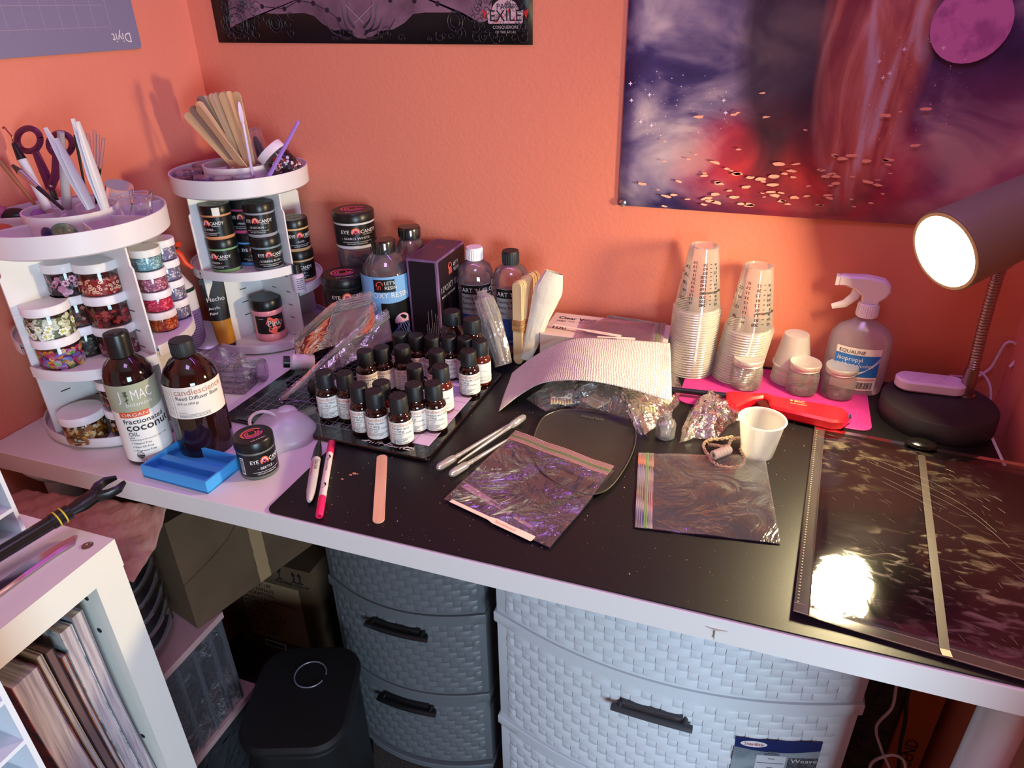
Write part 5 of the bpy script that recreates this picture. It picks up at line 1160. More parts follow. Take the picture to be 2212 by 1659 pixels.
# epoxy bottles
LBLU = mat('pale_blue_label', c(120, 168, 216), .4)
def epoxy(x, y, h, r, front, label):
    t = thing('resin_bottle', label, 'bottle', (x, y, 0), facing((x, y), .05), 'large clear resin bottles'); 
    MB().lathe([(0, .002), (r*.92, 0), (r, .004), (r, h*.66), (r*.97, h*.72), (r*.86, h*.79), (r*.62, h*.86), (.019, h*.895), (.0165, h*.905), (.0165, h*.93)], 44).build('clear_body', film('smoky_bottle', (.86, .84, .88), .07, 1.3, .05, haze=.12, hcol=(.8, .78, .82)), t)
    MB().lathe([(0, .003), (r*.95, .003), (r*.965, .006), (r*.965, h*.68), (0, h*.68)], 32).build('resin_fill', mat('resin_liquid', c(40, 34, 46), .1, coat=.4), t)
    m = MB().lathe([(.0165, h*.905), (.0195, h*.91), (.0198, h*.985), (.0185, h), (0, h)], 32)
    for k in range(30): a_ = k*2*pi/30; m.tube([(.0196*math.cos(a_), .0196*math.sin(a_), h*.915), (.0198*math.cos(a_), .0198*math.sin(a_), h*.98)], .0006, 3, False)
    m.build('cap', BLACK, t)
    MB().lathe([(.0202, h*.90), (.0206, h*.985), (.019, h*1.004), (0, h*1.004)], 24).build('shrink_wrap', CLEAR, t)
    if front:
        l = MB().arc(r+.0004, -1.7, 1.7, .012, .152, 36).build('label', BLACK, t); R_ = r+.0008
        m = MB(); m.sheet(lambda u, v: (R_*math.sin(-1.7+3.4*u), -R_*math.cos(-1.7+3.4*u), .112+.040*v-.0075*math.cos(2.2*(u-.5)*2)*(1-v)), 36, 2); b1 = m.build('blue_band', LBLU, l)
        m = MB(); m.arc(R_, -1.7, -.38, .070, .114, 8); m.lathe([(.016, 0)], 3) if 0 else None; b2 = m.build('blue_panel', LBLU, l)
        R2_ = R_+.0004; m = MB(); m.arc(R2_, -.60, .24, .125, .1475, 8); b3 = m.build('logo_panel', BLACK, l)
        m = MB(); m.wtext("LET'S", .0085, R2_+.0004, -.18, .1385); m.wtext('RESIN', .0085, R2_+.0004, -.18, .1300); m.build('logo_text', WINK, b3) if 0 else m.build('logo_text', WINK, l)
        m = MB(); cx_, cz_ = -.37, .1385
        m.tube([(R2_*math.sin(cx_+.0055*math.cos(a)/R2_), -(R2_+.0006)*math.cos(cx_+.0055*math.cos(a)/R2_), cz_+.0055*math.sin(a)) for a in [i*pi/10-.2 for i in range(13)]], .0007, 4)
        for dx in (-.004, -.0013, .0013, .004): m.tube([(R2_*math.sin(cx_+(dx)/R2_), -(R2_+.0006)*math.cos(cx_), cz_-.001), (R2_*math.sin(cx_+(dx*1.2)/R2_), -(R2_+.0006)*math.cos(cx_), cz_-.0085)], .0005, 3)
        m.build('logo_emblem', mat('coral_print', c(214, 80, 70), .5), l)
        m = MB()
        for d_ in (0, .004): m.wtext('EPOXY RESIN', .0135, R2_, -.98+d_, .1145, sq=.98)
        m.wtext('B', .024, R2_, -.86, .090); m.build('product_text', WINK, l)
        m = MB(); jx, jz = .42, .070
        m.add([(R2_*math.sin(jx+.0145*math.cos(a)/R2_), -R2_*math.cos(jx+.0145*math.cos(a)/R2_), jz+.014*max(math.sin(a), -.25)) for a in [i*2*pi/26 for i in range(26)]], [tuple(range(26))]); m.build('jellyfish_cap', mat('jelly_pink', c(216, 140, 180), .4, vary=(90, c(230, 200, 220), .4, .6)), l)
        m = MB(); rn = random.Random(4)
        for k in range(8):
            x0_ = -.010+.0028*k; P = smooth([(R2_*math.sin(jx+(x0_+(x0_-.0*k)*j*.25+.0025*math.sin(j*2+k))/R2_), -(R2_+.0002)*math.cos(jx+x0_/R2_), jz-.003-.0085*j*(1+.12*(k % 3))) for j in range(5)], 4); m.tube(P, [.0009*(1-i/len(P)*.7) for i in range(len(P))], 3)
        m.build('jellyfish_tentacles', mat('jelly_blue', c(120, 130, 210), .4), l)
    return t
epoxy(.4125, -.117, .205, .0435, True, 'tall black and blue labelled resin bottle, front one of two')
epoxy(.423, -.0385, .207, .0355, False, 'unlabelled clear resin bottle behind the blue labelled one')
# resin box
cb = [(.463, -.130), (.524, -.130), (.522, -.012), (.458, -.012)]; bxm = thing('resin_box', 'tall black and mauve carton of epoxy resin beside the bottles', 'box', (.4895, -.071, 0)); bl_ = V((.4895, -.071, 0)); w_, d_ = .0285, .0595; hB = .180
MAU = mat('mauve_box_print', c(132, 96, 136), .45, vary=(30, c(104, 72, 112), .4, .65)); BXB = mat('black_box_print', c(26, 20, 26), .35)
MB().rbox(2*w_, 2*d_, 0, hB, .0006, .0004).build('carton', MAU, bxm)
m = MB(); e = .0004
m.quad((-w_+.004, -d_-e, .0), (w_-.004, -d_-e, .0), (w_-.004, -d_-e, hB-.004), (-w_+.004, -d_-e, hB-.004)); f1_ = m.build('front_panel', BXB, bxm)
m = MB(); m.quad((w_+e, -d_+.005, 0), (w_+e, d_-.003, 0), (w_+e, d_-.003, hB-.004), (w_+e, -d_+.005, hB-.004)); f2_ = m.build('side_panel', BXB, bxm)
m = MB(); m.quad((-w_+.003, -d_+.002, hB+e), (w_-.003, -d_+.002, hB+e), (w_-.003, d_-.003, hB+e), (-w_+.003, d_-.003, hB+e)); m.build('top_flap', mat('dark_mauve', c(74, 48, 70), .4), bxm)
m = MB(); x_ = w_+e*2.5
m.text('EPOXY RESIN', .0165, (x_, -d_+.008, .118), (0, 1, 0), (0, 0, 1)); m.text('EPOXY RESIN', .0165, (x_, -d_+.0085, .118), (0, 1, 0), (0, 0, 1)); m.text("LET'S", .0095, (x_, .004, .152), (0, 1, 0), (0, 0, 1)); m.text('RESIN', .0095, (x_, .004, .1425), (0, 1, 0), (0, 0, 1)); m.text('RATIO 1:1 BY VOLUME', .0055, (x_, -d_+.010, .108), (0, 1, 0), (0, 0, 1)); m.build('side_text', WINK, f2_)
m = MB(); m.tube([(x_, -.010+.0065*math.cos(a), .156+.0065*math.sin(a)) for a in [i*pi/10-.2 for i in range(13)]], .0008, 4)
for dx in (-.0045, -.0015, .0015, .0045): m.tube([(x_, -.010+dx, .155), (x_, -.010+dx*1.3, .1425)], .0006, 3)
m.build('side_emblem', mat('coral_print', c(214, 80, 70), .5), f2_)
m = MB(); m.text("LET'S", .0055, (-.004, .012, hB+.001), (1, 0, 0), (0, 1, 0)); m.text('RESIN', .0055, (-.004, .005, hB+.001), (1, 0, 0), (0, 1, 0)); m.build('top_text', mat('coral_print', c(214, 80, 70), .5), bxm)
m = MB(); rn = random.Random(3)
for k in range(7): m.fdash((.002+.0035*k, -d_-.0012, .008), (0, 0, 1), (1, 0, 0), rn.uniform(.045, .085), .0007, rn, .6)
m.build('fine_print', WINK, f1_, kind='stuff')
# hardener bottles
def glow(x, y, h, capm, label, word, blue):
    r = .033; t = thing('resin_bottle', label, 'bottle', (x, y, 0), facing((x, y), .1), 'art resin bottles')
    MB().lathe([(0, .002), (r*.92, 0), (r, .004), (r, h*.70), (r*.96, h*.76), (r*.80, h*.825), (r*.5, h*.865), (.0125, h*.875), (.0125, h*.9)], 40).build('clear_body', film('rosy_clear_bottle', (.93, .88, .88), .05, 1.2, .06, haze=.12, hcol=(.86, .74, .76)), t)
    MB().lathe([(0, .003), (r*.95, .003), (r*.965, .006), (r*.965, h*.58), (0, h*.58)], 28).build('resin_fill', film('lilac_resin', (.70, .62, .72), .04, .6, .1, haze=.5, hcol=(.52, .42, .54)), t)
    m = MB().lathe([(.0125, h*.875), (.0145, h*.88), (.0148, h*.985), (.0138, h), (0, h)], 28)
    for k in range(26): a_ = k*2*pi/26; m.tube([(.0147*math.cos(a_), .0147*math.sin(a_), h*.885), (.0147*math.cos(a_), .0147*math.sin(a_), h*.98)], .0005, 3, False)
    m.build('cap', capm, t)
    l = MB().arc(r+.0004, -.95, .75, .020, .125, 20).build('label', mat('silver_label', c(150, 148, 150), .4), t); R_ = r+.0008
    hb_ = MB().arc(R_, -.95, .75, .108, .124, 14).build('black_header', BLACK, l); MB().arc(R_, -.95, .75, .020, .070, 14).build('blue_panel', mat('deep_blue', c(36, 60, 130), .4), l)
    MB().wtext(word, .0110, R_+.0005, -.88, .1115).build('header_text', WINK, l)
    m = MB(); m.wtext('Casting & Coating', .0072, R_+.0003, -.88, .099); m.wtext('Epoxy Resin', .0072, R_+.0003, -.88, .089); m.wtext('HARDENER' if not blue else 'RESIN', .0062, R_+.0003, -.88, .078); m.build('label_text', INK, l)
    MB().wtext('16 fl oz (473 mL)', .0055, R_+.0004, -.80, .026).build('volume_text', WINK, l)
    m = MB(); m.arc(R_, .85, 1.9, .03, .13, 14); b_ = m.build('back_label', PAPER, t); m = MB(); rn = random.Random(2)
    for k in range(18): m.dashes(R_+.0004, .95, .035+.005*k, .026, .0012, rn)
    m.build('fine_print', INK, b_, kind='stuff')
glow(.553, -.050, .184, WCAP, 'clear art resin bottle with white cap', "ART 'N GLOW", False)
glow(.621, -.052, .184, BLACKM, 'clear art resin bottle with black cap, behind the banded craft sticks', "ART 'N GLOW", True)
# banded craft sticks bundle
p0, p1 = G(1111, 613, .150), G(1150, 585, .150)
t = thing('craft_stick_bundle', 'bundle of pale craft sticks held by a brown band, standing on edge', 'craft sticks', (p0.x+.004, p0.y, .0028)); dv = V((.18, 1, 0)).normalized(); n_ = 20
so = None; ang2 = math.atan2(dv.y, dv.x)-pi/2
for i in range(n_):
    p = dv*(.0032*i)
    if so is None: m = MB(); stick(m, .0175, .150); m.v = [(x, z, y+.075) for x, y, z in m.v]; so = m.build('craft_stick', mat('cream_wood', c(232, 200, 150), .6, vary=(50, c(206, 168, 116), .4, .7, (1, 1, .1))), t, loc=p, rot=(0, 0, ang2))
    else:
        q = D.objects.new('craft_stick', so.data); COL.objects.link(q); q.parent = t; q.location = p+V((RN.uniform(-.0006, .0006), 0, RN.uniform(0, .002))); q.rotation_euler = (RN.uniform(-.01, .01), RN.uniform(-.01, .01), ang2)
o_ = rrect(.0215, .0032*n_+.003, .004); m = MB(); m.prism(o_, .062, .082, .001); mid = dv*(.0032*(n_-1)/2); m.xf(Matrix.Translation(mid) @ Matrix.Rotation(ang2, 4, 'Z')); m.build('band', mat('brown_band', c(176, 132, 84), .5, vary=(60, c(140, 96, 56), .4, .6, (1, 1, 8))), t)
# wrapped plastic roll and white paper cone
WR = film('wrap_film', (.93, .92, .90), .10, 1.8, .12, bump=(26, .9, .006), haze=.28, hcol=(.88, .84, .78))
def leaner(name, label, cat, a, b, rad, mm, fl, wob, solid=0, nseg=18):
    t = thing(name, label, cat); stand(t, a, b, (.2, -1, 0)); L_ = (V(b)-V(a)).length; rn = random.Random(int(L_*1e5)); m = MB(); N_ = 30; rows = []
    for i in range(nseg+1):
        k = i/nseg; r = rad(k); rows.append([(r*math.cos(2*pi*j/N_)*(1+wob*math.sin(j*1.7+i*.5)), r*fl*math.sin(2*pi*j/N_)*(1+wob*math.cos(j*2.9+i*.3)), k*L_) for j in range(N_)])
    m.add([p for r_ in rows for p in r_], [(i*N_+j, i*N_+(j+1) % N_, (i+1)*N_+(j+1) % N_, (i+1)*N_+j) for i in range(nseg) for j in range(N_)])
    m.build('outer_wrap', mm, t, ang=25); return t, L_
t, L_ = leaner('plastic_sleeve_roll', 'crumpled clear plastic roll leaning at the right of the small bottles', 'plastic roll', (.640, -.150, .014), (.588, -.110, .128), lambda k: .0165*(.75+.45*math.sin(k*2.4+.3))*(1 if k < .93 else .55), WR, .55, .06)
m = MB(); m.tube([(0, 0, .006), (0.001, 0, L_*.5), (0, 0, L_*.9)], [.007, .0105, .008], 12, flat=.5); m.build('inner_sleeves', mat('pale_sleeves', c(206, 196, 182), .5, bump=(80, .6, .003)), t)
t, L_ = leaner('paper_cone', 'white tissue paper cone leaning against the craft stick bundle', 'paper', (.668, -.118, .014), (.712, -.096, .168), lambda k: .010+.017*k**1.1 if k < .8 else .0236-.045*(k-.8), mat('tissue_white', c(212, 204, 188), .6, bump=(40, .5, .004), sss=.1), .40, .05)
# ================================================================ GLOVE BOX with bags and test strips on top
cA, cB, cD = G(1197, 681, .066), G(1452, 708, .066), G(1157, 742, .066)
gx0, gx1, gy1, gy0 = .694, .902, -.020, -.118; hG = .066
gb = thing('glove_box', 'pale carton of clear vinyl gloves behind the paper towel', 'box', ((gx0+gx1)/2, (gy0+gy1)/2, .0024)); gwx, gwy = (gx1-gx0)/2, (gy1-gy0)/2
MB().rbox(2*gwx, 2*gwy, 0, hG-.0024, .001, .0006).build('carton', mat('cream_carton', c(212, 192, 178), .5), gb)
m = MB(); zt3 = hG-.0018
for k in (0, .0004): m.text('Clear Vinyl Gloves', .0145, (-gwx+.012+k, gwy-.026, zt3), (1, 0, 0), (0, 1, 0))
m.text('- Latex Free  - Powder Free', .0065, (-gwx+.012, gwy-.036, zt3), (1, 0, 0), (0, 1, 0)); m.text('100', .0185, (-gwx+.010, -gwy+.028, zt3), (1, 0, 0), (0, 1, 0)); m.text('Large', .007, (-gwx+.012, -gwy+.060, zt3), (1, 0, 0), (0, 1, 0)); m.build('box_print', INK, gb)
m = MB(); m.quad((-gwx-.0004, -gwy+.01, .02), (-gwx-.0004, gwy-.03, .02), (-gwx-.0004, gwy-.03, .05), (-gwx-.0004, -gwy+.01, .05)); m.build('side_patch', mat('grey_side', c(110, 100, 104), .6), gb)  # plain grey patch on the left end of the carton
GRNZ = film('green_zip', (.5, .75, .45), .08, 1.2, .15, haze=.45, hcol=(.42, .70, .34)); ZF = film('zip_strip', (.92, .93, .92), .10, 1.5, .1, haze=.30, hcol=(.78, .80, .78)); BAGF = film('bag_film', (.95, .94, .95), .05, 1.6, .12, bump=(20, .8, .007), haze=.07, hcol=(.72, .68, .70))
def zipbag(name, label, corners, z, fz_, zside, mm=BAGF, group=None, nrm_=None, nu=26, nv=22):
    """corners in order bl, br, tr, tl (world xy); zip runs along the side zside (0 bottom,1 right,2 top,3 left)"""
    cs = [V((p[0], p[1], 0)) for p in corners]; o_ = sum(cs, V((0, 0, 0)))/4; t = thing(name, label, 'bag', (o_.x, o_.y, z), 0, group)
    def B(u, v): a_ = (cs[0]-o_).lerp(cs[1]-o_, u); b_ = (cs[3]-o_).lerp(cs[2]-o_, u); return a_.lerp(b_, v)
    m = MB(); m.sheet(lambda u, v: (*B(u, v).xy, .0006+fz_(u, v)), nu, nv); m.sheet(lambda u, v: (*B(u, v).xy, .0002+.4*fz_(u, v)), nu, nv); m.build('bag_film', mm, t)
    S = {0: lambda s, k: (s, k), 1: lambda s, k: (1-k, s), 2: lambda s, k: (s, 1-k), 3: lambda s, k: (k, s)}[zside]
    for nm, m2, ks, rad in (('zip_ridges', ZF, (.012, .028, .044, .098, .112), .0006), ('green_zip', GRNZ, (.066, .080), .0010)):
        m = MB()
        for k in ks: m.tube([(*B(*S(i/24, k)).xy, .0011+fz_(*S(i/24, k))) for i in range(25)], rad, 5)
        m.build(nm, m2, t, kind='stuff' if nm == 'zip_ridges' else None)
    m = MB(); m.sheet(lambda u, v: (*B(*S(u, v*.125)).xy, .0009+fz_(*S(u, v*.125))), 24, 3); m.build('zip_strip', ZF, t)
    return t, B
flat = lambda a: (lambda u, v: a*(.5+.5*math.sin(7*u+3*v))*(u*(1-u)*4)**.5*.5)
def tri_xy(px, py, z): p = G(px, py, z); return (p.x, p.y)
cl = lambda P: [(x, min(y, -.006)) for x, y in P]
zipbag('zip_bag', 'clear green zip bag lying askew at the back of the glove box', cl([tri_xy(1265, 706, .069), tri_xy(1400, 738, .069), (.872, -.020), (.790, -.010)]), .0668, flat(.0015), 2)
zipbag('zip_bag', 'clear zip bag with green zip at its right end, on the glove box', [tri_xy(1240, 742, .071), tri_xy(1430, 748, .071), (.890, -.022), (.752, -.040)], .0688, flat(.0015), 1)
BLOT = mat('blotter_paper', c(240, 214, 196), .6)
def blotter(label, a, b, z, text, flip=False, w_=.0045, par=None, name='scent_strip'):
    a, b = V((*a, z)), V((*b, z)); L_ = (b-a).length
    t = MB().prism([(0, -w_*.55), (L_*.48, -w_*.55), (L_*.55, -w_), (L_-.001, -w_), (L_, -w_+.001), (L_, w_-.001), (L_-.001, w_), (L_*.55, w_), (L_*.48, w_*.55), (0, w_*.55)], 0, .0006).build(name, BLOT, label=label, cat='scent strip', loc=(0, 0, 0), rec=False)
    lay(t, a, b)
    if text: m = MB(); m.text(text, .0062, (L_*.56, -.002, .0008), (1, 0, 0), (0, 1, 0)); m.build('handwriting', mat('pink_pen', c(200, 130, 120), .5), t)
    return t
blotter('white scent strip with handwriting resting on the zip bag behind the paper towel', tri_xy(1195, 702, .072), tri_xy(1341, 727, .072), .0722, 'Neon orchid')
blotter('white scent strip peeking out just above the paper towel', tri_xy(1290, 728, .073), tri_xy(1372, 733, .073), .0732, '')
t = thing('card_packet', 'white card packet with a red square behind the paper towel', 'packet', tuple(G(1447, 722, .05))); t.location.z = .0026
t.location.x = .905-.0; t.location.y = -.030; MB().box(.002, .030, -.035, .020, 0, .060).build('packet', mat('white_card', c(222, 206, 214), .5), t); MB().box(.006, .018, -.028, -.010, .060, .0604).build('red_square', RED, t)
# ================================================================ PAPER TOWEL over a crumpled bag
back = [(1106, 806, .012), (1160, 766, .036), (1235, 733, .068), (1330, 733, .076), (1447, 741, .075)]
front = [(1077, 889, .0035), (1128, 850, .020), (1178, 826, .044), (1262, 822, .058), (1360, 840, .054), (1451, 869, .046)]
Pb = smooth([G(*p) for p in back], 10); Pf = smooth([G(*p) for p in front], 8); n1, n2 = len(Pb)-1, len(Pf)-1
def tw(u, v):
    def at(P, n, s): s = s*n; i = min(int(s), n-1); return P[i].lerp(P[i+1], s-i)
    p = at(Pf, n2, u).lerp(at(Pb, n1, u), v); p.z += .006*math.sin(v*pi)*u+.0015*math.sin(u*9+v*5)*v*(1-v)*4; return p
tm = D.materials.new('embossed_paper_towel'); tm.use_nodes = True; nt = tm.node_tree; N = nt.nodes; L = nt.links; B = N['Principled BSDF']; B.inputs['Base Color'].default_value = (*c(214, 206, 192), 1); B.inputs['Roughness'].default_value = .85
at_ = N.new('ShaderNodeUVMap'); at_.uv_map = 'UVMap'
vo = N.new('ShaderNodeTexVoronoi'); vo.inputs['Scale'].default_value = 46; vo.inputs['Randomness'].default_value = .25; mp = N.new('ShaderNodeMapping'); mp.inputs['Scale'].default_value = (1.9, 1, 1)
wv = N.new('ShaderNodeTexNoise'); wv.inputs['Scale'].default_value = 3; mx = N.new('ShaderNodeVectorMath'); mx.operation = 'MULTIPLY_ADD'; mx.inputs[1].default_value = (.06, .06, 0)
L.new(at_.outputs[0], mp.inputs[0]); L.new(mp.outputs[0], wv.inputs[0]); L.new(wv.outputs[1], mx.inputs[0]); L.new(mp.outputs[0], mx.inputs[2]); L.new(mx.outputs[0], vo.inputs['Vector'])
bp = N.new('ShaderNodeBump'); bp.inputs['Strength'].default_value = .6; bp.inputs['Distance'].default_value = .0026; L.new(vo.outputs['Distance'], bp.inputs['Height']); L.new(bp.outputs[0], B.inputs['Normal'])
rp_ = ramp(vo.outputs['Distance'], [(.05, c(128, 118, 102)), (.30, c(212, 204, 190))]); L.new(rp_, B.inputs['Base Color'])  # shade in the embossed dents painted as darker dots in the base colour
m = MB(); NU, NV = 60, 34; m.sheet(lambda u, v: tw(u, v), NU, NV)
o = m.build('paper_towel', tm, label='embossed white paper towel draped over the crumpled bag', cat='paper towel', solid=.0008)
uv = o.data.uv_layers.new(name='UVMap')
for lp in o.data.loops: i = lp.vertex_index; uv.data[lp.index].uv = ((i % (NU+1))/NU, (i//(NU+1))/NV)
# crumpled clear bag under the towel, with wick bundles inside
def crumple(name, label, outline, zc, hfun, mm, seed, nr=9, par=None, amp=.006, base=.0024, group=None):
    P = [G(px, py, base) for px, py in outline]; ctr = sum(P, V((0, 0, 0)))/len(P); Q = []
    n_ = len(P)
    for i in range(n_):
        for k in range(4): Q.append(P[i].lerp(P[(i+1) % n_], k/4)-ctr)
    rn = random.Random(seed); m = MB(); N_ = len(Q); v = []
    t = thing(name, label, 'bag', (ctr.x, ctr.y, base), 0, group)
    for j in range(nr+1):
        k = 1-j/nr
        for i, q in enumerate(Q):
            h = hfun(k); j1 = amp*(rn.random()-.5)*(1 if 0 < j else .3); v.append((q.x*k+j1, q.y*k+amp*(rn.random()-.5)*(1 if j else .3), max(0, h+amp*1.3*(rn.random()-.5)*(1 if j else 0))))
    m.add(v, [(j*N_+i, j*N_+(i+1) % N_, (j+1)*N_+(i+1) % N_, (j+1)*N_+i) for j in range(nr) for i in range(N_)]); m.build('crumpled_film', mm, t, ang=12); return t, ctr
CR1 = film('crumpled_clear', (.97, .97, .95), .05, 1.2, .08, bump=(45, 1.0, .006), haze=.20, hcol=(.88, .86, .78))
bagt, bc_ = crumple('clear_bag', 'big crumpled clear bag of wick bundles under the paper towel', [(1136, 862), (1170, 838), (1200, 812), (1330, 790), (1462, 802), (1474, 840), (1466, 872), (1440, 905), (1392, 940), (1378, 938), (1360, 915), (1310, 900), (1240, 885), (1180, 889)], 0, lambda k: .040*(1-k**2.4), CR1, 5)
TAN = mat('waxed_wick', c(206, 190, 150), .6)
def wick(px, py, z, rz, n_=7):
    q = G(px, py, z); t = thing('wick_bundle', {1215: 'pale ribbed wick bundle inside the bag near its left end', 1290: 'pale ribbed wick bundle in the middle of the crumpled bag', 1400: 'pale ribbed wick bundle showing at the right end of the crumpled bag', 1440: 'small ribbed wick bundle beside the towel corner'}[px], 'wick bundle', tuple(q), rz, 'wick bundles in the crumpled bag')
    for k in range(n_):
        m = MB(); m.tube([(.0042*(k-n_/2), -.014, .001*math.sin(k)), (.0042*(k-n_/2), .014, .001*math.cos(k))], .0020, 7); m.build('wick', TAN, t)
    m = MB(); m.tube([(-.0042*n_/2, 0, .0025), (.0042*n_/2-.003, 0, .0025)], .0012, 6); m.build('tie', mat('tie_white', c(220, 216, 206), .5), t)
wick(1215, 862, .018, .3, 8); wick(1290, 868, .014, -.5, 8); wick(1400, 880, .018, .2, 6); wick(1440, 862, .012, -.2, 5)
CR2 = film('crumpled_cellophane', (.96, .95, .93), .08, 1.7, .05, bump=(60, 1.0, .006), haze=.14, hcol=(.9, .86, .76))
crumple('cellophane', 'small crumpled cellophane wrapper between the glass bottle and the lighter', [(1526, 838), (1545, 850), (1572, 868), (1606, 900), (1588, 912), (1570, 920), (1545, 950), (1500, 946), (1468, 957), (1474, 925), (1490, 888)], 0, lambda k: .026*(1-k**2), CR2, 9, nr=7, amp=.006, base=.0046)
# ================================================================ SMALL OBJECTS ON THE PAD
q = G(1441, 896, .038); t = thing('glass_bottle', 'tiny open clear glass bottle on the black pad', 'bottle', (q.x, q.y, .0022)); GLS = film('clear_glass', (.98, .98, .98), .05, .9, .02, haze=.14, hcol=(.9, .9, .88))
MB().lathe([(0, .002), (.0125, .0), (.0140, .0015), (.0140, .022), (.0125, .0255), (.0075, .028), (.0062, .0295), (.0062, .0305), (.0072, .031), (.0062, .0325), (.0072, .034), (.0062, .0355), (.0066, .039), (.0058, .0395), (.0050, .039), (.0050, .028), (.011, .024), (.0122, .020), (.0122, .005), (0, .004)], 36).build('glass_body', GLS, t)
MB().lathe([(0, .0015), (.0125, .0015), (.0128, .006), (.006, .007), (.004, .012), (0, .0125)], 24).build('thick_base', GLS, t)
# twine and tube
TW = mat('jute_twine', c(222, 200, 156), .8, bump=(500, .6, .001), vary=(500, c(160, 126, 84), .4, .6))
tp = [(1582, 944, .007), (1560, 948, .005), (1530, 952, .004), (1520, 962, .004), (1524, 975, .004), (1532, 985, .003), (1540, 998, .004), (1560, 1008, .004), (1590, 1009, .004), (1606, 1000, .004), (1606, 985, .006), (1600, 970, .010), (1606, 955, .011), (1598, 947, .011), (1580, 950, .010), (1574, 962, .008), (1560, 965, .006), (1545, 962, .006), (1530, 960, .006)]
P = smooth([G(px, py, z) for px, py, z in tp], 8); m = MB(); o_ = P[0]
for s_ in range(2):
    Q = []
    for i, p in enumerate(P): a = i*1.0+s_*pi; Q.append(p+V((math.cos(a)*.0009, math.sin(a)*.0009, math.sin(a)*.0009)))
    m.tube(Q, .0017, 6)
tw_ = m.build('twine', TW, label='loose loop of jute twine around a small ribbed tube', cat='twine')
a_, b_ = G(1540, 984, .010), G(1572, 972, .010); t = thing('ribbed_tube', 'short cream ribbed tube lying inside the twine loop', 'tube'); lay(t, a_, b_); L_ = (b_-a_).length+.004; pr_ = [(.0035, 0), (.0055, 0)]
for k in range(6): pr_ += [(.0066, L_*(k+.2)/6), (.0066, L_*(k+.5)/6), (.0056, L_*(k+.75)/6)]
pr_ += [(.005, L_), (.0035, L_), (.0035, 0)]; m = MB().lathe(pr_, 22); m.v = [(p[2], p[0], p[1]) for p in m.v]; m.build('ribbed_wall', mat('cream_silicone', c(214, 192, 166), .4, sss=.1), t)
# pipettes
PIP = film('pipette_plastic', (.92, .92, .90), .10, 1.6, .15, haze=.38, hcol=(.88, .86, .80))
for lb_, pa, pb, za, zb in (('clear pipette with its bulb at the lower left, upper of the two', (944, 1012), (1108, 912), .0085, .010), ('clear pipette with its bulb at the upper right, crossing the other', (1134, 899), (989, 1000), .012, .006), ('clear pipette lying closest to the zip bag, bulb at lower left', (972, 1026), (1102, 946), .0085, .006)):
    A_, B_ = G(*pa, za), G(*pb, zb); t = thing('pipette', lb_, 'pipette'); lay(t, A_, B_); L_ = (B_-A_).length
    m = MB().lathe([(0, 0), (.003, .0005), (.0052, .004), (.0056, .010), (.0056, .026), (.0050, .031), (.0032, .035), (.0031, .039)], 18); m.v = [(p[2], p[0], p[1]) for p in m.v]; m.build('bulb', PIP, t)
    m = MB().lathe([(.0031, .038), (.0036, .040), (.0030, .042), (.0028, L_*.55), (.0018, L_*.9), (.0012, L_), (0, L_)], 14); m.v = [(p[2], p[0], p[1]) for p in m.v]; m.build('stem', PIP, t)
# black plate
ol = [(1196, 892), (1225, 886), (1262, 889), (1300, 894), (1340, 903), (1362, 912), (1372, 926), (1374, 955), (1362, 992), (1340, 1030), (1318, 1056), (1298, 1068), (1270, 1072), (1235, 1062), (1200, 1045), (1165, 1018), (1150, 985), (1152, 950), (1162, 920), (1175, 902)]
P = [G(px, py, .006) for px, py in ol]; cpl = sum(P, V((0, 0, 0)))/len(P); Pq = smooth([p-cpl for p in P+[P[0]]], 3)[:-1]
t = thing('black_plate', 'glossy black rounded plate half under the zip bag', 'plate', (cpl.x, cpl.y, .0022)); m = MB(); N_ = len(Pq); v = []
for k, z in ((.93, 0), (1, .0055), (.985, .0062), (.95, .0045), (.5, .0035)): v += [(p.x*k, p.y*k, z) for p in Pq]
v.append((0, 0, .0035)); v.append((0, 0, 0)); f = [(j*N_+i, j*N_+(i+1) % N_, (j+1)*N_+(i+1) % N_, (j+1)*N_+i) for j in range(4) for i in range(N_)]+[(4*N_+i, 4*N_+(i+1) % N_, 5*N_) for i in range(N_)]+[((i+1) % N_, i, 5*N_+1) for i in range(N_)]
m.add(v, f); m.build('plate_body', mat('plate_black', c(50, 46, 42), .4, bump=(600, .25, .0004), vary=(500, c(74, 68, 60), .6, .85)), t)
m = MB(); m.tube([(p.x*.992, p.y*.992, .0062) for p in Pq]+[(Pq[0].x*.992, Pq[0].y*.992, .0062)], .0006, 5); m.build('grey_rim', mat('grey_rim', c(84, 76, 64), .35), t)  # lighter grey line along the top of the plate rim
q = G(1254, 902, .006)-cpl; m = MB(); m.text('nourish', .0115, (q.x, q.y, .0058), (1, -.08, 0), (.08, 1, 0)); m.build('lettering', mat('faded_print', c(92, 88, 82), .5), t)
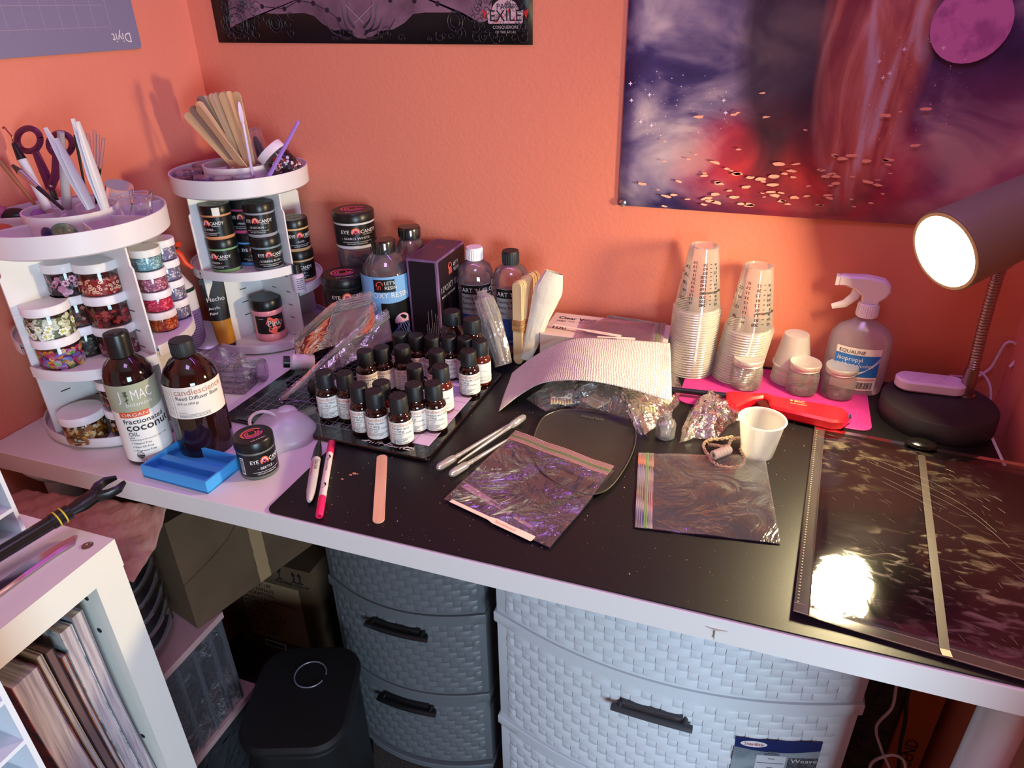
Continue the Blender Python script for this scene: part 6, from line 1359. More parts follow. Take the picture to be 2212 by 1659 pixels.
# flat zip bags
def wz(u, v): return .0010+.0014*abs(math.sin(9*u+5*v)*math.sin(6*v-3*u))+.0022*math.exp(-((u-.85)/.2)**2)*v
zipbag('zip_bag', 'empty clear zip bag lying on the black pad, zip on its left', [tri_xy(1371, 1140, .003), tri_xy(1686, 1176, .003), tri_xy(1652, 986, .004), tri_xy(1379, 980, .003)], .0022, wz, 3)
BAGV = film('bag_film_rippled', (.93, .90, .93), .06, 1.7, .06, bump=(15, 1.0, .022), haze=.09, hcol=(.7, .62, .7))
def wz2(u, v): return .0090*math.exp(-((1-v)/.35)**2)*(.25+u)*.8+.0016*abs(math.sin(7*u+4*v)*math.sin(8*v))+.0015
zb1, Bf = zipbag('zip_bag', 'clear zip bag with two paper scent strips inside, near the pipettes', [tri_xy(959, 1079, .004), tri_xy(1188, 1184, .004), tri_xy(1327, 1012, .012), tri_xy(1114, 930, .008)], .0030, wz2, 2, BAGV)
s1 = blotter('paper scent strip with a black logo square inside the zip bag', tri_xy(1150, 1140, .0045), tri_xy(1003, 1048, .0045), .0042, '', w_=.0050)
m = MB(); m.box(.030, .037, -.004, .004, .0006, .0010); m.build('logo_square', INK, s1); m = MB(); m.text('candlescience', .0062, (.040, -.0022, .0010), (1, 0, 0), (0, 1, 0)); m.build('brand_text', INK, s1)
s2 = blotter('paper scent strip with pink handwriting at the bottom of the zip bag', tri_xy(974, 1083, .0040), tri_xy(1152, 1166, .0040), .0049, 'Sandalwood', w_=.0050)
# ================================================================ ZIP BAGS LEANING BY THE CORNER ORGANIZER
STB = film('standing_bag_film', (.92, .90, .92), .07, 1.3, .06, bump=(16, .9, .007), haze=.13, hcol=(.7, .62, .7))
def ribbonbag(label, spine, wid, seed, group):
    """long bag bent over the things below it; spine = centre line points, wid = half width"""
    P = smooth([V(p) for p in spine], 6); o_ = V((P[0].x, P[0].y, .0)); t = thing('zip_bag', label, 'bag', tuple(o_), 0, group); n_ = len(P)-1; rn = random.Random(seed)
    def at(u, v, off=0):
        s = u*n_; i = min(int(s), n_-1); p = P[i].lerp(P[i+1], s-i); d = (P[i+1]-P[i]).normalized(); sd = V((d.y, -d.x, 0)).normalized(); dn = V((.35, -.55, -.75)).normalized()
        q = p+dn*wid(u)*v+V((0, 0, -.004*math.sin(v*3+u*8)))+sd*off; q.z = max(q.z, .006); return q-o_
    m = MB(); m.sheet(lambda u, v: at(u, v, .002*math.sin(u*11+v*3)), 34, 14); m.sheet(lambda u, v: at(u, v, -.006-.002*math.sin(u*9)), 34, 14); m.build('bag_film', STB, t, ang=30)
    m = MB()
    for k in (.03, .07, .12, .17, .23): m.tube([at(i/34, k, .0025) for i in range(35)], .0007, 5)
    m.build('zip_ridges', ZF, t, kind='stuff'); m = MB(); m.tube([at(i/34, .20, .003) for i in range(35)], .0012, 5); m.build('green_zip', film('faint_green_zip', (.6, .7, .55), .1, 1.4, .15, haze=.4, hcol=(.5, .56, .44)), t)
    return t
a1, a2, a3 = G(634, 722, .060), G(712, 664, .112), G(800, 626, .145)
ribbonbag('long clear zip bag leaning over black caps beside the corner organizer', [a1, a2, a3], lambda u: .055+.02*u, 3, 'leaning zip bags')
b1, b2, b3 = G(606, 856, .014), G(728, 752, .060), G(838, 664, .110)
ribbonbag('long clear zip bag crossing in front, its end over the grid mat', [b1, b2, b3], lambda u: .012+.050*u**1.3, 4, 'leaning zip bags')
gC = 'dark tins inside the leaning bags'
for px, py, z, lb_, rt in ((690, 745, .030, 'dark round cap lowest in the leaning bag', (1.2, .3, .5)), (720, 718, .036, 'dark round cap in the middle of the leaning bag', (1.0, -.3, .2)), (752, 700, .042, 'dark round cap highest in the leaning bag', (.9, .4, .0)), (690, 835, .018, 'dark cap under the crossing bag by the leftmost small bottle', (1.4, 0, 1.2))):
    q = G(px, py, z); m = MB().lathe([(0, -.010), (.016, -.010), (.0175, -.008), (.0175, .008), (.0155, .010), (0, .010)], 26); m.build('round_tin', BLACK, label=lb_.replace('cap ', 'tin '), cat='tin', group=gC, loc=tuple(q), rot=rt)
q = G(652, 782, .026); t = thing('white_spool', 'small white lined bottle lying inside the bag at the grid mat corner', 'bottle', tuple(q)); t.rotation_euler = (1.35, .2, -.9)
MB().lathe([(0, -.020), (.0125, -.020), (.0135, -.018), (.0135, .016), (.010, .020), (0, .020)], 26).build('body', mat('lilac_white', c(206, 190, 200), .45), t); m = MB(); rn = random.Random(9)
for k in range(7): m.arc(.0137, -1.4, 1.4, -.014+.004*k, -.0132+.004*k, 12)
m.build('line_print', INK, t, kind='stuff')
MB().lathe([(0, .020), (.010, .020), (.010, .030), (0, .030)], 20).build('cap', BLACK, t)
q = G(757, 838, .018); m = MB().lathe([(0, -.012), (.013, -.012), (.0145, -.010), (.0145, .012), (0, .012)], 26); m.build('round_tin', mat('pale_lilac_cap', c(206, 186, 206), .5), label='pale lilac round tin left of the leftmost small bottle', cat='tin', loc=(q.x-.012, q.y, q.z), rot=(1.5, 0, 1.1))
# ================================================================ SMALL CLEAR BOXES between the bottles
def glitterbox(px, py, z, w_, d_, h_, rz, label, cols, n, fill):
    q = G(px, py, z+h_); t = thing('glitter_box', label, 'box', (q.x, q.y, z), rz, 'stacked small clear boxes'); rn = random.Random(px)
    m = MB().rbox(w_, d_, 0, h_, .006, .0012); m.rbox(w_+.003, d_+.003, h_*.62, h_+.0006, .006, .001); m.build('clear_case', PILL, t)
    m = MB()
    for i in range(n):
        m.col = rn.choice(cols); x, y, zz_ = rn.uniform(-w_/2+.004, w_/2-.004), rn.uniform(-d_/2+.003, d_/2-.003), rn.uniform(.002, h_*fill)
        s = .0016; a = rn.uniform(0, 3); m.add([(x+s*math.cos(a+k*2.09), y+s*math.sin(a+k*2.09), zz_+rn.uniform(-.001, .001)) for k in range(3)], [(0, 1, 2)])
    m.build('glitter', CONF, t, kind='stuff')
GC = [c(220, 200, 220), c(180, 60, 90), c(90, 160, 180), c(240, 230, 240), c(210, 120, 150), c(60, 50, 90)]
glitterbox(497, 812, .0003, .072, .050, .020, .15, 'clear box of pale brown bits, lowest of the small stack', [c(150, 100, 100), c(120, 70, 80)], 300, .7)
glitterbox(500, 790, .0210, .070, .048, .018, .18, 'clear box of grey glitter in the middle of the small stack', [c(140, 120, 150), c(100, 90, 120)], 300, .6)
glitterbox(482, 765, .0400, .055, .046, .020, .22, 'clear box of rainbow glitter on top of the small stack', GC, 900, .7)
for px, py, rz, lb_ in ((548, 800, 1.2, 'clear lidded cup lying on its side behind the glitter boxes'),):
    q = G(px, py, .018); t = thing('round_container', lb_, 'container', tuple(q)); t.rotation_euler = (1.45, 0, 1.9); MB().lathe([(0, -.018), (.0145, -.018), (.0165, .012), (.0190, .013), (.0190, .018), (0, .0185)], 32).build('clear_body', film('lilac_tub', (.88, .82, .92), .06, 1.2, .12, haze=.35, hcol=(.74, .62, .80)), t)
for px, py, lb_ in ((444, 725, 'clear pink tinted lid leaning behind the diffuser bottle'), (385, 740, 'pale round lid standing behind the diffuser bottle cap')):
    q = G(px, py, .034); m = MB().lathe([(0, -.003), (.024, -.003), (.027, 0), (.027, .004), (.025, .004), (0, -.001)], 34); m.build('round_dish', film('lilac_tub', (.88, .82, .92)), label=lb_.replace(' lid ', ' dish '), cat='dish', loc=tuple(q), rot=(1.05, .2, .7))
# ================================================================ CLEANER SPRAY BOTTLE behind the front organizer
t = thing('cleaner_spray', 'white and purple cleaner bottle with green nozzle and orange trigger', 'spray bottle', (.056, -.252, 0), .5)
MB().lathe([(0, .002), (.038, 0), (.041, .004), (.041, .120), (.038, .130), (.026, .150), (.020, .158)], 36, sy=.7).build('bottle', mat('white_hdpe', c(226, 220, 224), .35), t)
gg = mat('dark_green', c(26, 52, 40), .4)
def ell(m, a0, a1, z0, z1, rx, ry, n=24): return m.sheet(lambda u, v: (rx*math.sin(a0+(a1-a0)*u), -ry*math.cos(a0+(a1-a0)*u), z0+(z1-z0)*v), n, 1)
l = ell(MB(), -1.6, 1.6, .088, .128, .0404, .0284).build('green_label', gg, t); l = ell(MB(), -1.6, 1.6, .010, .088, .0415, .0292).build('purple_label', mat('purple_label', c(116, 92, 150), .5), t)
m = MB(); rn = random.Random(5)
for k in range(15):
    a = -1.0
    while a < 1.2: w_ = rn.uniform(.03, .14); ell(m, a, min(a+w_, 1.2), .016+.0045*k, .0172+.0045*k, .0421, .0298, 2); a += w_+.03
m.build('fine_print', mat('dark_violet', c(50, 36, 74), .5), l, kind='stuff')
ell(MB(), .2, .75, .098, .115, .0409, .0289, 8).build('red_oval', mat('red_oval', c(170, 50, 70), .5), t)
MB().lathe([(.0195, .153), (.0195, .168), (.0155, .176), (0, .176)], 26).build('collar', mat('white_hdpe', c(226, 220, 224), .35), t)
m = MB(); m.prism([(-.030, .176), (-.024, .204), (.020, .206), (.030, .198), (.014, .190), (.012, .176)], -.012, .012, .003); m.xf(Matrix(((1, 0, 0, 0), (0, 0, 1, 0), (0, 1, 0, 0), (0, 0, 0, 1)))); m.build('nozzle_head', gg, t)
OR = mat('orange_trigger', c(226, 70, 30), .35); m = MB(); m.tube([(.020, 0, .196), (.031, 0, .186), (.036, 0, .170), (.046, 0, .160)], [.006, .0055, .005, .003], 10); m.build('trigger', OR, t); m = MB(); m.tube([(.020, 0, .203), (.036, 0, .204)], .0045, 10); m.build('spray_tip', OR, t)
# ================================================================ WOVEN PLASTIC DRAWER TOWERS
def tower(name, label, x0, x1, yf, bulge, ledges, mm, hm, p, rowh, handles, top=-.085):
    w_ = (x1-x0)/2; cx_ = (x0+x1)/2; t = thing(name, label, 'drawer unit', (cx_, yf+.19, F0)); oy = -.19
    def fr(x, off=0): return oy-bulge*(1-(x/w_)**2)-off
    def slab(m, z0, z1, off, wd=1.0, back=.35, n=22):
        o = [(x*wd, fr(x, off)) for x in [-w_+2*w_*i/n for i in range(n+1)]]+[(w_*wd, back+oy), (-w_*wd, back+oy)]
        return m.prism([(a, b) for a, b in o], z0-F0, z1-F0, .0015)
    zs = [F0+.012]+ledges+[top]
    for i in range(len(zs)-1):
        a, b = zs[i], zs[i+1]; d = slab(MB(), a+.004, b-.016, .002, .985).build('drawer', mm, t)
        slab(MB(), b-.017, b+.004, .006, 1.0).build('frame_ledge', mm, t)
        m = MB(); rows = int((b-a-.030)/rowh); cols = int(2*w_*.93/p); z0 = a+.010
        def bar(xa, xb, za, zb, h, tp):
            n = 3; v = []
            for k in range(n+1):
                x = xa+(xb-xa)*k/n; e = tp if k in (0, n) else 0; x2 = x*.985
                for zz_, hh in ((za+e*.0, 0), (za+.0012+e, h*1.35), (zb-.0012-e, h), (zb-e*.0, 0)): v.append((x2, fr(x, .002+(hh if 0 < k < n else hh*.35)), zz_-F0))
            m.add(v, [(k*4+j, (k+1)*4+j, (k+1)*4+j+1, k*4+j+1) for k in range(n) for j in range(3)])
        for r_ in range(rows):
            za = z0+r_*rowh
            for c_ in range(-3, cols+3):
                if (c_+r_) % 3: continue
                xa = -w_*.93+c_*p; xb = xa+2*p*.97; xa = max(xa, -w_*.93); xb = min(xb, w_*.93)
                if xb-xa > p*.3: bar(xa, xb, za+.0006, za+rowh-.0006, .0020, .0007)
                xg = -w_*.93+(c_+2)*p
                if -w_*.93 <= xg and xg+p <= w_*.93: bar(xg+.0008, xg+p-.0008, za-.0005, za+rowh+.0005, .0010, .0)
        m.build('weave_relief', mm, d, kind='stuff')
        for hx, hz, hw_ in [h for h in handles if a < h[1] < b]:
            P = [V((hx-cx_+hw_*(k/8-1), 0, 0)) for k in range(17)]
            m = MB(); m.tube([V((q.x, fr(q.x, .013), hz-F0+.002*(1-((q.x-hx+cx_)/hw_)**2))) for q in P], .0062, 10, flat=.8)
            m.tube([V((q.x*1.0, fr(q.x, .006), hz-F0+.011)) for q in P[2:-2]], .0030, 8)
            for s_ in (-1, 1): q = hx-cx_+s_*hw_*.8; m.tube([(q, fr(q, -.004), hz-F0+.008), (q, fr(q, .012), hz-F0+.002)], .0045, 8)
            m.build('handle', hm, d)
    slab(MB(), F0+.0005, F0+.014, .010, 1.01).build('base', mm, t)
    return t, fr, cx_
WW = mat('white_woven_plastic', c(214, 218, 226), .42, bump=(400, .05, .0004)); GW_ = mat('grey_woven_plastic', c(98, 100, 105), .45, bump=(400, .05, .0004))
HG = mat('dark_grey_handle', c(64, 64, 70), .4); HB_ = mat('black_handle', c(20, 20, 22), .35)
tg, fg, cg = tower('drawer_tower', 'grey woven plastic drawer tower with black handles under the desk', .381, .682, -.372, .040, [-.528, -.335], GW_, HB_, .0128, .0125, [(.534, -.376, .058), (.535, -.565, .058)])
twh, fw, cw_ = tower('drawer_tower', 'wide white woven plastic drawer tower at the centre front under the desk', .708, 1.243, -.400, .055, [-.536, -.290], WW, HG, .0150, .0142, [(.970, -.352, .058), (.97, -.60, .058)])
# product sticker on the white tower
def ws(x, z, off=.0048): return V((x-cw_, fw(x-cw_, off), z-F0))
def on_tower(m, t_, s_, x, z, off, al=0, slope=0):
    n0 = len(m.v); m.text(t_, s_, (x, 0, z), (1, 0, slope), (0, 0, 1), al); m.v[n0:] = [tuple(ws(p[0], p[2], off)) for p in m.v[n0:]]
xs0, xs1, zs0, zs1 = 1.088, 1.203, -.47, -.362
st = (lambda m: m.sheet(lambda u, v: ws(xs0+(xs1-xs0)*u, zs0+(zs1-zs0-.004*0)*v), 8, 4))(MB()).build('sticker', mat('navy_print', c(34, 44, 98), .35), twh)
m = MB(); m.sheet(lambda u, v: ws(xs0+(xs1-xs0)*u, zs0+(zs1-zs0-.020+.008*(1-u)**2*0-.006*math.sin(u*pi))*v, .0052), 10, 3); m.build('photo_panel', mat('grey_photo', c(150, 160, 170), .35, vary=(30, c(118, 128, 140), .4, .6)), st)
m = MB(); ex_c = V((1.112, 0, -.371)); v0 = [tuple(ws(1.113+.018*math.cos(a), -.3725+.0065*math.sin(a), .0056)) for a in [i*2*pi/24 for i in range(24)]]; m.add(v0, [tuple(range(24))]); m.build('logo_oval', mat('logo_white', c(230, 224, 230), .4), st)
m = MB(); on_tower(m, 'Sterilite', .0085, 1.113, -.3752, .0060, .5); m.build('logo_text', RED, st)
m = MB(); m.sheet(lambda u, v: ws(1.120+.040*u, -.47+.075*v, .0055), 3, 1); ph = m.build('pictured_cabinet', mat('pale_cabinet', c(206, 210, 216), .4), st)
m = MB()
for z in (-.412, -.432, -.452): m.sheet(lambda u, v: ws(1.122+.036*u, z+.0012*v, .0058), 3, 1); m.sheet(lambda u, v: ws(1.136+.009*u, z+.010+.0012*v, .0058), 2, 1)
for x, z, a, b in ((1.130, -.394, .020, .004), (1.134, -.389, .012, .004)): m.sheet(lambda u, v: ws(x+a*u, z+b*v, .0058), 2, 1)
m.build('pictured_drawers', mat('photo_grey', c(96, 104, 116), .4), st)
m = MB(); on_tower(m, 'Weave', .0125, 1.1665, -.408, .0060, 0); m.build('weave_text', WINK, st)
m = MB(); m.sheet(lambda u, v: ws(1.163+.040*u, -.47+.072*v, .0054), 4, 1); m.build('dark_panel', mat('photo_dark', c(62, 66, 74), .4, vary=(200, c(96, 100, 108), .45, .55)), st)
m = MB()
for x, z in ((.906, -.300), (1.178, -.160)):
    p = ws(x, z, .004)+twh.location
    m.ball(p.x, p.y, p.z, .0016, .0012, .0018, 8, 6)
m.build('dark_speck', INK, label='tiny dark specks stuck to the white drawer fronts', cat='specks', kind='stuff')
# ================================================================ CUBE SHELF WITH MAGAZINES
KX, KY1, KZ = .389, -.729, .038; kw = .766; KY0 = KY1-kw; T_ = .038
LK = mat('shelf_white', c(226, 222, 212), .45, bump=(300, .04, .0005))
ks = thing('cube_shelf', 'low white cube shelf with thick frame at the left, holding magazines', 'shelf', (KX/2, (KY0+KY1)/2, F0)); kc = V(ks.location)
def kb(m, x0, x1, y0, y1, z0, z1): return m.box(x0-kc.x, x1-kc.x, y0-kc.y, y1-kc.y, z0-kc.z, z1-kc.z)
kb(MB(), .002, KX+.0008, KY0, KY1, KZ-T_, KZ).build('top_board', LK, ks)
kb(MB(), .002, KX, KY0, KY1, F0+.0005, F0+T_).build('bottom_board', LK, ks)
for ya, yb in ((KY1-T_, KY1-.0008), (KY0+.0008, KY0+T_)): kb(MB(), .002, KX, ya, yb, F0+T_, KZ-T_).build('side_board', LK, ks)
zm = (KZ+F0)/2; ym = (KY0+KY1)/2
kb(MB(), .004, KX-.002, KY0+T_, KY1-T_, zm-.008, zm+.008).build('shelf_board', LK, ks)
kb(MB(), .004, KX-.002, ym-.008, ym+.008, F0+T_, KZ-T_).build('divider', LK, ks)
HOLE = mat('hole_dark', c(40, 36, 34), .8)
m = MB()
for z in (-.022, -.072, -.26): m.prism([(.0032*math.cos(a), .0032*math.sin(a)) for a in [i*pi/6 for i in range(12)]], 0, .0006); n_ = 24; m.v[-n_:] = [(KX-.022+p[0]-kc.x, KY1-T_-.0004-p[2]-kc.y, z+p[1]-kc.z) for p in m.v[-n_:]]
m.build('dowel_holes', HOLE, ks, kind='stuff')
q = G(189, 1179, KZ); MB().lathe([(.0062, 0), (.0062, .0006), (.0052, .0010), (.0024, .0010), (.0022, .0004), (0, .0004)], 18).build('screw', STEEL, ks, loc=(q.x-kc.x, q.y-kc.y, KZ-kc.z))
# magazines and books (curved slabs); pages face the room
PG = mat('page_edges', c(206, 192, 192), .7, vary=(260, c(150, 136, 146), .35, .65, (.02, 1, .04)))
def mag(name, label, ytop, ybot, th, ztop, coverm, x0=.12, x1=.372, bow=.012, cover_w=.0010, cat='magazine', pagem=None):
    zb = zm+.0085; t = thing(name, label, cat, ((x0+x1)/2, ybot, zb), 0, 'magazines in the cube shelf'); o_ = V(t.location)
    yc = lambda k: ybot+(ytop-ybot)*k+bow*math.sin(k*pi)
    def slab(ya, yb, xa, xb, n=12, dz=0):
        m = MB(); v = []
        for i in range(n+1):
            k = i/n; y = yc(k); z = zb+(ztop-zb-dz)*k
            v += [(xa-o_.x, y+ya-o_.y, z-o_.z), (xb-o_.x, y+ya-o_.y, z-o_.z), (xb-o_.x, y+yb-o_.y, z-o_.z), (xa-o_.x, y+yb-o_.y, z-o_.z)]
        m.add(v, [(0, 3, 2, 1), (n*4, n*4+1, n*4+2, n*4+3)]+[(i*4+a, i*4+b, (i+1)*4+b, (i+1)*4+a) for i in range(n) for a, b in ((0, 1), (1, 2), (2, 3), (3, 0))]); return m
    slab(-th/2+cover_w, th/2-cover_w, x0, x1-.001, dz=.001).build('pages', pagem or PG, t)
    slab(-th/2, -th/2+cover_w, x0, x1).build('cover', coverm, t); slab(th/2-cover_w, th/2, x0, x1).build('cover', coverm, t)
    return t, yc, o_
DKC = mat('dark_cover', c(52, 40, 48), .4); TANC = mat('tan_cover', c(176, 150, 120), .5); RUST = mat('rust_cover', c(150, 78, 40), .5, vary=(40, c(90, 60, 60), .4, .6)); GRC = mat('grey_cover', c(130, 128, 140), .5)
mag('magazine', 'magazine against the right side of the shelf cell, purplish page edges', -.786, -.776, .014, -.026, GRC, bow=-.004)
mag('magazine', 'thick pale magazine second from the right with white page edges', -.8025, -.792, .015, -.032, mat('print_cover', c(196, 190, 190), .5, vary=(60, c(100, 120, 130), .45, .6)), bow=-.003)
mag('magazine', 'rust covered thin booklet in the middle of the shelf cell', -.8155, -.8035, .006, -.060, RUST, bow=-.002)
mag('magazine', 'dark brown folder standing left of the rust booklet', -.826, -.812, .010, -.040, DKC, bow=-.002, pagem=mat('brown_pages', c(110, 84, 84), .7))
mag('magazine', 'cream thin magazine among the dark ones', -.8365, -.821, .006, -.036, TANC, bow=-.002)
t, yc, o_ = mag('pattern_book', 'leftmost thick book with yarn pattern cover and price tag', -.8595, -.840, .030, -.040, mat('yarn_cover', c(86, 62, 84), .5, vary=(46, c(150, 70, 76), .42, .58)), x1=.378, bow=-.004)
def cov(x, z): k = (z-o_.z)/(-.040-o_.z); return V((x-o_.x, yc(k)-.0156-o_.y, z-o_.z))
m = MB(); m.sheet(lambda u, v: cov(.20+.172*u, -.335+.060*v), 8, 6); pt_ = m.build('price_panel', mat('cream_panel', c(214, 204, 204), .5), t)
m = MB()
for s_, sz, x, z in (('$21.99', .020, .300, -.305), ('FLORAL', .012, .215, -.292), ('YOUR 3 EACH', .011, .205, -.318)):
    n0 = len(m.v); m.text(s_, sz, (x, 0, z), (1, 0, 0), (0, 0, 1)); m.v[n0:] = [tuple(cov(p[0], p[2])+V((0, -.0004, 0))) for p in m.v[n0:]]
m.build('price_text', INK, pt_)
m = MB(); m.sheet(lambda u, v: cov(.20+.172*u, -.235+.045*v)+V((0, -.0002, 0)), 8, 6); m.build('pink_yarn_band', mat('pink_yarn', c(170, 90, 110), .8, bump=(300, 1, .002), vary=(90, c(120, 56, 80), .4, .6)), t)
# organizers with open compartments
def pigeon(name, label, x0, x1, y0, y1, z0, z1, rows, cols):
    t = thing(name, label, 'organizer', ((x0+x1)/2, (y0+y1)/2, z0)); o_ = V(t.location); mm = mat('cool_white_board', c(220, 224, 232), .4)
    B = lambda a, b, c0, d, e, f, n: MB().box(a-o_.x, b-o_.x, c0-o_.y, d-o_.y, e-o_.z, f-o_.z).build(n, mm, t)
    th = .0045
    B(x0, x1, y0, y0+th, z0, z1, 'side_board'); B(x0, x1, y1-th, y1, z0, z1, 'side_board'); B(x0, x0+.003, y0+th, y1-th, z0, z1, 'back_board')
    for k in range(rows+1): z = z0+(z1-z0-th)*k/rows; B(x0+.003, x1, y0+th, y1-th, z, z+th, 'shelf_board')
    for k in range(1, cols): y = y0+(y1-y0)*k/cols; B(x0+.003, x1-.001, y-th/2, y+th/2, z0+th, z1-th, 'divider')
    return t
pigeon('paper_sorter', 'white compartment organizer standing on the cube shelf at the left edge', .150, .294, -1.050, -.756, .0385, .0385+.235, 6, 2)
def pile(name, label, cat, x0, x1, y0, y1, z, n, cols, rz, grp, th=.004):
    for k in range(n):
        col = cols[k % len(cols)]; o = MB().box(-(x1-x0)/2, (x1-x0)/2, -(y1-y0)/2, (y1-y0)/2, 0, th*.9).build(name, mat('pile_%d_%d_%d' % tuple(int(q*999) for q in col), col, .5), label=label[k], cat=cat, group=grp, loc=((x0+x1)/2, (y0+y1)/2, z+th*k), rot=(0, 0, rz*(1+.3*k)))
pile('card', ['dark blue card at the bottom of the lowest sorter slot', 'pale blue card in the lowest sorter slot', 'deep blue card, third up in the lowest sorter slot', 'navy card under the pink one in the sorter', 'pink card on top of the pile in the lowest sorter slot'], 'card', .185, .282, -.88, -.785, .0435, 5, [c(30, 60, 130), c(90, 150, 200), c(40, 90, 170), c(30, 40, 90), c(214, 120, 130)], .02, 'cards in the lowest sorter slot', .0045)
pile('paper_sheet', ['bottom grey sheet in the middle sorter slot', 'second grey sheet in the middle sorter slot', 'white sheet in the middle sorter slot', 'top crumpled grey sheet in the middle sorter slot'], 'paper', .19, .275, -.89, -.80, .0835, 4, [c(150, 146, 140), c(190, 186, 178), c(210, 206, 200), c(130, 126, 124)], .08, 'sheets in the middle sorter slot', .004)
pigeon('paper_sorter', 'tall white compartment organizer in front of the cube shelf at the lower left corner', .418, .500, -1.15, -.932, F0+.0005, .12, 17, 1)
pile('card', ['mustard yellow card in the tall sorter'], 'card', .425, .494, -1.10, -.945, -.0755-.043, 1, [c(214, 170, 30)], .0, None, .010)
pile('card', ['green card in the tall sorter below the yellow one'], 'card', .425, .494, -1.10, -.945, -.168, 1, [c(30, 130, 100)], .0, None, .010)
# metal blade and rod on top of the shelf
P = [G(px, py, .040) for px, py in ((-40, 1290), (0, 1262), (60, 1220), (120, 1184), (160, 1162), (169, 1160), (164, 1176), (125, 1200), (60, 1246), (0, 1290), (-40, 1318))]; o_ = P[5]
MB().prism([(p.x, p.y) for p in P], .0386, .0450, .0024).build('metal_blade', mat('mirror_steel', c(196, 180, 206), .26, 1), label='long pointed shiny metal blade lying on the cube shelf top', cat='blade')
A_, B_, C_ = G(-420, 1450, .050), G(150, 1105, .072), G(243, 1046, .088); t = thing('clamp_rod', 'black rod with a plastic jaw clamp reaching over the shelf corner', 'rod'); lay(t, A_, B_); L_ = (B_-A_).length
m = MB(); m.tube([(0, 0, 0), (L_-.018, 0, 0)], .0078, 16); m.build('rod', mat('gloss_black_rod', c(26, 24, 22), .22), t)
m = MB(); m.tube([(L_-.020, 0, 0), (L_, 0, 0)], .0086, 16); m.build('ferrule', BLACK, t)
m = MB(); YL = mat('yellow_print', c(206, 180, 50), .4)
for x in (L_-.014, L_-.007): m.tube([(x, .0088*math.cos(a), .0088*math.sin(a)) for a in [i*pi/8 for i in range(17)]], .0009, 5)
m.build('yellow_rings', YL, t)
d_ = (C_-B_).length; m = MB(); m.tube([(L_, 0, 0), (L_+.010, 0, 0), (L_+.014, 0, 0), (L_+d_*.62, 0, .001)], [.0075, .0095, .0105, .0095], 10, flat=.75); m.build('clamp_body', BLACK, t)
for s_, nm in ((1, 'upper_jaw'), (-1, 'lower_jaw')):
    m = MB(); x = L_+d_*.60; m.tube([(x, .004*s_, 0), (x+.010, .0125*s_, .001), (x+.020, .0140*s_, .001), (x+.030, .0085*s_, .001)], [.0055, .0048, .0042, .0022], 8, flat=1.3); m.build('clamp_jaw', BLACK, t)
m = MB(); m.tube([(L_+d_*.60, 0, .005), (L_+d_*.60, 0, -.005)], .0042, 10); m.build('pivot', BLACK, t)
# ================================================================ UNDER THE DESK
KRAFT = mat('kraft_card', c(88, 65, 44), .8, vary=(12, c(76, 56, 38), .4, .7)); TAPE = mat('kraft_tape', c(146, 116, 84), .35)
A_ = V((.286, -.583, -.286)); e1 = V((.262, .965, 0)).normalized(); e2 = V((-e1.y, e1.x, 0)); l1, l2, hh = .30, .185, .205
cb = thing('cardboard_box', 'brown taped cardboard box on the clear rack under the desk', 'box', tuple(A_)); ca = math.atan2(e1.y, e1.x); cb.rotation_euler = (0, 0, ca)
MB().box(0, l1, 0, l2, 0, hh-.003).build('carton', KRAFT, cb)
for x0_, x1_ in ((0, l1/2-.001), (l1/2+.001, l1)): pass
MB().box(0, l1, 0, l2/2-.001, hh-.003, hh).build('flap', KRAFT, cb); MB().box(0, l1, l2/2+.001, l2, hh-.003, hh).build('flap', KRAFT, cb)
m = MB(); m.sheet(lambda u, v: (.118+.022*u, -.0007-.0005*math.sin(v*40), hh*v), 2, 24); m.build('tape', TAPE, cb)
m = MB(); m.tube([(.0, -.0006, .088), (.05, -.0009, .104), (.082, -.0006, .118), (.118, -.0006, .150)], .0009, 4); m.build('crease', mat('crease_dark', c(70, 50, 34), .9), cb)
yF = -.33; a = BW(548, 1290, yF); b = BW(668, 1238, yF); zt4 = (BW(600, 1205, yF).z+b.z)/2
bx2 = thing('shipping_box', 'dark brown shipping box with printed label behind the black bin', 'box', (b.x-.105, yF+.10, F0)); hw2 = .105; hB2 = b.z-F0
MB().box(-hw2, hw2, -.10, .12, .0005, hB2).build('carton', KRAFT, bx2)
m = MB(); m.sheet(lambda u, v: (-.075+.145*u, -.1006, hB2-.055-.165*(1-v)), 1, 1); lp_ = m.build('pale_label', mat('label_kraft', c(150, 122, 92), .6), bx2)
m = MB(); yy = -.1014
for k, s_ in enumerate(('PO# 45021187', 'ITEM# 2095632', 'DESCRIPTION:', 'KeepBins 3 X-tra Recovery(1)', 'PCS PER IP:   1', 'IP PER MCTN:  1', 'PCS PER MCTN:  1', 'ITN NO.:1838674', 'N.W.:  3.98 KG', 'G.W.:  4.5 KG', 'CUFT:  0.867')): m.text(s_, .0125 if k != 3 else .0105, (-.072, yy, hB2-.070-.0135*k), (1, 0, 0), (0, 0, 1))
m.build('label_text', INK, lp_)
m = MB(); m.text('FRAGILE', .0105, (.020, yy, hB2-.046), (1, 0, 0), (0, 0, 1)); m.text('THIS SIDE UP', .0095, (.056, yy, hB2-.046), (1, 0, 0), (0, 0, 1), .22)
for x in (.066, .080): m.box(x-.0016, x+.0016, yy, -.1004, hB2-.032, hB2-.016); m.add([(x-.005, yy, hB2-.017), (x+.005, yy, hB2-.017), (x, yy, hB2-.008)], [(0, 1, 2)])
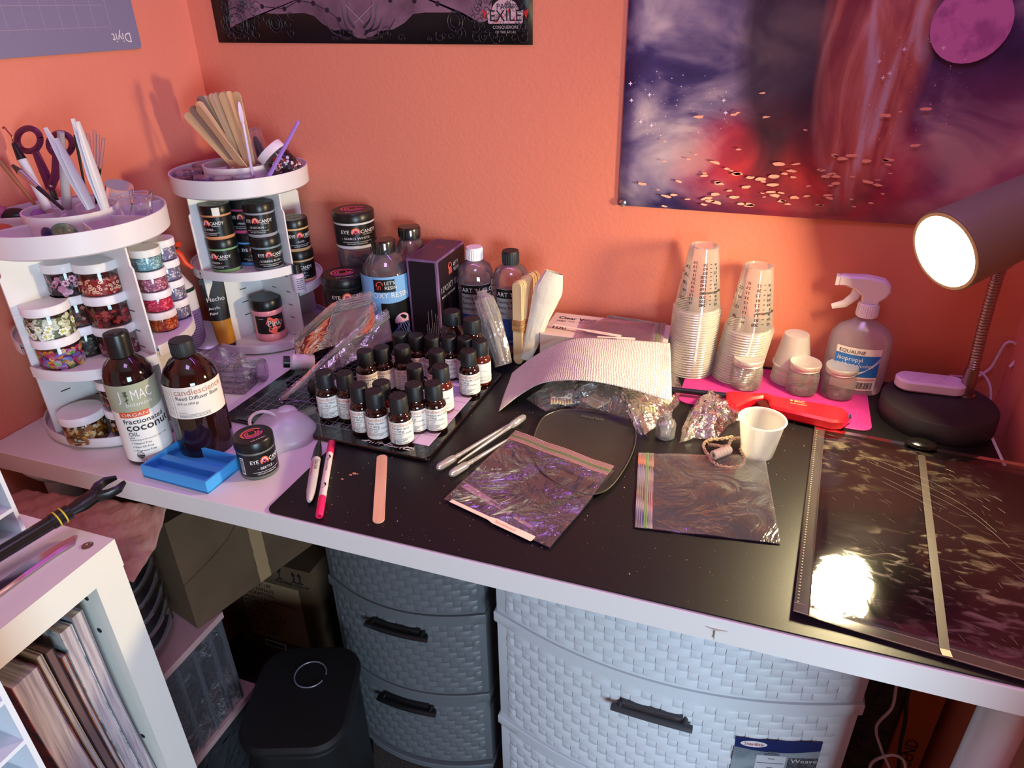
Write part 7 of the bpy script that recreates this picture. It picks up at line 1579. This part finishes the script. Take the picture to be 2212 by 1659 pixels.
m.box(.060, .086, yy, -.1004, hB2-.036, hB2-.034); m.add([(.026, yy, hB2-.008), (.040, yy, hB2-.008), (.034, yy, hB2-.022), (.032, yy, hB2-.022)], [(0, 1, 2, 3)]); m.box(.0322, .0338, yy, -.1004, hB2-.034, hB2-.022); m.box(.027, .039, yy, -.1004, hB2-.036, hB2-.034)
m.build('handling_marks', INK, bx2)
m = MB(); m.sheet(lambda u, v: (-.045+.052*u, -.1008, hB2-.245+.018*v), 1, 1); bp_ = m.build('barcode_label', PAPER, bx2); m = MB(); x = -.042
while x < .004: w_ = RN.choice((.0006, .001, .0016)); m.box(x, x+w_, -.1014, -.1009, hB2-.242, hB2-.230); x += w_+.0009
m.build('barcode', INK, bp_, kind='stuff')
# clear rack
rk = thing('clear_rack', 'clear plastic organizer rack wrapped in film, between shelf and cardboard box', 'rack', (.175, -.62, F0)); ro = V(rk.location)
def rbx(m, x0, x1, y0, y1, z0, z1): return m.box(x0-ro.x, x1-ro.x, y0-ro.y, y1-ro.y, z0-ro.z, z1-ro.z)
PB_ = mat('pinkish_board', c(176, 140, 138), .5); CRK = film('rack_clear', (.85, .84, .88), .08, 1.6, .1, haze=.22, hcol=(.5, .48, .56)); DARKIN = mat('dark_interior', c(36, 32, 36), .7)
rbx(MB(), .096, .298, -.722, -.515, -.500, -.488).build('lower_board', PB_, rk); rbx(MB(), .096, .298, -.722, -.541, -.300, -.288).build('upper_board', PB_, rk)
rbx(MB(), .096, .262, -.72, -.517, F0+.001, -.502).build('lower_bin', DARKIN, rk); rbx(MB(), .096, .235, -.718, -.545, -.486, -.302).build('middle_bin', DARKIN, rk)
rbx(MB(), .236, .292, -.718, -.545, -.486, -.302).build('film_cover', film('rack_wrap', (.86, .85, .88), .10, 2.6, .10, bump=(22, 1.0, .01), haze=.12, hcol=(.6, .56, .66)), rk)
for y in (-.715, -.680, -.645, -.610, -.575, -.549): rbx(MB(), .286, .2945, y, y+.005, -.486, -.302).build('clear_slat', CRK, rk)
rbx(MB(), .262, .292, -.720, -.519, -.70, -.504).build('film_cover', film('rack_wrap', (.86, .85, .88)), rk)
for k in range(6):
    z = -.262+.028*k; m = MB(); m.sheet(lambda u, v: (.255+.025*math.sin(u*pi)-ro.x+.0*v, -.722+.13*u-ro.y, z+(.018-.010*math.sin(u*pi))*v-ro.z), 14, 1); m.sheet(lambda u, v: (.10+(.155+.025*math.sin(u*pi))*v-ro.x, -.722+.13*u-ro.y, z-ro.z), 14, 1); m.build('clear_tray', CRK, rk, solid=.0012)
rbx(MB(), .10, .20, -.72, -.60, -.287, -.09).build('tray_core', DARKIN, rk)
# draped brown packing paper
TL, TR, MR, BR_, BL_ = G(48, 1062, -.058), G(362, 1098, -.046), G(334, 1178, -.085), G(289, 1262, -.112), V((.045, -.722, -.052))
def dr(u, v):
    top = TL.lerp(TR, u); bot = BL_.lerp(BR_, u); p = bot.lerp(top, v)
    if u > .6: k = (u-.6)/.4; mid = BR_.lerp(TR, .5); p += (MR-mid)*(k*k*4*v*(1-v))
    p.z += .006*math.sin(u*9+v*4)*math.sin(v*pi)+.0035*abs(math.sin(u*17-v*9))*(1-u*.4)+.0025*abs(math.sin(u*31+v*13)); return p
m = MB(); m.sheet(dr, 70, 36); o = m.build('packing_paper', mat('pink_brown_paper', c(166, 116, 102), .6, bump=(30, .9, .012), vary=(18, c(140, 94, 82), .4, .65)), label='crinkled pinkish brown paper draped behind the cube shelf corner', cat='paper', solid=.0006, ang=30)
m = MB(); p = dr(.90, .12); m.lathe([(.0045, 0), (0, .0006)], 10); m.xf(Matrix.Translation(p+V((.0015, -.0015, .0018))) @ V((.5, -.5, .7)).to_track_quat('Z', 'Y').to_matrix().to_4x4()); m.build('punched_hole', HOLE, label='small dark round hole punched near the paper corner', cat='hole')
# black bin
q = G(652, 1500, -.425); bn = thing('waste_bin', 'black lidded bin on the carpet in the dark under the desk', 'bin', (q.x, q.y, F0), .35)
BB = mat('bin_black', c(8, 8, 9), .6)
MB().rbox(.160, .190, .0005, .285, .05, .006, n=6).build('bin_body', BB, bn); MB().rbox(.170, .200, .286, .305, .05, .006, n=6).build('lid', BB, bn)
m = MB(); m.tube([(.005+.026*math.cos(a), .038+.026*math.sin(a), .306) for a in [i*2*pi/36 for i in range(34)]], .0012, 6); m.build('ring_mark', mat('grey_ring', c(110, 110, 120), .3), bn)
# cables on the carpet and at the right
BC = mat('black_cable', c(18, 18, 20), .4)
pts = [G(px, py, F0+.006) for px, py in ((772, 1522), (790, 1560), (803, 1600), (800, 1650), (790, 1700))]; MB().tube(smooth([V((pts[0].x-.02, pts[0].y+.08, F0+.006))]+pts, 6), .0035, 8).build('cable', BC, label='black cable lying on the carpet beside the grey drawer tower', cat='cable')
pts = [G(px, py, F0+.006) for px, py in ((760, 1530), (768, 1570), (757, 1620), (752, 1670), (750, 1720))]; MB().tube(smooth([V((pts[0].x-.03, pts[0].y+.09, F0+.006))]+pts, 6), .003, 8).build('cable', BC, label='second black cable on the carpet closer to the bin', cat='cable')
WC = mat('white_cable', c(214, 206, 214), .45)
y9 = -.34
MB().tube(smooth([BW(1938, 1470, y9), BW(1935, 1490, y9), BW(1926, 1530, y9), BW(1893, 1570, y9), BW(1905, 1622, y9), BW(1922, 1662, y9), BW(1930, 1720, y9)], 8), .0022, 8).build('cable', WC, label='white cable hanging in a curve beside the white drawer tower', cat='cable')
MB().tube(smooth([BW(1875, 1690, y9-.01), BW(1882, 1650, y9-.01), BW(1910, 1634, y9-.01), BW(1936, 1632, y9-.01), BW(1955, 1650, y9-.01), BW(1952, 1700, y9-.01)], 8), .0022, 8).build('cable', WC, label='white cable bending into a low arch near the floor at right', cat='cable')
MB().tube(smooth([BW(1975, 1480, y9+.005), BW(1960, 1500, y9+.005), BW(1955, 1560, y9+.005), BW(1945, 1610, y9+.005), BW(1938, 1700, y9+.005)], 8), .0028, 8).build('cable', BC, label='black cable hanging between the white cable and the orange box', cat='cable')
DG = mat('charcoal_carton', c(58, 52, 56), .6, vary=(60, c(40, 36, 40), .5, .55)); t = thing('storage_carton', 'dark grey carton with faint black print behind the cables', 'box', (1.315, -.20, F0))
MB().box(-.055, .012, -.08, .06, .0005, .42).build('carton', DG, t); m = MB(); rn = random.Random(1)
for k in range(7): m.text(rn.choice(('K', 'X', 'N')), .03, (-.05+.012*(k % 3), -.0808, .16+.032*k), (.8, 0, .6), (-.6, 0, .8))
m.build('faint_print', INK, t)
t = thing('orange_box', 'flat orange box with vertical black lettering by the desk leg', 'box', (1.362, -.22, F0))
MB().box(-.030, .018, -.06, .07, .0005, .46).build('carton', mat('burnt_orange', c(158, 84, 40), .6), t)
m = MB(); m.text('ASCEND', .026, (.006, -.0608, .155), (0, 0, 1), (-1, 0, 0)); m.lathe([(.009, 0), (0, .0004)], 14) if 0 else None
m.build('lettering', INK, t)
# ================================================================ lift everything so that the floor is z = 0
bpy.context.view_layer.update()
for o in list(D.objects):
    if o.parent is None: o.location.z += DESK
